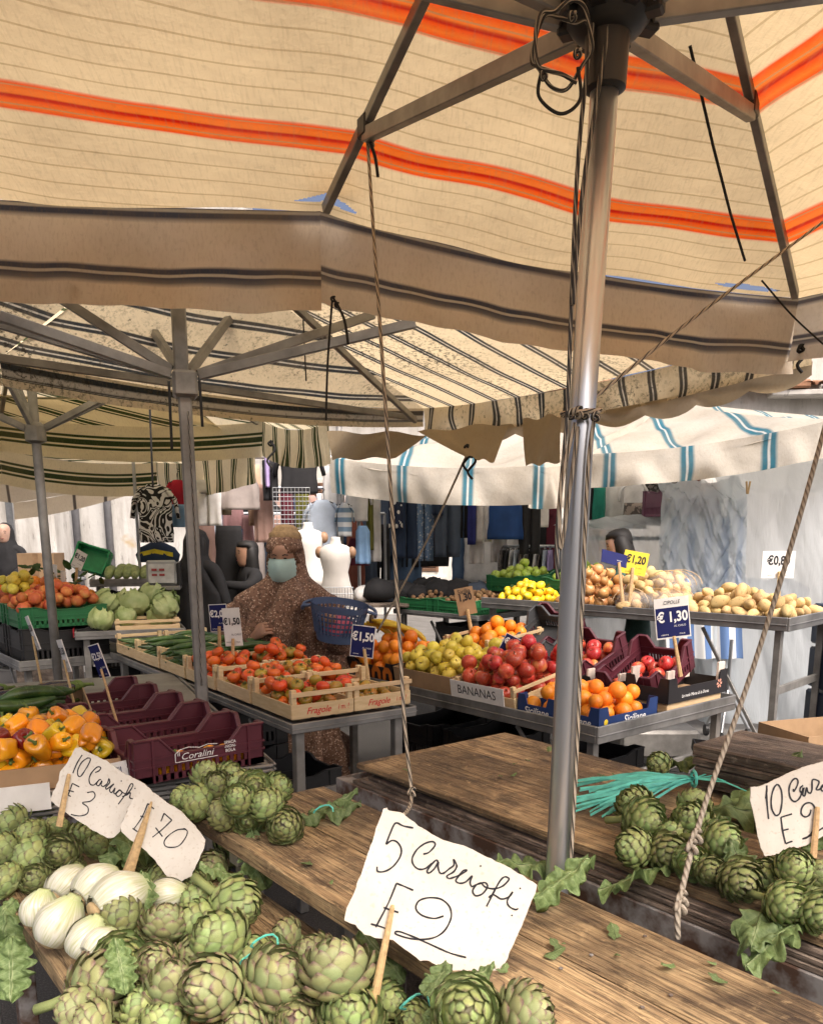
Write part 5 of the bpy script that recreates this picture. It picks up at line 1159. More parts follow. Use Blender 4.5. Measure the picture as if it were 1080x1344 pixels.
for k, (u, v, yw, pt_, L_, lb) in enumerate(((955, 1055, -75, 8, .22, 'big dark leaf heaped in front of the weathered boards'), (925, 1065, -110, 18, .2, 'broad leaf behind the right-hand artichokes'), (985, 1050, -60, 14, .18, 'dark leaf beside the right-hand card'), (880, 1140, 75, 3, .13, 'flat leaf under the right-hand heap near the table edge'), (970, 1130, 10, 35, .10, 'rounded leaf standing left of the right-hand card'), (1000, 1195, 150, 6, .11, 'leaf lying at the plywood edge below the right-hand heap'), (1000, 1170, 30, 30, .10, 'green leaf tucked among the right-hand artichokes'), (1045, 1215, 110, 4, .11, 'leaf curling at the table edge at far right'), (850, 1010, -90, 5, .15, 'leaf beside the lone small artichoke'), (800, 1050, 80, 4, .1, 'leaf under the left end of the raffia'), (1060, 1120, -30, 50, .1, 'leaf behind the right-hand card corner'))): aleaf(u, v, .875, L_, yw, pt_, rnd(-20, 20), lb, k, 1.2)
SCRAP = [leaf_mesh('scrap', 1., .3, ALEAF, .3, .8, q + 9, 2, 4, 6) for q in range(2)]
rs = random.Random(5)
for k in range(46):
    if k < 26: p = FA(rs.uniform(.35, 1.6), rs.uniform(.76, 1.09), A2Z + .004)
    else: p = FA(rs.uniform(.5, 1.8), rs.uniform(1.32, 1.85), A3Z + (.018))
    o = put('leaf_scrap', SCRAP[k % 2]); s_ = rs.choice((.012, .016, .02, .028, .035)); o.matrix_world = Matrix.Translation(p) @ Matrix.Rotation(rs.uniform(0, 6.3), 4, 'Z') @ Matrix.Scale(s_, 4)
    tag(o, 'small dry leaf scrap on the bare plank bench' if k < 26 else 'small leaf scrap on the plywood table', 'leaf scrap', 'leaf scraps on the bench' if k < 26 else 'leaf scraps on the plywood')
RAF = M('turquoise_raffia', (.09, .46, .38), .45, .3, 30, rand=.3)
rf_ = thing('raffia_bundle', 'fanned bundle of turquoise plastic raffia strips on the plywood table', 'raffia'); tie = Z(910, 1022, A3Z + .045)
for k in range(64):
    e_ = Z(752 + rs.uniform(-8, 60), 1040 + rs.uniform(-16, 32), A3Z + .018 + rs.uniform(0, .02)); q = rs.uniform(-1, 1)
    mid = tie.lerp(e_, .5) + V((rs.uniform(-.02, .02), rs.uniform(-.03, .03), .02 + rs.uniform(0, .015))); m = MB(); W_ = rs.uniform(.002, .0045)
    pts = [(1 - t) ** 2 * tie + 2 * t * (1 - t) * mid + t * t * e_ + V((0, 0, .004 * sin(9 * t + q * 4))) for t in [i / 9 for i in range(10)]]
    tw = rs.uniform(-.8, .8)
    m.grid(lambda u, v, pts=pts, W_=W_, tw=tw: pts[min(9, int(round(u * 9)))] + V((sin(tw) * .3, cos(tw), sin(tw + u * 2) * .7)) * (v - .5) * 2 * W_, 9, 1); m.build('strip', RAF, rf_)
for k in range(5):
    m = MB(); e_ = Z(945 + 12 * k, 1020 + 6 * k, A3Z + .03); m.tube([tie, tie.lerp(e_, .5) + V((0, 0, .012)), e_], .003, 5, flat=.4); m.build('strip', RAF, rf_)
m = MB(); m.tube([tie + V((.0, .02 * cos(a * .7), .02 * sin(a * .7))) for a in range(10)], .004, 5); m.build('binding', RAF, rf_)
# turquoise ties on artichokes
for (u, v) in ((335, 1262), (348, 1240), (425, 1066), (545, 1320)):
    p = Z(u, v, .82 if v > 1100 else .875); m = MB(); m.tube([p + V((.022 * cos(a * .5), .012 * sin(a * .9), .015 * sin(a * .5))) for a in range(9)], .002, 5); o = m.build('raffia_tie', RAF); tag(o, 'bit of turquoise raffia tied round an artichoke stem', 'raffia', 'raffia ties on artichokes')

# ------------------------------------------------------------------ cards with handwriting
g = NG('torn_cardboard_white'); ob = g.coord('Object'); c = g.ramp(g.noise(ob, 7, 5, .6), [(.35, (.58, .54, .47)), (.65, (.70, .67, .60))]); c = g.mix(g.ramp(g.noise(ob, 120, 2), [(.6, (0, 0, 0)), (.7, (.35, .35, .35))]), c, (.42, .34, .24))
PAPERC = g.done(g.bsdf(Base_Color=c, Roughness=.85, Normal=g.bump(g.noise(ob, 25, 4), .25, .004)))
def crom(P, k=5):
    if len(P) < 3: return [V(p) for p in P]
    out = []; Q = [P[0]] + list(P) + [P[-1]]; Q = [V((*p, 0)) for p in Q]
    for i in range(1, len(Q) - 2):
        for j in range(k):
            t = j / k; a, b, c_, d = Q[i - 1:i + 3]
            out.append(.5 * ((2 * b) + (c_ - a) * t + (2 * a - 5 * b + 4 * c_ - d) * t * t + (3 * b - a - 3 * c_ + d) * t ** 3))
    return out + [Q[-2]]
def hand_card(label, y, off, scale, outline, strokes, dots, pen, sticks, bend=.0, name='price_card'):
    """card in a plane leaning back 11 degrees; outline and writing measured on the photograph"""
    px = [(off[0] + x / scale, off[1] + q / scale) for x, q in outline]
    cu = sum(p[0] for p in px) / len(px); cv = sum(p[1] for p in px) / len(px); c_ = Y(cu, cv, y); k = depth(c_) / F
    t = thing(name, label, 'sign'); t.matrix_world = Matrix.Translation(c_) @ Matrix.Rotation(radians(90) - PITCH, 4, 'X')
    def loc(x, q, h=0.): return V(((off[0] + x / scale - cu) * k, -(off[1] + q / scale - cv) * k, h))
    rr = random.Random(3); pts = []
    for i, (x, q) in enumerate(outline):
        x2, q2 = outline[(i + 1) % len(outline)]
        n = max(2, int(math.hypot(x2 - x, q2 - q) / 22))
        for j in range(n): pts.append(loc(x + (x2 - x) * j / n + rr.uniform(-3, 3), q + (q2 - q) * j / n + rr.uniform(-3, 3)))
    m = MB(); m.poly(pts, (0, 0, 1), .0028); put('card', m.mesh('card', PAPERC), t)
    m = MB(); wd = pen / scale * k
    for s_ in strokes:
        P = [loc(p.x, p.y, .0008) for p in crom(s_)]; n = len(P); vs = []; fs = []
        for i, p in enumerate(P):
            d = (P[min(i + 1, n - 1)] - P[max(i - 1, 0)]); d = d.normalized() if d.length else V((1, 0, 0)); q = V((-d.y, d.x, 0)) * wd * .5 * (.85 + .3 * noise.noise(V((i * .3, x, 2))))
            vs += [p + q, p - q]
        fs = [(2 * i, 2 * i + 1, 2 * i + 3, 2 * i + 2) for i in range(n - 1)]; m.add(vs, fs)
    for (x, q) in dots: m.add([loc(x + 5 * cos(a), q + 5 * sin(a), .0008) for a in (0, 1, 2, 3, 4, 5)], [(0, 1, 2, 3, 4, 5)])
    put('handwriting', m.mesh('handwriting', INK), t)
    for (x0, q0, w0, x1, q1, w1) in sticks:
        m = MB(); a, b = loc(x0, q0, .006), loc(x1, q1, .006); r0, r1 = w0 / scale * k / 2, w1 / scale * k / 2
        m.tube([a, a.lerp(b, .03), a.lerp(b, .4), b], [r0 * .7, r0, (r0 + r1) / 2, r1], 6, flat=.5); put('stick', m.mesh('stick', STICK), t)
    return t
hand_card('large white card handwritten 5 Carciofi E 2 on a slanted stick', 1.17, (440, 1060), 3.857,
 [(245, 5), (262, 3), (275, 18), (330, 25), (355, 40), (420, 95), (500, 140), (570, 175), (650, 195), (700, 215), (790, 262), (870, 300), (950, 345), (1020, 395), (1010, 430), (960, 560), (900, 690), (850, 810), (800, 880), (780, 940), (700, 900), (600, 850), (470, 775), (430, 775), (290, 670), (200, 660), (150, 640), (100, 595), (45, 570), (60, 510), (130, 340), (200, 130), (225, 60)],
 [[(395, 102), (345, 92), (305, 78), (278, 130), (257, 185)], [(257, 185), (290, 165), (320, 180), (335, 215), (325, 255), (290, 300), (250, 322), (215, 322), (212, 298)],
  [(445, 235), (475, 225), (505, 190), (495, 172), (460, 178), (420, 205), (393, 245), (390, 275), (405, 300), (430, 312), (460, 305), (490, 280)],
  [(520, 275), (510, 265), (485, 290), (465, 320), (475, 330), (500, 310), (522, 275), (520, 300), (530, 330), (550, 330), (575, 310), (600, 290), (598, 262), (612, 285), (613, 302), (598, 325), (565, 345), (575, 358), (600, 352), (630, 340), (665, 318), (648, 318), (625, 345), (610, 370), (630, 382), (660, 375), (692, 345), (682, 375), (690, 398), (712, 390), (740, 380)],
  [(740, 380), (715, 390), (695, 420), (710, 445), (745, 435), (770, 400), (760, 380), (742, 382), (760, 402), (800, 410), (840, 400), (870, 375), (878, 358), (855, 350), (830, 375), (800, 430), (765, 500)], [(775, 455), (800, 440), (840, 462), (880, 450), (897, 425), (870, 470), (880, 500), (910, 515), (925, 510)],
  [(395, 418), (350, 398), (310, 382)], [(310, 382), (270, 480), (205, 605)], [(245, 505), (320, 530)], [(180, 588), (240, 605), (280, 625)],
  [(548, 548), (500, 560), (440, 545), (408, 510), (425, 470), (480, 455), (540, 465), (580, 505), (585, 560), (550, 625), (490, 660), (400, 665), (320, 645), (302, 630), (330, 628), (400, 655), (500, 700), (580, 735), (662, 758)]],
 [(735, 295), (935, 408), (893, 545)], 10.5, [(292, 487, 24, 195, 980, 46)])
hand_card('white card handwritten 10 Carciofi E 3 among the rear left artichokes', 1.72, (60, 970), 4.909,
 [(195, 58), (225, 55), (270, 85), (390, 140), (480, 205), (560, 250), (640, 290), (600, 345), (555, 400), (485, 560), (480, 600), (440, 630), (400, 640), (330, 600), (200, 520), (120, 465), (30, 395), (40, 365), (85, 270), (95, 210), (130, 170)],
 [[(238, 102), (205, 155), (178, 220)], [(275, 120), (235, 150), (210, 200), (212, 235), (230, 238), (260, 195), (285, 150), (290, 125), (270, 122)],
  [(322, 215), (345, 205), (358, 185), (335, 180), (300, 215), (283, 255), (290, 290), (315, 295), (340, 270)], [(360, 260), (345, 265), (330, 290), (345, 300), (365, 268), (360, 295), (375, 305), (400, 285), (410, 255), (415, 280), (390, 310), (397, 322), (430, 297), (440, 290), (415, 325), (427, 345), (450, 315), (442, 345), (455, 352), (480, 325)],
  [(480, 325), (455, 350), (470, 370), (495, 345), (480, 326), (500, 345), (530, 350), (565, 300), (550, 290), (520, 350), (470, 420)], [(495, 370), (525, 360), (548, 345), (545, 378), (565, 385)],
  [(220, 308), (175, 285)], [(175, 285), (150, 355)], [(150, 330), (185, 340)], [(140, 355), (165, 370)], [(270, 345), (310, 340), (320, 370), (290, 400), (240, 410), (275, 440), (270, 480), (220, 495), (165, 485)]],
 [(490, 270), (578, 318)], 9, [(160, 222, 26, 95, 560, 44)])
hand_card('torn white card handwritten E 70 held by a broad stick above the fennel', 1.66, (60, 970), 4.909,
 [(640, 290), (690, 340), (760, 395), (870, 465), (950, 545), (1030, 650), (1020, 700), (940, 880), (855, 930), (800, 905), (740, 830), (690, 760), (610, 690), (560, 660), (490, 600), (485, 560), (555, 400), (600, 340)],
 [[(700, 450), (660, 415)], [(660, 415), (625, 500), (570, 580)], [(612, 495), (650, 508)], [(562, 575), (600, 600)], [(745, 530), (765, 478)], [(765, 478), (815, 522)], [(815, 522), (755, 580), (690, 632)], [(710, 570), (755, 628)], [(905, 580), (850, 585), (790, 625), (765, 665), (785, 695), (855, 690), (900, 640), (915, 595), (890, 575)]],
 [], 9, [(690, 400, 18, 525, 900, 80)])
hand_card('white card handwritten 10 Carciofi E 2 among the right-hand artichokes', 1.52, (970, 980), 8.96,
 [(135, 475), (230, 470), (330, 430), (470, 360), (600, 300), (760, 235), (986, 175), (1500, 40), (1700, 20), (1640, 800), (1400, 960), (986, 1050), (780, 1160), (430, 1270), (300, 1290), (250, 1190), (215, 1050), (190, 900), (160, 760), (125, 640)],
 [[(305, 610), (318, 520), (318, 455)], [(318, 455), (318, 620), (340, 850)], [(435, 445), (400, 490), (372, 600), (375, 720), (410, 795), (440, 808), (475, 770), (498, 640), (490, 520), (460, 455), (430, 445)],
  [(630, 495), (635, 525), (665, 480), (685, 420), (670, 378), (630, 385), (590, 450), (580, 530), (600, 610), (645, 645), (690, 620), (720, 570), (745, 480)], [(745, 455), (715, 480), (710, 520), (735, 540), (755, 480), (740, 560), (765, 575), (785, 480), (800, 530), (830, 545), (850, 500), (855, 390), (920, 400), (930, 430), (900, 500), (940, 500), (1000, 440), (1010, 430), (960, 470), (970, 520), (1040, 480), (1070, 410), (1075, 470), (1100, 480)], [(1150, 400), (1110, 430), (1120, 470), (1170, 440), (1150, 400), (1200, 420), (1260, 330), (1235, 300), (1200, 440), (1180, 560)], [(1200, 460), (1250, 430), (1290, 380), (1285, 430), (1320, 430)],
  [(615, 790), (485, 830)], [(485, 830), (505, 990), (540, 1140)], [(540, 1140), (620, 1110)], [(505, 985), (575, 968)], [(838, 740), (820, 800), (770, 825), (725, 790), (730, 720), (780, 665), (850, 670), (900, 760), (915, 860), (880, 960), (800, 1060), (735, 1085)], [(735, 1085), (860, 1030), (986, 950), (1150, 880)]],
 [(1090, 340), (1300, 320)], 24, [(900, 700, 60, 840, 1420, 90)])

# ------------------------------------------------------------------ printed price tags on sticks
def price_tag(label, u, v, y, wpx, hpx, roll, yaw, bgm, fgm, txt, stick=None, size=.36, extra=None, head=None, frame=False, pitch=0., xs=.8):
    c_ = Y(u, v, y); k = depth(c_) / F; W_, H_ = wpx * k, hpx * k; ct = cos(radians(yaw)); W_ /= max(.3, ct)
    t = thing('price_tag', label, 'sign', group='printed price tags'); t.matrix_world = Matrix.Translation(c_) @ Matrix.Rotation(radians(roll), 4, 'Y') @ Matrix.Rotation(radians(yaw), 4, 'Z') @ Matrix.Rotation(radians(90 + pitch), 4, 'X')
    put('card', MB().box((0, 0, -.002), (W_, H_, .003)).mesh('card', PAPER if frame else bgm), t)
    if frame: put('print_field', MB().box((0, -.0 if not head else -H_ * .10, .0001), (W_ * .94, H_ * (.95 if not head else .72), .001)).mesh('print_field', bgm), t)
    n = max(1, len(txt)); s_ = min(H_ * size, W_ / (n * .50 * xs))
    if txt: quad_text('lettering', txt, s_, fgm, t, Matrix.Translation((0, H_ * (.14 if not head else .02), .0012)), .03, xs)
    for (s2, x, q, sz) in (extra or [('AL CHILO', .2, -.2, .07), ('ORIGINE', -.25, -.40, .05), ('ITALIA', .25, -.40, .05)]): quad_text('lettering', s2, H_ * sz, fgm, t, Matrix.Translation((x * W_, q * H_, .0012)), 0, .9)
    if head: quad_text('lettering', head, H_ * .13, INK, t, Matrix.Translation((0, H_ * .38, .0012)), 0, .8, shear=.2)
    if stick:
        inv = t.matrix_world.inverted(); a, b = inv @ Y(stick[0], stick[1], y - .012), inv @ Y(stick[2], stick[3], y - .012); m = MB()
        r = max(.0045, 2.2 * k); m.tube([a, b], [r, r * 1.25], 6, flat=.6); put('stick', m.mesh('stick', STICK), t)
    return t
price_tag('navy tag reading 2,50 on a stick in the bell peppers', 130, 868, 2.72, 20, 46, -17, -38, NAVY, WINK, '€2,50', (133, 878, 158, 962), .42, frame=True)
price_tag('narrow white tag reading 1,50 above the zucchini', 84, 861, 2.86, 15, 44, -14, -52, PAPER, INK, '€1,50', (84, 866, 98, 925), .40)
price_tag('leftmost white tag reading 2,50 above the aubergines', 43, 831, 3.0, 13, 46, -17, -55, PAPER, INK, '€2,50', (43, 835, 56, 905), .40)
price_tag('white tag reading 1,50 in the tomatoes before the draped woman', 305, 823, 3.85, 24, 50, -4, -12, PAPER, INK, '€1,50', (306, 838, 306, 885), .42, head=None)
price_tag('navy tag reading 2,00 half hidden behind the square pole', 287, 811, 4.0, 24, 36, -3, -5, NAVY, WINK, '€2,00', (288, 822, 289, 875), .42, frame=True)
price_tag('navy tag reading 1,50 in front of the blue basket', 476, 842, 3.86, 31, 42, 6, -8, NAVY, WINK, '€1,50', (478, 852, 485, 905), .42, frame=True)
price_tag('tilted navy tag reading 1,50 stuck in the leaning crates', 670, 848, 4.22, 25, 27, 26, -10, NAVY, WINK, '€1,50', (662, 858, 656, 872), .42, frame=True)
price_tag('grey bordered navy tag reading 1,30 above the black cartons', 882, 811, 3.68, 44, 54, -8, -6, NAVY, WINK, '€ 1,30', (884, 835, 893, 888), .34, head='CIPOLLE', frame=True)
price_tag('brown cardboard tag handwritten Sicilia 1,30 beside the lemons', 611, 789, 4.95, 24, 36, -12, -8, CARD, INK, '1,30', (613, 800, 619, 832), .36, extra=[('Sicilia', 0, .36, .24)])
price_tag('yellow tag reading 1,20 in the onions', 833, 739, 4.95, 32, 30, 10, -5, YEL, INK, '€1,20', (830, 745, 826, 790), .46)
price_tag('navy tag tipped backwards above the onions', 806, 733, 4.8, 36, 18, 14, 10, NAVY, WINK, '', (812, 738, 817, 790), .4, extra=[('AL CHILO', .2, -.1, .1)], pitch=-25)
price_tag('white tag reading 0,80 standing in the potatoes', 1021, 741, 4.6, 44, 35, 0, 3, PAPER, INK, '€0,80', (1022, 750, 1021, 785), .46)
price_tag('white tag reading 1,20 behind the cabbages', 104, 735, 5.9, 17, 24, 26, -20, PAPER, INK, '€1,20', (101, 745, 100, 785), .40)
for q, (u, v) in enumerate(((72, 752), (83, 760))): price_tag(('pale tag seen edge-on beside the slim pole', 'second pale tag seen edge-on right of the slim pole')[q], u, v, 5.5, 9, 22, 4, -40, PAPER, INK, '', (u + 1, v + 5, u + 2, v + 35), .4, extra=[])

# ------------------------------------------------------------------ ropes
def rope(label, pts, r, mat, name='rope', sag=0., n=40, knots=(), smooth=True):
    P = [V(p) for p in pts]
    if len(P) == 2 and sag: P = [P[0].lerp(P[1], t / n) - V((0, 0, sag * 4 * (t / n) * (1 - t / n))) for t in range(n + 1)]
    elif len(P) > 2 and smooth:
        Q = [P[0]] + P + [P[-1]]; out = []
        for i in range(1, len(Q) - 2):
            for j in range(8):
                t = j / 8; a, b, c_, d = Q[i - 1:i + 3]; out.append(.5 * ((2 * b) + (c_ - a) * t + (2 * a - 5 * b + 4 * c_ - d) * t * t + (3 * b - a - 3 * c_ + d) * t ** 3))
        P = out + [P[-1]]
    t = thing(name, label, 'rope'); m = MB(); m.tube(P, r, 8); put('cord', m.mesh('cord', mat, True), t)
    for kp in knots:
        kp = V(kp); m = MB(); R_ = random.Random(int(kp.x * 1000))
        pts_ = [kp + V((r * 1.5 * cos(a * 1.1) , r * 1.3 * sin(a * 1.9), r * 1.9 * sin(a * .8 + 1))) for a in [i * .35 for i in range(22)]]
        m.tube(pts_, r * .95, 6); put('knot', m.mesh('knot', mat, True), t)
    return t
pol = lambda v, dx=0, y=1.5: Y(731 + (1150 - v) * 59 / 1120 + dx, v, y)
rope('thin flecked rope hanging from the umbrella rib to the central card', [Y(482, 178, 2.40), Y(490, 300, 2.2), Y(505, 520, 1.95), Y(520, 760, 1.85), Y(531, 950, 1.80), Y(540, 1045, 1.78), Y(528, 1072, 1.5)], .0042, ROPEB, knots=[Y(540, 1040, 1.78), Y(487, 188, 2.38)])
rope('short frayed rope end dangling beside the rib joint', [Y(484, 182, 2.36), Y(492, 205, 2.36), Y(496, 232, 2.36)], .0042, CORD)
rope('dark flecked rope running down the left side of the steel pole', [pol(20, -12, 1.47), pol(200, -22, 1.472), pol(400, -21, 1.47), pol(540, -19, 1.465), pol(700, -24, 1.45), pol(760, -20, 1.46)], .0036, ROPEK, knots=[pol(543, -14, 1.462), pol(543, 4, 1.462), pol(546, 18, 1.465)])
rope('second dark flecked rope running down the front of the steel pole', [pol(0, 12, 1.468), pol(60, 6, 1.468), pol(150, -4, 1.468), pol(250, -14, 1.468), pol(400, -19, 1.464)], .0036, ROPEK)
rope('brown flecked rope looped at the middle of the steel pole', [pol(555, -8, 1.465), pol(640, -22, 1.45), pol(720, -18, 1.455), pol(640, -10, 1.46), pol(560, -4, 1.466)], .0036, ROPEB)
rope('flecked rope on the right side of the steel pole down to the bench', [pol(550, 17, 1.47), pol(620, 12, 1.47), pol(800, 14, 1.47), pol(960, 17, 1.47), pol(1145, 17, 1.475)], .0036, ROPEB)
rope('short rope tied around the steel pole at its middle', [pol(543, -26, 1.49), pol(541, -8, 1.46), pol(540, 8, 1.46), pol(538, 24, 1.49)], .0042, ROPEB, knots=[pol(541, -6, 1.458)])
ck = Y(738, 60, 1.45)
rope('black cord coil knotted below the umbrella hub', [ck + V((.045 * cos(a * .55), .02 * sin(a * .3), .05 * sin(a * .55) + .01 * sin(a * 2))) for a in range(22)], .0030, ROPEK, 'cord_coil', knots=[ck + V((.02, -.02, -.02)), ck + V((.01, -.02, .03)), ck + V((-.03, -.01, -.045))])
rope('black cord loop hanging from the hub coil', [ck + V((-.03, 0, -.03)), ck + V((-.035, 0, -.07)), ck + V((.0, 0, -.095)), ck + V((.03, 0, -.075)), ck + V((.025, 0, -.03))], .0028, CORD)
rope('stay rope slanting from the pole up to the right canopy corner', [Y(772, 528, 1.53), Y(900, 425, 1.75), Y(1000, 350, 1.95), Y(1095, 280, 2.2)], .0035, ROPEB)
rope('grey guy rope slanting from upper right to the plywood table', [Y(1130, 380, 1.9), Y(1060, 640, 1.72), Y(990, 870, 1.60), Y(930, 1040, 1.46), Y(905, 1125, 1.36), Y(890, 1192, 1.29), Y(889, 1232, 1.28)], .0052, ROPE, knots=[Y(912, 1098, 1.38), Y(906, 1112, 1.365), Y(891, 1190, 1.29), Y(893, 1180, 1.30)])
rope('rope slanting from the awning corner down to the walnuts', [Y(612, 598, 4.3), Y(560, 710, 4.4), Y(495, 830, 4.5)], .006, ROPE)
rope('dark cord hanging from the big umbrella valance', [Y(436, 395, 2.66), Y(430, 480, 2.66), Y(428, 552, 2.66)], .0034, CORD, knots=[Y(437, 392, 2.655), Y(442, 400, 2.655)])
rope('short dark cord dangling right of the valance knot', [Y(440, 395, 2.65), Y(452, 420, 2.65), Y(457, 452, 2.65)], .0042, CORD)
rope('black knotted cord at the left of the big valance', [Y(97, 372, 2.6), Y(95, 385, 2.6), Y(100, 395, 2.6), Y(104, 380, 2.6)], .0042, CORD, knots=[Y(98, 378, 2.6), Y(101, 388, 2.6)])
rope('dark tie slanting below the right end of the valance', [Y(999, 368, 2.9), Y(1040, 415, 2.92), Y(1080, 452, 2.9)], .003, CORD)
for q, (u, v0, v1, y) in enumerate(((222, 500, 590, 2.98), (262, 498, 560, 2.98), (197, 535, 640, 4.0), (247, 540, 900, 3.01), (398, 420, 500, 3.6))): rope(['dark cord left of the square pole hub', 'dark cord right of the square pole hub', 'thin cord under the green-striped umbrella', 'flecked rope along the square pole', 'thin cord under the mould-spotted umbrella'][q], [Y(u, v0, y), Y(u + (2 if q != 3 else 10), (v0 + v1) / 2, y), Y(u + (4 if q != 3 else 18), v1, y)], .005 if q < 3 else .003, CORD if q != 3 else ROPEK)
for q, (u, v) in enumerate(((612, 595), (618, 605), (770, 605), (1050, 465), (355, 590))):
    y = (4.2, 4.2, 5.5, 3.0, 4.6)[q]; rope(['frayed cord knot at the awning corner', 'pale cord end at the awning corner', 'dark cord tie on the blue-striped awning', 'dark cord tie at the far right valance corner', 'dark tie on the green-striped valance'][q], [Y(u, v - 12, y), Y(u + 6, v, y), Y(u - 4, v + 14, y), Y(u + 2, v + 24, y)], .006, CORD, knots=[Y(u, v - 8, y)])

# ------------------------------------------------------------------ people
SKIN = M('skin', (.36, .20, .13), .5, .1, 20, sss=.1); SKIN2 = M('fair_skin', (.52, .33, .25), .5, .1, 20, sss=.1)
HAIR = M('black_hair', (.010, .009, .009), .6, .3, 60, stretch=(4, 4, .3)); BLACKF = M('black_cloth', (.014, .014, .016), .85, .2, 20)
EYE = M('dark_eye', (.012, .008, .006), .2, .1); LIP = M('lip', (.35, .12, .10), .5, .1)
g = NG('brown_floral_cloth'); ob = g.coord('Object'); vo = g.n('TexVoronoi', {'Vector': ob, 'Scale': 80.})
c = g.mix(g.ramp(vo.outputs['Distance'], [(.22, (1, 1, 1)), (.34, (0, 0, 0))]), (.19, .105, .068), (.56, .41, .31)); c = g.mix(g.ramp(g.noise(ob, 60, 3), [(.5, (0, 0, 0)), (.62, (.8, .8, .8))]), c, (.07, .036, .024))
FLOR = g.done(g.bsdf(Base_Color=c, Roughness=.85, Normal=g.bump(g.noise(ob, 90, 3), .2, .002)))
def hand_mesh(mat, s_=1., curl=1.2):
    """palm, four curled fingers of different lengths and a thumb leaving the side of the palm; wrist at origin, fingers along +Z, palm faces -Y"""
    m = MB(); m.lathe([(.02, -.03), (.026, 0), (.036, .03), (.042, .065), (.036, .09), (.02, .096)], 12, fn=lambda a, i, r, z: (r * cos(a), r * .42 * sin(a), z))
    for k, (x, L_) in enumerate(((-.030, .062), (-.010, .072), (.010, .068), (.029, .054))):
        p = V((x, 0, .085)); pts = [p]; a = .15
        for q in range(4): a += curl * (.28, .42, .42, .3)[q]; p = p + V((0, -sin(a), cos(a))) * L_ / 4 * (1.3 - .15 * q); pts.append(p)
        m.tube([(x, 0, .06)] + pts, [.010, .0098, .0095, .009, .008, .0055], 7)
    m.tube([(.03, -.004, .02), (.052, -.018, .045), (.052, -.036, .07), (.04, -.05, .085)], [.012, .0115, .010, .007], 7)
    me = m.mesh('hand', mat, True); me.transform(Matrix.Scale(s_, 4)); return me
def head_mesh(mat):
    """face looks to -Y; chin, brow and nose shaped into one surface; 0.22 high, centred at mid-head"""
    m = MB(); n = 22; P = [(.02, -.115), (.045, -.108), (.058, -.085), (.066, -.05), (.071, -.015), (.074, .02), (.074, .055), (.064, .085), (.042, .105), (.012, .113)]
    def fn(a, i, r, z):
        x = r * cos(a); y = r * 1.22 * sin(a) + (.012 if z < -.06 else 0) * (1 if y_(a) else -.6)
        f = max(0, -sin(a)) ** 6 * max(0, 1 - abs(cos(a)) * 3.2)
        y -= f * (.020 * exp(-((z + .025) / .022) ** 2) + .006 * exp(-((z - .035) / .015) ** 2)); y += f * .006 * exp(-((z + .045) / .006) ** 2)
        e = max(0, 1 - ((abs(x) - .03) / .018) ** 2) * exp(-((z - .008) / .014) ** 2) if sin(a) < -.4 else 0
        return (x, y + e * .008, z)
    y_ = lambda a: sin(a) > 0
    m.lathe(P, n, fn=fn)
    for s_ in (-1, 1): m.lathe([(.004, -.02), (.014, -.01), (.016, .01), (.008, .022)], 8, (s_ * .074, .01, 0), fn=lambda a, i, r, z: (r * .45 * cos(a), r * sin(a), z))
    return m.mesh('head', mat, True)
def face_bits(t, mw, lips=True):
    for s_ in (-1, 1):
        m = MB(); m.lathe(prof_sphere(.0085, 6), 10, (s_ * .029, -.074, .008), fn=lambda a, i, r, z: (r * 1.3 * cos(a), r * .8 * sin(a), z * .7)); put('eye', m.mesh('eye', EYE, True), t, mw)
        m = MB(); m.tube([(s_ * .016, -.083, .027), (s_ * .03, -.082, .032), (s_ * .046, -.072, .028)], .0028, 5); put('eyebrow', m.mesh('eyebrow', HAIR), t, mw)
    if lips: m = MB(); m.tube([(-.02, -.078, -.058), (0, -.086, -.055), (.02, -.078, -.058)], [.002, .005, .002], 6); put('mouth', m.mesh('mouth', LIP, True), t, mw)
HEADS, HEADF = head_mesh(SKIN), head_mesh(SKIN2)
def drape(secs, n=72, fold=.02, nf=9, sd=0., fz=2.):
    """draped body: secs = (z, rx, ry, cx, cy)"""
    import bisect
    zs = [s_[0] for s_ in secs]; m = MB(); rows = []
    N_ = 48
    for i in range(N_ + 1):
        z = zs[0] + (zs[-1] - zs[0]) * i / N_; k = min(len(secs) - 2, max(0, bisect.bisect_right(zs, z) - 1)); f = (z - zs[k]) / (zs[k + 1] - zs[k]); f = f * f * (3 - 2 * f)
        rows.append([secs[k][q] * (1 - f) + secs[k + 1][q] * f for q in range(5)])
    zt = zs[-1]
    def fn(a, i, r, z):
        _, rx, ry, cx, cy = rows[i]; w_ = min(1, max(0, (zt - .24 - z) / .16))
        s1 = sin(nf * a + 2.6 * sin(z * fz * 1.6 + sd + cos(a)) + sd); k = 1 + fold * w_ / max(rx, .05) * .42 * ((abs(s1) ** .5) * (1 if s1 > 0 else -1) * .8 + 1.6 * noise.noise(V((cos(a) * 2.5, sin(a) * 2.5, z * 4 + sd))) + .8 * noise.noise(V((cos(a) * 6, sin(a) * 6, z * 9 + sd))))
        return (cx + rx * k * cos(a), cy + ry * k * sin(a), z)
    m.lathe([(1, r[0]) for r in rows], n, fn=fn); return m
W_ = thing('person', 'woman in a brown floral full-length veil and pale face mask holding a basket', 'person', (-.70, 4.72, 0), radians(-6))
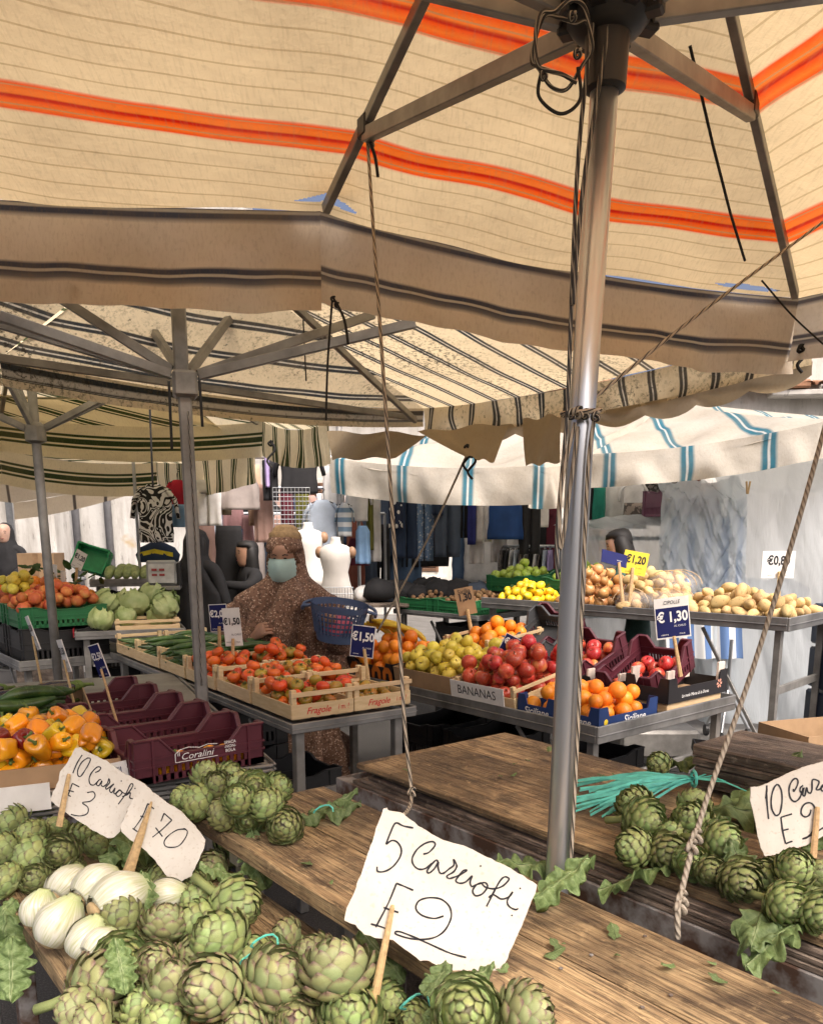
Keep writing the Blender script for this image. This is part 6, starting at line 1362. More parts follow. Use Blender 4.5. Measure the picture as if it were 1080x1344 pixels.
body = drape([(.02, .27, .23, 0, 0), (.45, .28, .24, 0, 0), (.80, .30, .25, .01, -.01), (.98, .295, .25, .01, -.015), (1.08, .275, .22, .0, -.01), (1.16, .235, .18, 0, 0), (1.215, .165, .145, 0, 0), (1.25, .125, .115, -.005, .01), (1.32, .108, .105, -.01, .02), (1.40, .103, .10, -.012, .02), (1.46, .09, .098, -.014, .01), (1.50, .06, .08, -.015, 0), (1.515, .02, .03, -.015, 0)], fold=.16, nf=7).build('veil', FLOR, W_, True)
mh = Matrix.Translation((-.012, -.045, 1.36)) @ Matrix.Rotation(.1, 4, 'X')
put('head', HEADS, W_, mh @ Matrix.Diagonal((.98, .98, .95, 1))); face_bits(W_, mh @ Matrix.Translation((0, -.004, .002)), False)
MASK = M('pale_teal_mask', (.42, .60, .58), .8, .06, 20)
def maskf(u, v):
    a = -pi / 2 + (u - .5) * 2.3; z = -.105 + .115 * v; r = .078 + .012 * sin(pi * v) + .0025 * (1 if int(v * 9) % 2 else -1)
    return V((r * cos(a), r * 1.24 * sin(a) - .012 * exp(-((u - .5) / .12) ** 2) * sin(pi * v), z - .012 * (1 - 4 * (u - .5) ** 2) * (1 - v)))
m = MB(); m.grid(maskf, 16, 10); mk = put('face_mask', m.mesh('face_mask', MASK, True), W_, mh)
for s_ in (-1, 1): m = MB(); m.tube([(s_ * .068, -.045, -.02), (s_ * .082, -.01, .0), (s_ * .078, .02, .01)], .0016, 5); put('ear_loop', m.mesh('ear_loop', WINK), mk)
# hood edge framing the face, bun cloth on top
m = MB(); m.tube([(-.012 + .084 * cos(a), -.075 - .025 * abs(sin(a)) + .03 * abs(cos(a)), 1.335 + .092 * sin(a)) for a in [i * 2 * pi / 24 for i in range(25)]], .016, 8); m.build('hood_edge', FLOR, W_, True)
m = MB(); m.lathe([(.100, 1.405), (.101, 1.43), (.094, 1.46), (.075, 1.49), (.04, 1.508), (.01, 1.512)], 28, fn=lambda a, i, r, z: (-.012 + r * cos(a) * (1 + .02 * sin(6 * a)), -.02 + r * 1.1 * sin(a), z + .014 * sin(a))); m.build('hood_cap', FLOR, W_, True)
m = MB(); m.tube([(-.10 + .2 * t, -.095 + .12 * (2 * t - 1) ** 2, 1.235 - .05 * sin(pi * t)) for t in [i / 10 for i in range(11)]], [.02 + .015 * sin(pi * i / 10) for i in range(11)], 8); m.build('neck_fold', FLOR, W_, True)
m = MB(); m.lathe([(.085, 1.45), (.092, 1.475), (.088, 1.50), (.07, 1.515), (.066, 1.53), (.045, 1.545), (.01, 1.55)], 20, fn=lambda a, i, r, z: ((r + .004 * sin(7 * a + z * 90)) * cos(a) - .01, (r + .004 * sin(7 * a + z * 90)) * sin(a) * 1.05, z)); m.build('head_wrap', M('tan_wrap', (.30, .20, .10), .8, .3, 40), W_, True)
def limb(pts, rs, mat, parent, name): m = MB(); m.tube(pts, rs, 12); return m.build(name, mat, parent, True)
def spl(P, k=6):
    P = [V(p) for p in P]; Q = [P[0]] + P + [P[-1]]; out = []
    for i in range(1, len(Q) - 2):
        for j in range(k): t = j / k; a, b, c_, d = Q[i - 1:i + 3]; out.append(.5 * ((2 * b) + (c_ - a) * t + (2 * a - 5 * b + 4 * c_ - d) * t * t + (3 * b - a - 3 * c_ + d) * t ** 3))
    return out + [P[-1]]
def sleeve(P, rs, parent, mat, k=6):
    pts = spl(P, k); n = len(pts); rr = [rs[min(len(rs) - 2, int(i / (n - 1) * (len(rs) - 1)))] * (1 - (i / (n - 1) * (len(rs) - 1)) % 1) + rs[min(len(rs) - 1, int(i / (n - 1) * (len(rs) - 1)) + 1)] * ((i / (n - 1) * (len(rs) - 1)) % 1) for i in range(n)]
    m = MB(); m.tube(pts, [r * (1 + .06 * sin(i * 1.7)) for i, r in enumerate(rr)], 12); return m.build('sleeve', mat, parent, True)
sleeve([(-.19, -.02, 1.10), (-.26, -.10, .97), (-.22, -.24, .88), (-.13, -.30, .95)], [.10, .095, .08, .055], W_, FLOR)
put('hand', hand_mesh(SKIN, .95, 1.5), W_, Matrix.Translation((-.12, -.305, .955)) @ Matrix.Rotation(1.0, 4, 'Y') @ Matrix.Rotation(.35, 4, 'X') @ Matrix.Rotation(2.6, 4, 'Z'))
sleeve([(.19, -.02, 1.10), (.28, -.08, .98), (.32, -.20, .92), (.30, -.30, .97)], [.10, .09, .075, .05], W_, FLOR)
put('hand', hand_mesh(SKIN, .95, 1.7), W_, Matrix.Translation((.30, -.31, .98)) @ Matrix.Rotation(.5, 4, 'X') @ Matrix.Rotation(3.1, 4, 'Z'))
m = MB(); m.lathe([(.06, .60), (.075, .64), (.07, .72), (.05, .76)], 16, (.25, -.22, 0), fn=lambda a, i, r, z: (r * cos(a) * 1.2, r * .6 * sin(a), z)); bg_ = m.build('shoulder_bag', M('brown_leather', (.11, .05, .03), .4, .2, 30), W_, True)
# blue perforated basket hanging from her arm
bk_ = thing('plastic_basket', 'blue perforated plastic basket held at the veiled woman\'s side', 'basket'); bk_['label'] = 'blue perforated plastic basket hanging at the side of the veiled woman'
cB = Y(444, 816, 4.4); bk_.matrix_world = Matrix.Translation(cB) @ Matrix.Rotation(.12, 4, 'Y') @ Matrix.Rotation(.2, 4, 'X')
BLUEB = M('grey_blue_plastic', (.085, .125, .23), .35, .12, 10)
def oval(z, a): k = .74 + .26 * (z + .09) / .18; return V((.15 * k * cos(a), .105 * k * sin(a), z))
for z, hh, nme in ((.085, .03, 'rim'), (.045, .010, 'band'), (.015, .010, 'band'), (-.015, .010, 'band'), (-.042, .012, 'band'), (-.078, .05, 'base_band')):
    m = MB(); m.grid(lambda u, v, z=z, hh=hh: oval(z + (v - .5) * hh, u * 2 * pi) * (1.03 if nme == 'rim' else 1.0), 40, 1); m.grid(lambda u, v, z=z, hh=hh: oval(z + (v - .5) * hh, -u * 2 * pi) * .965, 40, 1); m.build(nme, BLUEB, bk_, True)
for k in range(36):
    a = 2 * pi * k / 36; m = MB(); p0, p1 = oval(-.06, a), oval(.075, a); bar(m, p0, p1, .005, .012); m.build('slat', BLUEB, bk_)
m = MB(); m.grid(lambda u, v: oval(-.1, u * 2 * pi) * V((v, v, 1)).x if False else V((oval(-.1, u * 2 * pi).x * v, oval(-.1, u * 2 * pi).y * v, -.1)), 32, 3); m.build('floor', BLUEB, bk_)
for s_ in (-1, 1): m = MB(); m.tube(spl([(s_ * .15, -.05, .09), (s_ * .19, -.03, .075), (s_ * .195, 0, .05), (s_ * .19, .03, .075), (s_ * .15, .05, .09)], 4), .009, 8); m.build('handle', BLUEB, bk_, True)
m = MB(); m.lathe([(.03, -.095), (.08, -.07), (.09, -.02), (.06, .02)], 14); m.build('pink_parcel', M('pink_wrap', (.55, .10, .16), .5), bk_, True)

def figure(label, loc, rz, height, top, legc, headm, hair=None, veil=None, lean=0., arms=((-.25, -.05, .95), (.25, -.05, .95)), hands=SKIN2, group=None):
    """person grown from a skeleton with a skin surface; arms = wrist positions for the left and right arm (local, for 1.7 m)"""
    t = thing('person', label, 'person', loc, rz, group); k = height / 1.70; t.scale = (k, k, k)
    J = [((0, 0, .95), .15), ((0, -.0, 1.12), .125), ((0, -.01 - lean * .2, 1.30), .15), ((0, -lean * .3, 1.42), .085), ((0, -.01 - lean * .36, 1.50), .055)]
    E_ = [(0, 1), (1, 2), (2, 3), (3, 4)]
    for s_, wr in ((-1, arms[0]), (1, arms[1])):
        b = len(J); sh = V((s_ * .175, -lean * .28, 1.39)); wv = V(wr); el = (sh + wv) / 2 + V((s_ * .07, .05, -.05))
        J += [(tuple(sh), .068), (tuple(el), .05), (tuple(wv), .034)]; E_ += [(3, b), (b, b + 1), (b + 1, b + 2)]
        h = len(J); J += [((s_ * .095, .0, .88), .105), ((s_ * .10, -.02, .50), .07), ((s_ * .10, .02, .09), .048), ((s_ * .11, -.13, .04), .035)]; E_ += [(0, h), (h, h + 1), (h + 1, h + 2), (h + 2, h + 3)]
        q = (wv - el).normalized().to_track_quat('Z', 'Y').to_matrix().to_4x4(); put('hand', hand_mesh(hands, 1., .7), t, Matrix.Translation(wv) @ q)
    me = bpy.data.meshes.new('body'); me.from_pydata([j[0] for j in J], E_, []); o = put('body', me, t); me.materials.append(top)
    md = o.modifiers.new('skin', 'SKIN'); sv = me.skin_vertices[0].data if me.skin_vertices else None
    if sv is None:
        bpy.context.view_layer.update(); sv = me.attributes.get('skin')
    if me.skin_vertices:
        for i, j in enumerate(J): me.skin_vertices[0].data[i].radius = (j[1], j[1] * (.72 if i in (0, 1, 2) else .95)); me.skin_vertices[0].data[i].use_root = i == 0
    md.use_smooth_shade = True; sb = o.modifiers.new('sub', 'SUBSURF'); sb.levels = 1; sb.render_levels = 2
    mh = Matrix.Translation((0, -.03 - lean * .42, 1.59)) @ Matrix.Rotation(lean * .8, 4, 'X')
    put('head', headm, t, mh); face_bits(t, mh)
    if hair: m = MB(); hair(m); put('hair', m.mesh('hair', HAIR, True), t, mh)
    if veil: put('veil', veil, t)
    return t
def hair_cap(m): m.lathe([(.079, -.03), (.085, .02), (.084, .06), (.074, .095), (.05, .115), (.01, .123)], 18, fn=lambda a, i, r, z: (r * cos(a), r * 1.2 * sin(a) + .012 + (.03 if sin(a) < -.3 and z < .05 else 0), z + (.045 if sin(a) < -.3 and i < 2 else 0)))
def hair_long(m):
    hair_cap(m)
    m.lathe([(.05, -.42), (.07, -.34), (.083, -.2), (.088, -.05), (.086, .03), (.06, .09)], 18, fn=lambda a, i, r, z: (r * 1.16 * cos(a) * (1 + .04 * sin(9 * a)), r * .85 * sin(a) * (1 + .05 * sin(11 * a)) + .028 + .10 * max(0, -z), z))
TEALS = M('dark_green_top', (.035, .085, .07), .8, .2, 20)
pw = Y(842, 720, 5.75)
figure('woman with long black hair and dark green top bending over the onions', (pw.x, 5.75, 0), radians(-112), 1.52, TEALS, BLACKF, HEADF, hair_long, lean=.35, arms=((-.15, -.45, 1.05), (.15, -.45, 1.05)))
vl0 = drape([(.05, .26, .22, 0, 0), (.8, .25, .20, 0, 0), (1.2, .235, .16, 0, 0), (1.40, .15, .13, 0, .01), (1.50, .10, .11, 0, .0), (1.62, .098, .118, 0, -.02), (1.69, .07, .09, 0, -.02), (1.72, .02, .02, 0, -.02)], fold=.08, nf=7, n=48, sd=3.).mesh('veil', BLACKF, True)
pw = Y(254, 740, 6.1)
figure('person in black seen behind the square pole', (pw.x + .02, 6.1, 0), radians(160), 1.52, BLACKF, BLACKF, HEADS, hair_long, vl0, arms=((-.24, -.08, .95), (.24, -.08, .95)), hands=SKIN)
pw = Y(322, 760, 6.1)
figure('person in dark clothes with raised hands behind the veiled woman', (pw.x + .0, 6.3, 0), radians(-60), 1.44, BLACKF, BLACKF, HEADS, hair_long, arms=((-.14, -.30, 1.30), (.14, -.30, 1.34)), hands=SKIN)
vl = drape([(.05, .28, .24, 0, 0), (.8, .26, .22, 0, 0), (1.2, .23, .17, 0, 0), (1.42, .14, .13, 0, .01), (1.52, .10, .11, 0, .03), (1.62, .095, .11, 0, .03), (1.69, .07, .08, 0, .03), (1.72, .02, .02, 0, .03)], fold=.04, nf=7, n=48).mesh('veil', BLACKF, True)
pw = Y(8, 715, 9.3)
figure('distant woman in a long black veil at the left edge', (pw.x, 9.3, 0), radians(10), 1.60, BLACKF, BLACKF, HEADF, None, vl, arms=((-.1, -.26, 1.15), (.12, -.26, 1.12)))
pw = Y(33, 725, 11.8)
figure('distant person with a blue cap behind the pillar', (pw.x, 11.8, 0), radians(150), 1.66, M('navy_coat', (.02, .03, .06), .8), BLACKF, HEADF, lambda m: m.lathe([(.08, .03), (.088, .06), (.08, .1), (.05, .125), (.01, .13)], 16))

# ------------------------------------------------------------------ clothes stall
def cloth(name, c_, c2=None, scale=8, rough=.85, **k): return M(name, c_, rough, .18, scale, c2, bump=.1, bscale=40, **k)
CL = {'white': cloth('white_cotton', (.72, .71, .69)), 'navy': cloth('navy_denim', (.018, .035, .075)), 'denim': cloth('blue_denim', (.10, .17, .28)), 'slate': cloth('slate_denim', (.055, .075, .11)), 'black': BLACKF, 'royal': cloth('royal_blue', (.012, .055, .20)), 'violet': cloth('deep_blue', (.015, .02, .14)), 'beige': cloth('beige_knit', (.50, .42, .27)), 'grey': cloth('grey_beige', (.40, .35, .33)), 'rose': cloth('dusty_rose', (.38, .24, .20)), 'pink': cloth('pale_pink', (.52, .30, .31)), 'red': cloth('crimson', (.42, .012, .035)), 'sky': cloth('light_blue', (.22, .38, .60)), 'pale': cloth('pale_blue_shirt', (.38, .44, .52)), 'olive': cloth('olive', (.13, .13, .02)), 'wine': cloth('wine', (.12, .015, .03)), 'green': cloth('emerald', (.012, .20, .14)), 'lilac': cloth('lilac', (.42, .33, .60)), 'brown': cloth('rust_cloth', (.20, .06, .035)), 'peach': cloth('peach_cloth', (.55, .36, .25))}
def patmat(name, kind, c1, c2, sc_):
    g = NG(name); ob = g.coord('Object')
    if kind == 'maze': f = g.math('GREATER_THAN', g.math('SINE', g.math('MULTIPLY', g.noise(ob, sc_, 2, .5, 1.2), 60.)), 0.)
    elif kind == 'dots': f = g.math('LESS_THAN', g.n('TexVoronoi', {'Vector': ob, 'Scale': sc_}).outputs['Distance'], .33)
    elif kind == 'stripe': f = g.math('GREATER_THAN', g.math('FRACT', g.math('MULTIPLY', g.n('SeparateXYZ', {0: ob}).outputs[2], sc_)), .5)
    elif kind == 'vstripe': f = g.math('GREATER_THAN', g.math('FRACT', g.math('MULTIPLY', g.n('SeparateXYZ', {0: ob}).outputs[0], sc_)), .5)
    else: f = g.math('GREATER_THAN', g.noise(ob, sc_, 3, .6), .52)
    return g.done(g.bsdf(Base_Color=g.mix(f, c1, c2), Roughness=.85))
CL['maze'] = patmat('black_white_maze', 'maze', (.72, .71, .69), (.012, .012, .012), 5.5); CL['polka'] = patmat('navy_polka', 'dots', (.012, .02, .05), (.72, .7, .66), 18); CL['dotdenim'] = patmat('dotted_denim', 'dots', (.13, .21, .34), (.45, .5, .55), 42); CL['fair'] = patmat('blue_white_stripes', 'stripe', (.6, .62, .62), (.16, .25, .34), 14); CL['plaid'] = patmat('brown_print', 'noise', (.10, .085, .075), (.33, .28, .24), 12); CL['animal'] = patmat('dark_print', 'noise', (.03, .028, .026), (.15, .13, .12), 40); CL['awn'] = patmat('blue_white_awning_cloth', 'vstripe', (.62, .63, .62), (.10, .18, .36), 8.)
COLW = {'maze': 'black and white maze-patterned', 'polka': 'navy polka-dot', 'dotdenim': 'pale dotted denim', 'fair': 'blue and white striped', 'plaid': 'brown printed', 'animal': 'dark speckled', 'sky': 'light blue', 'pale': 'pale blue', 'rose': 'dusty rose', 'violet': 'deep blue', 'royal': 'royal blue', 'grey': 'grey beige', 'slate': 'slate grey'}
def tubecloth(prof, cx, n=22, fold=.01, nf=4, sd=0., dy=.035):
    """flattened hanging tube of cloth; prof = (z, halfwidth)"""
    m = MB(); rows = len(prof)
    m.lathe([(1, z) for z, _ in prof], n, fn=lambda a, i, r, z: (cx + prof[i][1] * cos(a) * (1 + .03 * sin(z * 30 + sd)), dy * sin(a) * (.5 + .5 * min(1, (rows - i) / 3)) + fold * sin(nf * prof[i][1] * cos(a) * 18 + sd + z * 2) * (1 - i / rows), z)); return m
def garment(kind, u, v0, v1, wpx, ck, y, extra=''):
    t0, b0 = Y(u, v0, y), Y(u, v1, y); H_ = t0.z - b0.z; hw = wpx * depth(t0) / F / 2 * 1.18; sd = u * .37; mat = CL[ck]
    nm_ = {'top': 'top', 'trousers': 'pair of trousers', 'skirt': 'skirt', 'dress': 'dress', 'cloth': 'garment', 'shorts': 'pair of shorts'}[kind]
    t = thing('hanging_' + {'top': 'shirt', 'trousers': 'trousers', 'skirt': 'skirt', 'dress': 'dress', 'cloth': 'garment', 'shorts': 'shorts'}[kind], f'{COLW.get(ck, ck)} {nm_} hanging {extra}', 'clothing', (t0.x, y, b0.z), rnd(-.15, .15), 'clothes hanging at the stall')
    N_ = 14; zz = [H_ * i / N_ for i in range(N_ + 1)]
    if kind in ('trousers', 'shorts'):
        for s_ in (-1, 1): tubecloth([(z, hw * (.46 + .04 * z / H_)) for z in zz if z < H_ * .80], s_ * hw * .5, fold=.012, sd=sd + s_).build('leg', mat, t, True)
        tubecloth([(z, hw * .96) for z in zz if z > H_ * .70], 0, fold=.006, sd=sd).build('waist', mat, t, True)
    elif kind == 'top':
        tubecloth([(z, hw * (.72 if z < H_ * .72 else .72 - .42 * ((z - H_ * .72) / (H_ * .28)) ** 1.5)) for z in zz], 0, fold=.012, sd=sd).build('bodice', mat, t, True)
        for s_ in (-1, 1): m = MB(); m.tube([(s_ * hw * .5, 0, H_ * .93), (s_ * hw * .85, .01, H_ * .74), (s_ * hw * .98, .0, H_ * .42)], [hw * .22, hw * .2, hw * .17], 9, flat=.5); m.build('sleeve', mat, t, True)
        m = MB(); m.tube(spl([(-hw * .75, 0, H_ * .9), (0, 0, H_ * 1.0), (hw * .75, 0, H_ * .9)], 3), .005, 6); m.tube(spl([(0, 0, H_), (0, 0, H_ + .05), (.018, 0, H_ + .075), (.0, 0, H_ + .09)], 3), .003, 5); m.build('hanger', BLACKP, t)
    elif kind == 'skirt': tubecloth([(z, hw * (1 - .3 * (z / H_) ** 2)) for z in zz], 0, fold=.022, nf=9, sd=sd).build('skirt_cloth', mat, t, True); tubecloth([(H_ * .93, hw * .71), (H_ * 1.0, hw * .70)], 0, dy=.038).build('waistband', mat, t, True)
    else: tubecloth([(z, hw * (.95 - .1 * (z / H_) ** 2 - (.35 * max(0, (z / H_ - .85) / .15) if kind == 'dress' else 0))) for z in zz], 0, fold=.02, nf=6, sd=sd).build('cloth', mat, t, True)
    return t
def rail(label, u0, u1, v, y, posts=True):
    a, b = Y(u0, v, y), Y(u1, v, y); t = thing('clothes_rail', label, 'rail'); m = MB(); m.tube([a, b], .014, 8); m.build('bar', STEEL, t)
    if posts:
        for p in (a, b): m = MB(); m.tube([(p.x, p.y, .004), p], .014, 8); m.build('post', STEEL, t)
rail('clothes rail carrying the trousers and skirts in the middle', 470, 735, 622, 6.75); rail('clothes rail carrying tops left of the mannequins', 175, 470, 600, 6.9); rail('clothes rail at the right behind the wrapped stall', 765, 960, 618, 7.6)
for a in (('trousers', 533, 628, 733, 28, 'navy', 6.7, 'in the middle row'), ('trousers', 557, 626, 736, 22, 'dotdenim', 6.72, 'beside the navy trousers'), ('skirt', 575, 626, 676, 14, 'navy', 6.62, 'above the denim'), ('trousers', 588, 626, 731, 30, 'slate', 6.66, 'in the middle row'), ('trousers', 609, 626, 706, 16, 'black', 6.74, 'behind the slanting rope'), ('cloth', 620, 626, 715, 11, 'violet', 6.66, 'in the middle row'), ('trousers', 636, 626, 711, 19, 'white', 6.7, 'beside the royal blue skirt'), ('skirt', 664, 628, 708, 40, 'royal', 6.64, 'in the middle row'), ('trousers', 697, 626, 727, 24, 'black', 6.7, 'next to the steel pole'), ('top', 712, 626, 692, 22, 'white', 6.76, 'next to the steel pole'), ('dress', 519, 628, 694, 17, 'polka', 6.6, 'beside the thin rope'), ('cloth', 626, 700, 740, 18, 'white', 6.9, 'low under the white trousers'), ('cloth', 655, 700, 738, 20, 'white', 6.92, 'low under the royal blue skirt'),
 ('cloth', 492, 640, 737, 14, 'white', 6.7, 'left of the thin rope'), ('cloth', 485, 648, 722, 9, 'olive', 6.62, 'beside the long white garment'), ('top', 468, 632, 684, 34, 'white', 6.55, 'above the mannequin'), ('top', 452, 660, 704, 22, 'fair', 6.45, 'above the mannequin'), ('top', 423, 656, 726, 46, 'pale', 6.5, 'left of the white mannequin'), ('dress', 476, 690, 740, 18, 'sky', 6.5, 'right of the white mannequin'), ('cloth', 435, 612, 668, 22, 'white', 6.75, 'under the awning corner'), ('skirt', 470, 706, 742, 26, 'wine', 6.75, 'low right of the mannequin'),
 ('top', 392, 590, 648, 56, 'black', 6.5, 'under the green-striped valance'), ('trousers', 354, 604, 657, 18, 'black', 6.55, 'under the green-striped valance'), ('cloth', 350, 596, 640, 6, 'lilac', 6.5, 'as a strip under the valance'), ('dress', 345, 636, 712, 24, 'rose', 6.7, 'behind the veiled woman'), ('cloth', 376, 640, 705, 16, 'wine', 7.0, 'behind the wire grid'), ('cloth', 396, 640, 705, 18, 'olive', 7.02, 'behind the wire grid'), ('skirt', 314, 616, 669, 46, 'grey', 6.6, 'near the square pole'), ('cloth', 333, 610, 690, 16, 'peach', 6.8, 'behind the grey skirt'), ('cloth', 288, 620, 676, 24, 'beige', 6.7, 'beside the square pole'), ('shorts', 272, 630, 690, 32, 'white', 6.6, 'beside the square pole'), ('cloth', 306, 664, 694, 26, 'pink', 6.95, 'below the grey skirt'), ('cloth', 325, 676, 712, 14, 'pink', 6.9, 'behind the raised hands'),
 ('top', 202, 636, 712, 52, 'maze', 6.6, 'left of the square pole'), ('top', 233, 630, 682, 30, 'red', 6.8, 'behind the square pole'), ('cloth', 236, 662, 692, 26, 'sky', 6.75, 'below the crimson top'), ('cloth', 300, 690, 800, 34, 'black', 6.4, 'long behind the raised hands'), ('cloth', 270, 678, 790, 22, 'rose', 7.0, 'behind the person in black'),
 ('cloth', 787, 640, 694, 16, 'green', 7.3, 'right of the steel pole'), ('cloth', 776, 640, 692, 10, 'black', 7.35, 'right of the steel pole'), ('cloth', 808, 636, 692, 24, 'white', 7.4, 'beside the emerald garment'), ('top', 832, 632, 676, 34, 'white', 7.3, 'above the seated woman'), ('cloth', 833, 660, 694, 28, 'plaid', 7.2, 'above the seated woman'), ('cloth', 858, 630, 690, 22, 'animal', 7.4, 'behind the purple crate'), ('cloth', 880, 628, 680, 22, 'animal', 7.45, 'further right behind the purple crate'), ('cloth', 906, 622, 668, 28, 'brown', 7.5, 'at the right end')): garment(*a)
rs = random.Random(12)
ORD = ['first', 'second', 'third', 'fourth', 'fifth', 'sixth', 'seventh', 'eighth', 'ninth', 'tenth', 'eleventh', 'twelfth']
cnt = {}
for k in range(34):
    ck = rs.choice(['black', 'navy', 'white', 'slate', 'black', 'wine', 'white', 'animal', 'denim', 'grey', 'black', 'rose']); u = 262 + k * 14.2
    if 725 < u < 770: continue
    kd = rs.choice(['cloth', 'trousers', 'top', 'dress', 'cloth']); cnt[ck] = cnt.get(ck, 0) + 1
    garment(kd, u, rs.uniform(640, 655), rs.uniform(715, 770), rs.uniform(26, 42), ck, 8.0 + rs.uniform(-.1, .2), 'in the back row, %s of its colour' % ORD[min(11, cnt[ck] - 1)])
for k in range(15):
    ck = ['black', 'pale', 'wine', 'navy', 'grey', 'slate', 'rose', 'black', 'denim', 'animal', 'white', 'navy', 'brown', 'slate', 'black'][k]
    garment(['dress', 'cloth', 'trousers'][k % 3], 268 + k * 16.5, 676 + 6 * (k % 3), 778 + 8 * (k % 2), 22, ck, 7.5 + .06 * (k % 3), 'low, %s from the left behind the mannequins' % (ORD + ['thirteenth', 'fourteenth', 'fifteenth'])[k])
rail('low rail behind the white mannequins', 262, 505, 674, 7.55)
rail('long rail of the back row of clothes', 255, 745, 640, 8.1)
# jackets hung edge-on on a round rack
for k in range(11):
    u = 660 + k * 6.2; p = Y(u, 722, 6.9 + .03 * (k % 3)); H_ = .42; t = thing('hanging_jacket', ['dark', 'black', 'white', 'pale', 'speckled', 'white', 'black', 'white', 'dark', 'pale', 'purple'][k] + f' jacket hung edge-on, {["first", "second", "third", "fourth", "fifth", "sixth", "seventh", "eighth", "ninth", "tenth", "last"][k]} from the left', 'clothing', (p.x, p.y, p.z - H_), radians(75), 'jackets hung edge-on')
    tubecloth([(H_ * i / 8, .2 - .1 * max(0, i / 8 - .75) * 4 * .5) for i in range(9)], 0, fold=.006, dy=.02, sd=k).build('cloth', CL[['animal', 'black', 'white', 'pale', 'plaid', 'white', 'black', 'white', 'animal', 'pale', 'lilac'][k]], t, True)
    m = MB(); m.tube([(-.16, 0, H_ * .93), (0, 0, H_ + .03), (.16, 0, H_ * .93)], .006, 5); m.build('hanger', BLACKP, t)
a_, b_ = Y(655, 717, 6.9), Y(735, 717, 6.95); rk = thing('clothes_rack', 'low steel rack carrying the jackets', 'rack')
for p, q in ((a_, b_), (a_, V((a_.x, a_.y, .004))), (b_, V((b_.x, b_.y, .004)))): m = MB(); m.tube([p, q], .012, 8); m.build('tube', STEEL, rk)
# wire grid
gd = thing('wire_grid', 'wire display grid hanging behind the veiled woman', 'grid'); p0, p1 = Y(358, 640, 6.4), Y(408, 705, 6.4)
for k in range(11): m = MB(); x = p0.x + (p1.x - p0.x) * k / 10; m.tube([(x, 6.4, p0.z), (x, 6.4, p1.z)], .0025, 5); m.build('wire', STEEL, gd)
for k in range(12): m = MB(); z = p0.z + (p1.z - p0.z) * k / 11; m.tube([(p0.x, 6.4, z), (p1.x, 6.4, z)], .0025, 5); m.build('wire', STEEL, gd)
g2 = thing('wire_basket_stand', 'low wire basket in front of the white mannequin', 'basket'); p0, p1 = Y(424, 771, 5.2), Y(464, 796, 5.2)
for k in range(12): m = MB(); x = p0.x + (p1.x - p0.x) * k / 11; m.tube([(x, 5.2, p0.z), (x, 5.2, p1.z)], .0022, 5); m.build('wire', STEEL, g2)
for k in range(4): m = MB(); z = p0.z + (p1.z - p0.z) * k / 3; m.tube([(p0.x, 5.2, z), (p1.x, 5.2, z)], .003, 5); m.build('wire', STEEL, g2)
# mannequins
MANN = M('mannequin_white', (.70, .68, .64), .45, .05); TANC = M('tan_cap', (.33, .20, .12), .5, .1)
for q, (u, v, y, lb, s_) in enumerate(((441, 748, 5.5, 'white headless mannequin torso with tan shoulder caps', .74), (405, 728, 6.1, 'second white mannequin torso behind the veiled woman', .8))):
    p = Y(u, v, y); t = thing('mannequin', lb, 'mannequin', (p.x, y, p.z), radians(-8)); t.scale = (s_, s_, s_)
    S_ = [(-.30, .155, .10), (-.22, .16, .105), (-.10, .125, .085), (-.02, .11, .078), (.08, .135, .09), (.15, .145, .092), (.19, .14, .075), (.215, .10, .06), (.23, .05, .05), (.27, .042, .045), (.29, .04, .042)]
    m = MB(); m.lathe([(1, a) for a, _, _ in S_], 24, fn=lambda a, i, r, z: (S_[i][1] * cos(a), S_[i][2] * sin(a) - (.012 * abs(cos(2 * a)) if 2 < i < 6 and sin(a) < 0 else 0), z)); m.build('torso', MANN, t, True)
    for e in (-1, 1): m = MB(); m.lathe(prof_sphere(.052, 8), 12, (e * .148, 0, .155), fn=lambda a, i, r, z: (r * .75 * cos(a), r * .8 * sin(a), z)); m.build('shoulder_cap', TANC, t, True)
    m = MB(); m.tube([(0, 0, -.30), (0, 0, -p.z / s_ + .03)], .014, 8); m.lathe([(.16, -p.z / s_ + .004), (.16, -p.z / s_ + .03), (.02, -p.z / s_ + .05)], 16); m.build('stand', BLACKP, t)
# bags and odds on the clothes stall table
ct_ = thing('clothes_table', 'table with heaped dark goods under the hanging trousers', 'table'); p = Y(570, 760, 6.6)
m = MB(); m.box((p.x, 6.7, .95), (2.2, .6, .03), ch=.003); m.build('table_top', OLDW, ct_)
for e in (-1, 1):
    for f_ in (-1, 1): m = MB(); m.box((p.x + e * 1.05, 6.7 + f_ * .25, .468), (.05, .05, .93), ch=.003); m.build('leg', ALU, ct_)
rs = random.Random(9)
for k in range(26):
    ck = rs.choice(['black', 'black', 'navy', 'wine', 'black', 'rose', 'slate', 'white', 'animal']); u = 478 + k * 10; p = Y(u, rs.uniform(738, 760), 6.5 + rs.uniform(0, .3)); m = MB(); R_ = rs.uniform(.07, .12); s1 = rs.uniform(0, 9)
    m.lathe(prof_sphere(R_, 8, .8), 12, fn=lambda a, i, r, z: tuple(V((r * cos(a) * 1.2, r * sin(a), z)) * (1 + .35 * noise.noise(V((cos(a) * 1.5 + s1, sin(a) * 1.5, z * 14))))))
    o = m.build('clothes_bundle', CL[ck], None, True); o.location = (p.x, p.y, .967 + R_ * .75); tag(o, f'{COLW.get(ck, ck)} clothes bundle in the heap under the hanging trousers', 'bundle', f'{ck} bundles under the trousers')

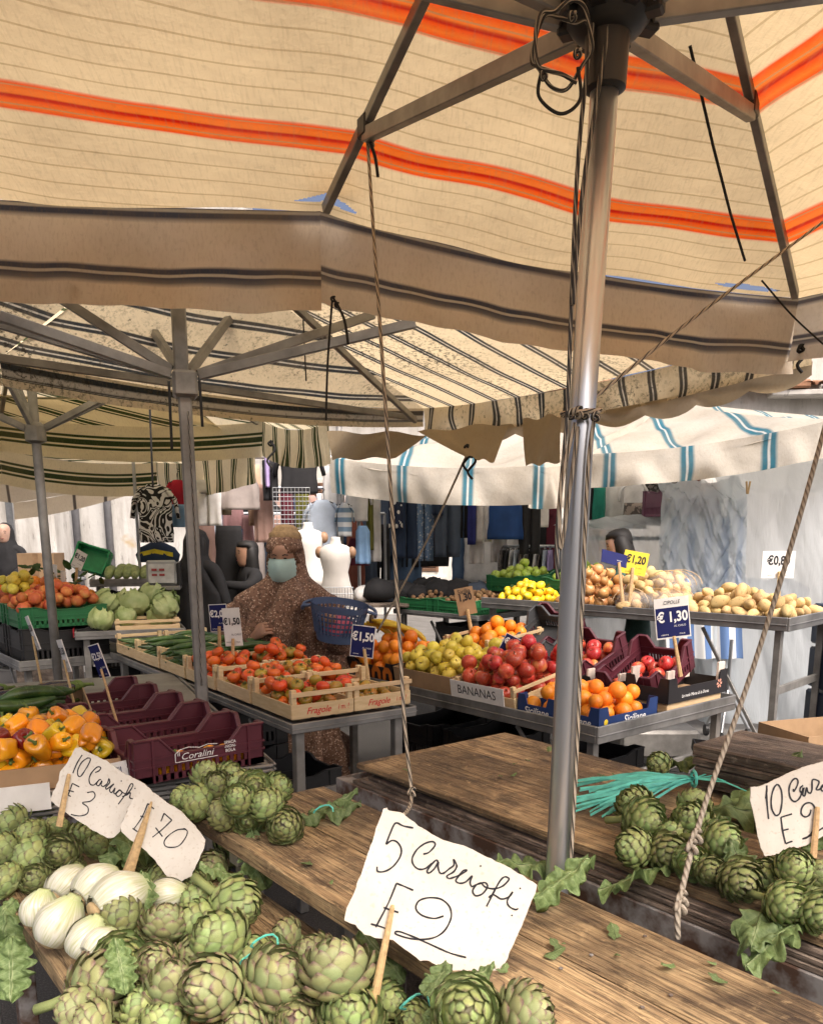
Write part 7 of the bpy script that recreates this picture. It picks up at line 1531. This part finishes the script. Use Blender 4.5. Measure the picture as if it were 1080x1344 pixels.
# ------------------------------------------------------------------ plastic-wrapped stall on the right
g = NG('milky_plastic_sheet'); ob = g.coord('Object'); wr = g.noise(g.n('Mapping', {0: ob, 2: (0, .35, .2), 3: (7, 2.2, 1.3)}).outputs[0], 2.2, 5, .55, .2); vr = g.n('TexNoise', {'Vector': g.n('Mapping', {0: ob, 2: (0, .9, 0), 3: (9, 2, 1.4)}).outputs[0], 'Scale': 1.6, 'Detail': 6., 'Roughness': .6, 'Distortion': 1.8}, noise_type='RIDGED_MULTIFRACTAL').outputs[0]
h = g.math('ADD', wr, g.math('MULTIPLY', vr, .06)); nmv = g.bump(h, .5, .03)
pb_ = g.bsdf(Base_Color=(.60, .66, .70), Roughness=.12, Normal=nmv); tl = g.n('BsdfTranslucent', {'Color': (.66, .72, .76), 'Normal': nmv}); mx = g.n('MixShader', {0: .5, 1: pb_.outputs[0], 2: tl.outputs[0]})
SHEET = g.done(g.n('MixShader', {0: .24, 1: mx.outputs[0], 2: g.n('BsdfTransparent').outputs[0]}))
def sheet(parent, path, x0, x1, sd, nu=130, nv=110, amp=.06):
    """plastic hung over a path of (y, z); x runs along the stall"""
    P = [V((0, a, b)) for a, b in path]; Ls = [0]
    for a, b in zip(P, P[1:]): Ls.append(Ls[-1] + (b - a).length)
    def at_(s_):
        s_ *= Ls[-1]
        for i in range(len(P) - 1):
            if s_ <= Ls[i + 1]: return P[i].lerp(P[i + 1], (s_ - Ls[i]) / (Ls[i + 1] - Ls[i]))
        return P[-1]
    def fn(u, v):
        p = at_(v); x = x0 + (x1 - x0) * u
        rg = lambda a, b, c_: 1 - 2 * abs(noise.noise(V((a, b, c_)))) ; k = amp * (1.5 * noise.noise(V((u * 3.5 + sd, v * .9, 1))) + .9 * rg(u * 4 + v * 2.6 + sd, v * 1.2, 4) + .5 * rg(u * 7 - v * 5, v * 1.5 + sd, sd) + .2 * rg(u * 18 + v * 11, v * 5, sd + 3))
        return p + V((x + .4 * k, k, k * .5))
    m = MB(); m.grid(fn, nu, nv); return m.build('sheet', SHEET, parent, True)
ps = thing('wrapped_stall', 'stall wrapped in milky plastic sheeting at right', 'stall')
xl = Y(768, 700, 6.35).x; xm = Y(985, 700, 6.3).x
sheet(ps, [(6.32, .02), (6.34, .5), (6.38, 1.1), (6.42, 1.52), (6.75, 1.60), (7.3, 1.55)], xl - .1, xm, 2.)
sheet(ps, [(6.12, .02), (6.14, .6), (6.18, 1.2), (6.25, 1.78), (6.5, 2.0), (7.4, 2.15)], xm - .28, 4.4, 5., 150, 110, .06)
sheet(ps, [(6.02, .95), (6.06, 1.3), (6.12, 1.72), (6.3, 1.86)], xm - .75, xm - .12, 9., 90, 80, .09)
for x, h in ((xl, 1.5), (xm - .35, 1.5), (xm, 1.75), (3.6, 1.9)):
    for y in (6.55, 7.2): m = MB(); m.box((x, y, h / 2), (.04, .04, h - .01), ch=.003); m.build('post', ALU, ps)
m = MB(); m.box(((xl + xm) / 2, 6.9, .85), (xm - xl, .7, .03)); m.build('shelf', OLDW, ps); m = MB(); m.box(((xl + xm) / 2, 6.9, 1.46), (xm - xl, .7, .03)); m.build('shelf', OLDW, ps)
st_ = thing('striped_cloth', 'blue and white striped cloth showing through and below the plastic', 'cloth'); pa, pb2 = Y(880, 860, 6.0), Y(975, 690, 6.28)
m = MB(); m.grid(lambda u, v: V((pa.x + (pb2.x - pa.x) * u, 6.27 + .03 * sin(u * 22) * (1 - v) - .18 * (1 - v) ** 2, .58 + (1.62 - .58) * v)), 40, 16); m.build('cloth', CL['awn'], st_, True)
for k in range(7):
    ck = ['royal', 'sky', 'white', 'slate', 'denim', 'white', 'grey'][k]; m = MB(); s1 = k * 2.3; m.lathe(prof_sphere(.17, 8, .75), 14, fn=lambda a, i, r, z: tuple(V((r * cos(a) * 1.3, r * sin(a), z)) * (1 + .3 * noise.noise(V((cos(a) * 1.5 + s1, sin(a) * 1.5, z * 9)))))); o = m.build('wrapped_goods', CL[ck], None, True); o.location = (xl + .2 + k * .26, 6.9, 1.0); tag(o, f'{COLW.get(ck, ck)} bundle, {["first", "second", "third", "fourth", "fifth", "sixth", "last"][k]} from the left inside the plastic-wrapped stall', 'bundle')
PURP = M('purple_plastic', (.13, .045, .085), .45, .2, 8)
pc = Y(868, 690, 6.55); plastic_crate('purple plastic crate on top of the wrapped stall', Matrix.Translation((pc.x, 6.5, 1.63)) @ Matrix.Rotation(.25, 4, 'Z'), plastic_crate_parts(.5, .34, .2, PURP, .1))
peg = thing('clothes_peg', 'wooden clothes peg on top of the plastic sheet', 'peg', Y(981, 640, 6.15)); 
for e in (-1, 1): m = MB(); m.box((e * .008, 0, 0), (.012, .012, .09), Matrix.Rotation(e * .12, 3, 'Y'), ch=.002); m.build('peg_half', STICK, peg)

# ------------------------------------------------------------------ odds and ends
for q, (l, n, z, mat, lb) in enumerate(((.35, .35, .004, KC, 'black crate on the ground under the apples'), (.95, .30, .004, KC, 'black crate on the ground under the yellow apples'), (1.40, .30, .004, KC, 'black crate on the ground under the oranges'), (.35, .36, .21, KC, 'upper black crate under the apples'), (.95, .32, .21, KC, 'upper black crate under the yellow apples'), (1.40, .32, .21, KC, 'upper black crate under the oranges'))): plastic_crate(lb, place(FD, l, n, z), mat, 'black crates under the fruit table')  # black crates stand under this table; stacks added also to darken the space
wc = carton('white carton printed PREMIUM under the fruit table', place(FD, .62, .06, .004), .30, .30, .40, M('white_box', (.48, .47, .45), .7, .08), tabs=False)
quad_text('lettering', 'PREMIUM PACK', .035, INK, wc, Matrix.Translation((-.0015, .15, .33)) @ FACEN, 0, .9); quad_text('lettering', 'DOTT', .06, INK, wc, Matrix.Translation((-.0015, .15, .25)) @ FACEN, .01, .9)
for q, (fr, l, n, z, lb) in enumerate(((FI, .08, .02, .004, 'lower left black crate under the high back tray'), (FI, .08, .52, .004, 'lower right black crate under the high back tray'), (FI, .08, .02, .21, 'second left black crate under the high back tray'), (FI, .08, .52, .21, 'second right black crate under the high back tray'), (FI, .08, .02, .42, 'third left black crate under the high back tray'), (FI, .08, .52, .42, 'third right black crate under the high back tray'), (FI, .08, .02, .63, 'fourth left black crate under the high back tray'), (FI, .08, .52, .63, 'fourth right black crate under the high back tray'), (FI, .08, .02, .84, 'top left black crate under the high back tray'), (FI, .08, .52, .84, 'top right black crate under the high back tray'), (FG, .2, .05, .004, 'lower black crate added to darken the space under the cabbages'), (FG, .2, .05, .21, 'middle black crate added to darken the space under the cabbages'), (FG, .2, .05, .42, 'upper black crate added to darken the space under the cabbages'), (FC, .55, .03, .004, 'lower black crate added to darken the space under the tomatoes'), (FC, .55, .03, .21, 'upper black crate added to darken the space under the tomatoes'), (FC, 1.1, .03, .004, 'lower black crate added to darken the space under the cucumbers'), (FC, 1.1, .03, .21, 'middle black crate added to darken the space under the cucumbers'), (FC, 1.1, .03, .42, 'upper black crate added to darken the space under the cucumbers'), (FW, .1, .06, .004, 'lower black crate added to darken the space under the walnuts'), (FW, .1, .06, .21, 'middle black crate added to darken the space under the walnuts'), (FW, .1, .06, .42, 'third black crate added to darken the space under the walnuts'), (FW, .1, .06, .63, 'top black crate added to darken the space under the walnuts'))): plastic_crate(lb, place(fr, l, n, z), KC, 'black crates stacked under tables')  # stacks under cabbages, tomatoes, cucumbers and walnuts added to darken the space
# scales
for q, (u, v, y, lb) in enumerate(((213, 752, 5.75, 'grey market scale display facing the viewer on the back tray'),)):
    p = Y(u, v, y); t = thing('market_scale', lb, 'scale', (p.x, y, p.z - .10), radians(12))
    m = MB(); m.box((0, 0, .10), (.20, .09, .17), Matrix.Rotation(-.12, 3, 'X'), ch=.012); m.build('housing', M('grey_enamel', (.32, .33, .32), .4, .1), t)
    m = MB(); m.box((-.0, -.062, .10), (.17, .004, .13), Matrix.Rotation(-.12, 3, 'X')); m.build('front_plate', M('pale_plate', (.5, .5, .48), .4), t)
    for k in range(4): m = MB(); m.box((-.045 + .05 * (k % 2), -.066 - .005 * (k < 2), .125 - .035 * (k // 2)), (.035, .004, .016), Matrix.Rotation(-.12, 3, 'X')); m.build('display', M('red_display', (.30, .02, .015), .3), t)
    m = MB(); m.box((.115, .03, .09), (.025, .14, .16), ch=.005); m.build('side_cover', BLACKP, t)
    m = MB(); m.box((0, .03, .0), (.24, .22, .03), ch=.005); m.build('foot', ALU, t)
p = Y(243, 812, 4.9); t = thing('market_scale', 'low steel scale platform beside the cabbages', 'scale', (p.x, 5.0, .78), radians(10))
m = MB(); m.box((0, 0, .05), (.36, .30, .07), ch=.01); m.build('housing', ALU, t); m = MB(); m.box((0, 0, .10), (.38, .32, .015), ch=.004); m.build('platform', STEEL, t); m = MB(); m.box((0, -.152, .05), (.12, .006, .04)); m.build('display', M('green_lcd', (.10, .16, .11), .3), t)
m = MB(); m.box((p.x, 5.0, .75), (.42, .36, .04), ch=.004); pl = m.build('stool', OLDW); pl.data.name = 'stool'; tag(pl, 'small wooden stool top under the low scale', 'stool')
for e in (-1, 1):
    for f_ in (-1, 1): MB().box((p.x + e * .18, 5.0 + f_ * .15, .365), (.03, .03, .725), ch=.002).build('leg', OLDW, pl)
pg = Y(123, 741, 6.9); plastic_crate('bright green crate tipped on its side behind the pale greens', Matrix.Translation((pg.x - .1, 6.75, 1.22)) @ Matrix.Rotation(.3, 4, 'Y') @ Matrix.Rotation(radians(70), 4, 'X'), plastic_crate_parts(.26, .2, .12, M('bright_green_plastic', (.02, .33, .12), .4), .1))
b = thing('cardboard_box', 'plain brown cardboard box beside the stone pillar', 'box', (Y(55, 735, 8.2).x, 8.2, .9), .1); m = MB(); m.box((0, 0, .20), (.34, .34, .42), ch=.003); m.build('box_body', CARD, b); m = MB(); m.box((0, -.1725, .20), (.05, .002, .42)); m.build('tape', M('brown_tape', (.28, .17, .09), .3), b)
m = MB(); m.box((0, 0, -.45), (.5, .5, .88), ch=.01); m.build('stand', OLDW, b)
jk = thing('folded_jacket', 'navy jacket with yellow band draped behind the pale greens', 'jacket', (Y(205, 725, 6.9).x, 6.95, Y(205, 738, 6.9).z)); tubecloth([(0, .17), (.06, .18), (.12, .15), (.16, .06)], 0, fold=.01, dy=.08).build('cloth', CL['navy'], jk, True); m = MB(); m.grid(lambda u, v: V((-.14 + .28 * u, -.083 + .03 * abs(2 * u - 1) ** 2, .075 + .035 * v - .03 * abs(2 * u - 1))), 10, 2); m.build('yellow_band', M('yellow_band', (.7, .55, .02), .6), jk)
# ground things seen at right: trolley, tray, boxes, bucket handle
t = thing('trolley', 'folding trolley with caster wheels under the potato table', 'trolley', (Y(948, 905, 6.0).x, 5.9, 0))
for a in (0, 2.1, 4.2): m = MB(); m.tube([(0, 0, .38), (.17 * cos(a), .17 * sin(a), .09)], .012, 8); m.build('leg', STEEL, t); m = MB(); m.tube([(.17 * cos(a) - .012, .17 * sin(a), .045), (.17 * cos(a) + .012, .17 * sin(a), .045)], .042, 14); m.build('wheel', BLACKP, t)
m = MB(); m.tube([(0, 0, .3), (0, 0, .75)], .014, 8); m.build('post', STEEL, t)
p = Z(930, 968, .45); t = thing('pushcart_handle', 'grey curved cart handle behind the weathered boards', 'cart', (p.x, p.y + .9, 0)); m = MB(); m.tube(spl([(-.16, 0, .3), (-.15, 0, .50), (-.05, 0, .62), (.1, 0, .64), (.2, 0, .58)], 5), .028, 12); m.build('handle', M('grey_rubber', (.10, .105, .11), .5, .15), t, True); m = MB(); m.box((0, .1, .2), (.5, .4, .18), ch=.02); m.build('cart_body', ALU, t); 
for e in (-1, 1): m = MB(); m.tube([(e * .2 - .02, .1, .06), (e * .2 + .02, .1, .06)], .055, 14); m.build('wheel', BLACKP, t)
bx = Y(1062, 975, 4.0); carton('open brown cardboard box on the ground at the right edge', Matrix.Translation((bx.x - .06, 3.9, .004)) @ Matrix.Rotation(.3, 4, 'Z'), .5, .35, .52, CARD, tabs=False)
carton('flat black tray leaning by the cardboard box', Matrix.Translation((bx.x - .62, 3.8, .42)) @ Matrix.Rotation(-.2, 4, 'Z') @ Matrix.Rotation(.1, 4, 'Y'), .5, .3, .05, BLACKC, tabs=False)
m = MB(); m.box((bx.x - .37, 3.93, .21), (.36, .2, .40), ch=.004); o = m.build('crate_stand', OLDW); tag(o, 'dark wooden block under the flat black tray', 'block')
bt_ = thing('water_crate', 'stack of blue bottle crates at the right edge', 'crate', (Y(1085, 900, 4.9).x + .16, 5.0, 0)); 
for k in range(4): m = MB(); m.box((0, 0, .14 + k * .27), (.34, .3, .25), ch=.012); m.build('tier', M('navy_plastic', (.02, .035, .07), .4), bt_)
# fallen leaves on the ground between the benches
rs = random.Random(3)
for k in range(26):
    u, v = rs.uniform(900, 1075), rs.uniform(1225, 1310); o = put('fallen_leaf', ME['aleaf'][k % 4]); p = Z(u, v, .05 + .03 * rs.random()); o.matrix_world = Matrix.Translation(p) @ Matrix.Rotation(rs.uniform(0, 6), 4, 'Z') @ Matrix.Rotation(rs.uniform(-.4, .5), 4, 'X') @ Matrix.Scale(rs.uniform(.12, .24), 4); tag(o, 'discarded artichoke leaf on the ground below the plywood table', 'leaf', 'discarded leaves on the ground')
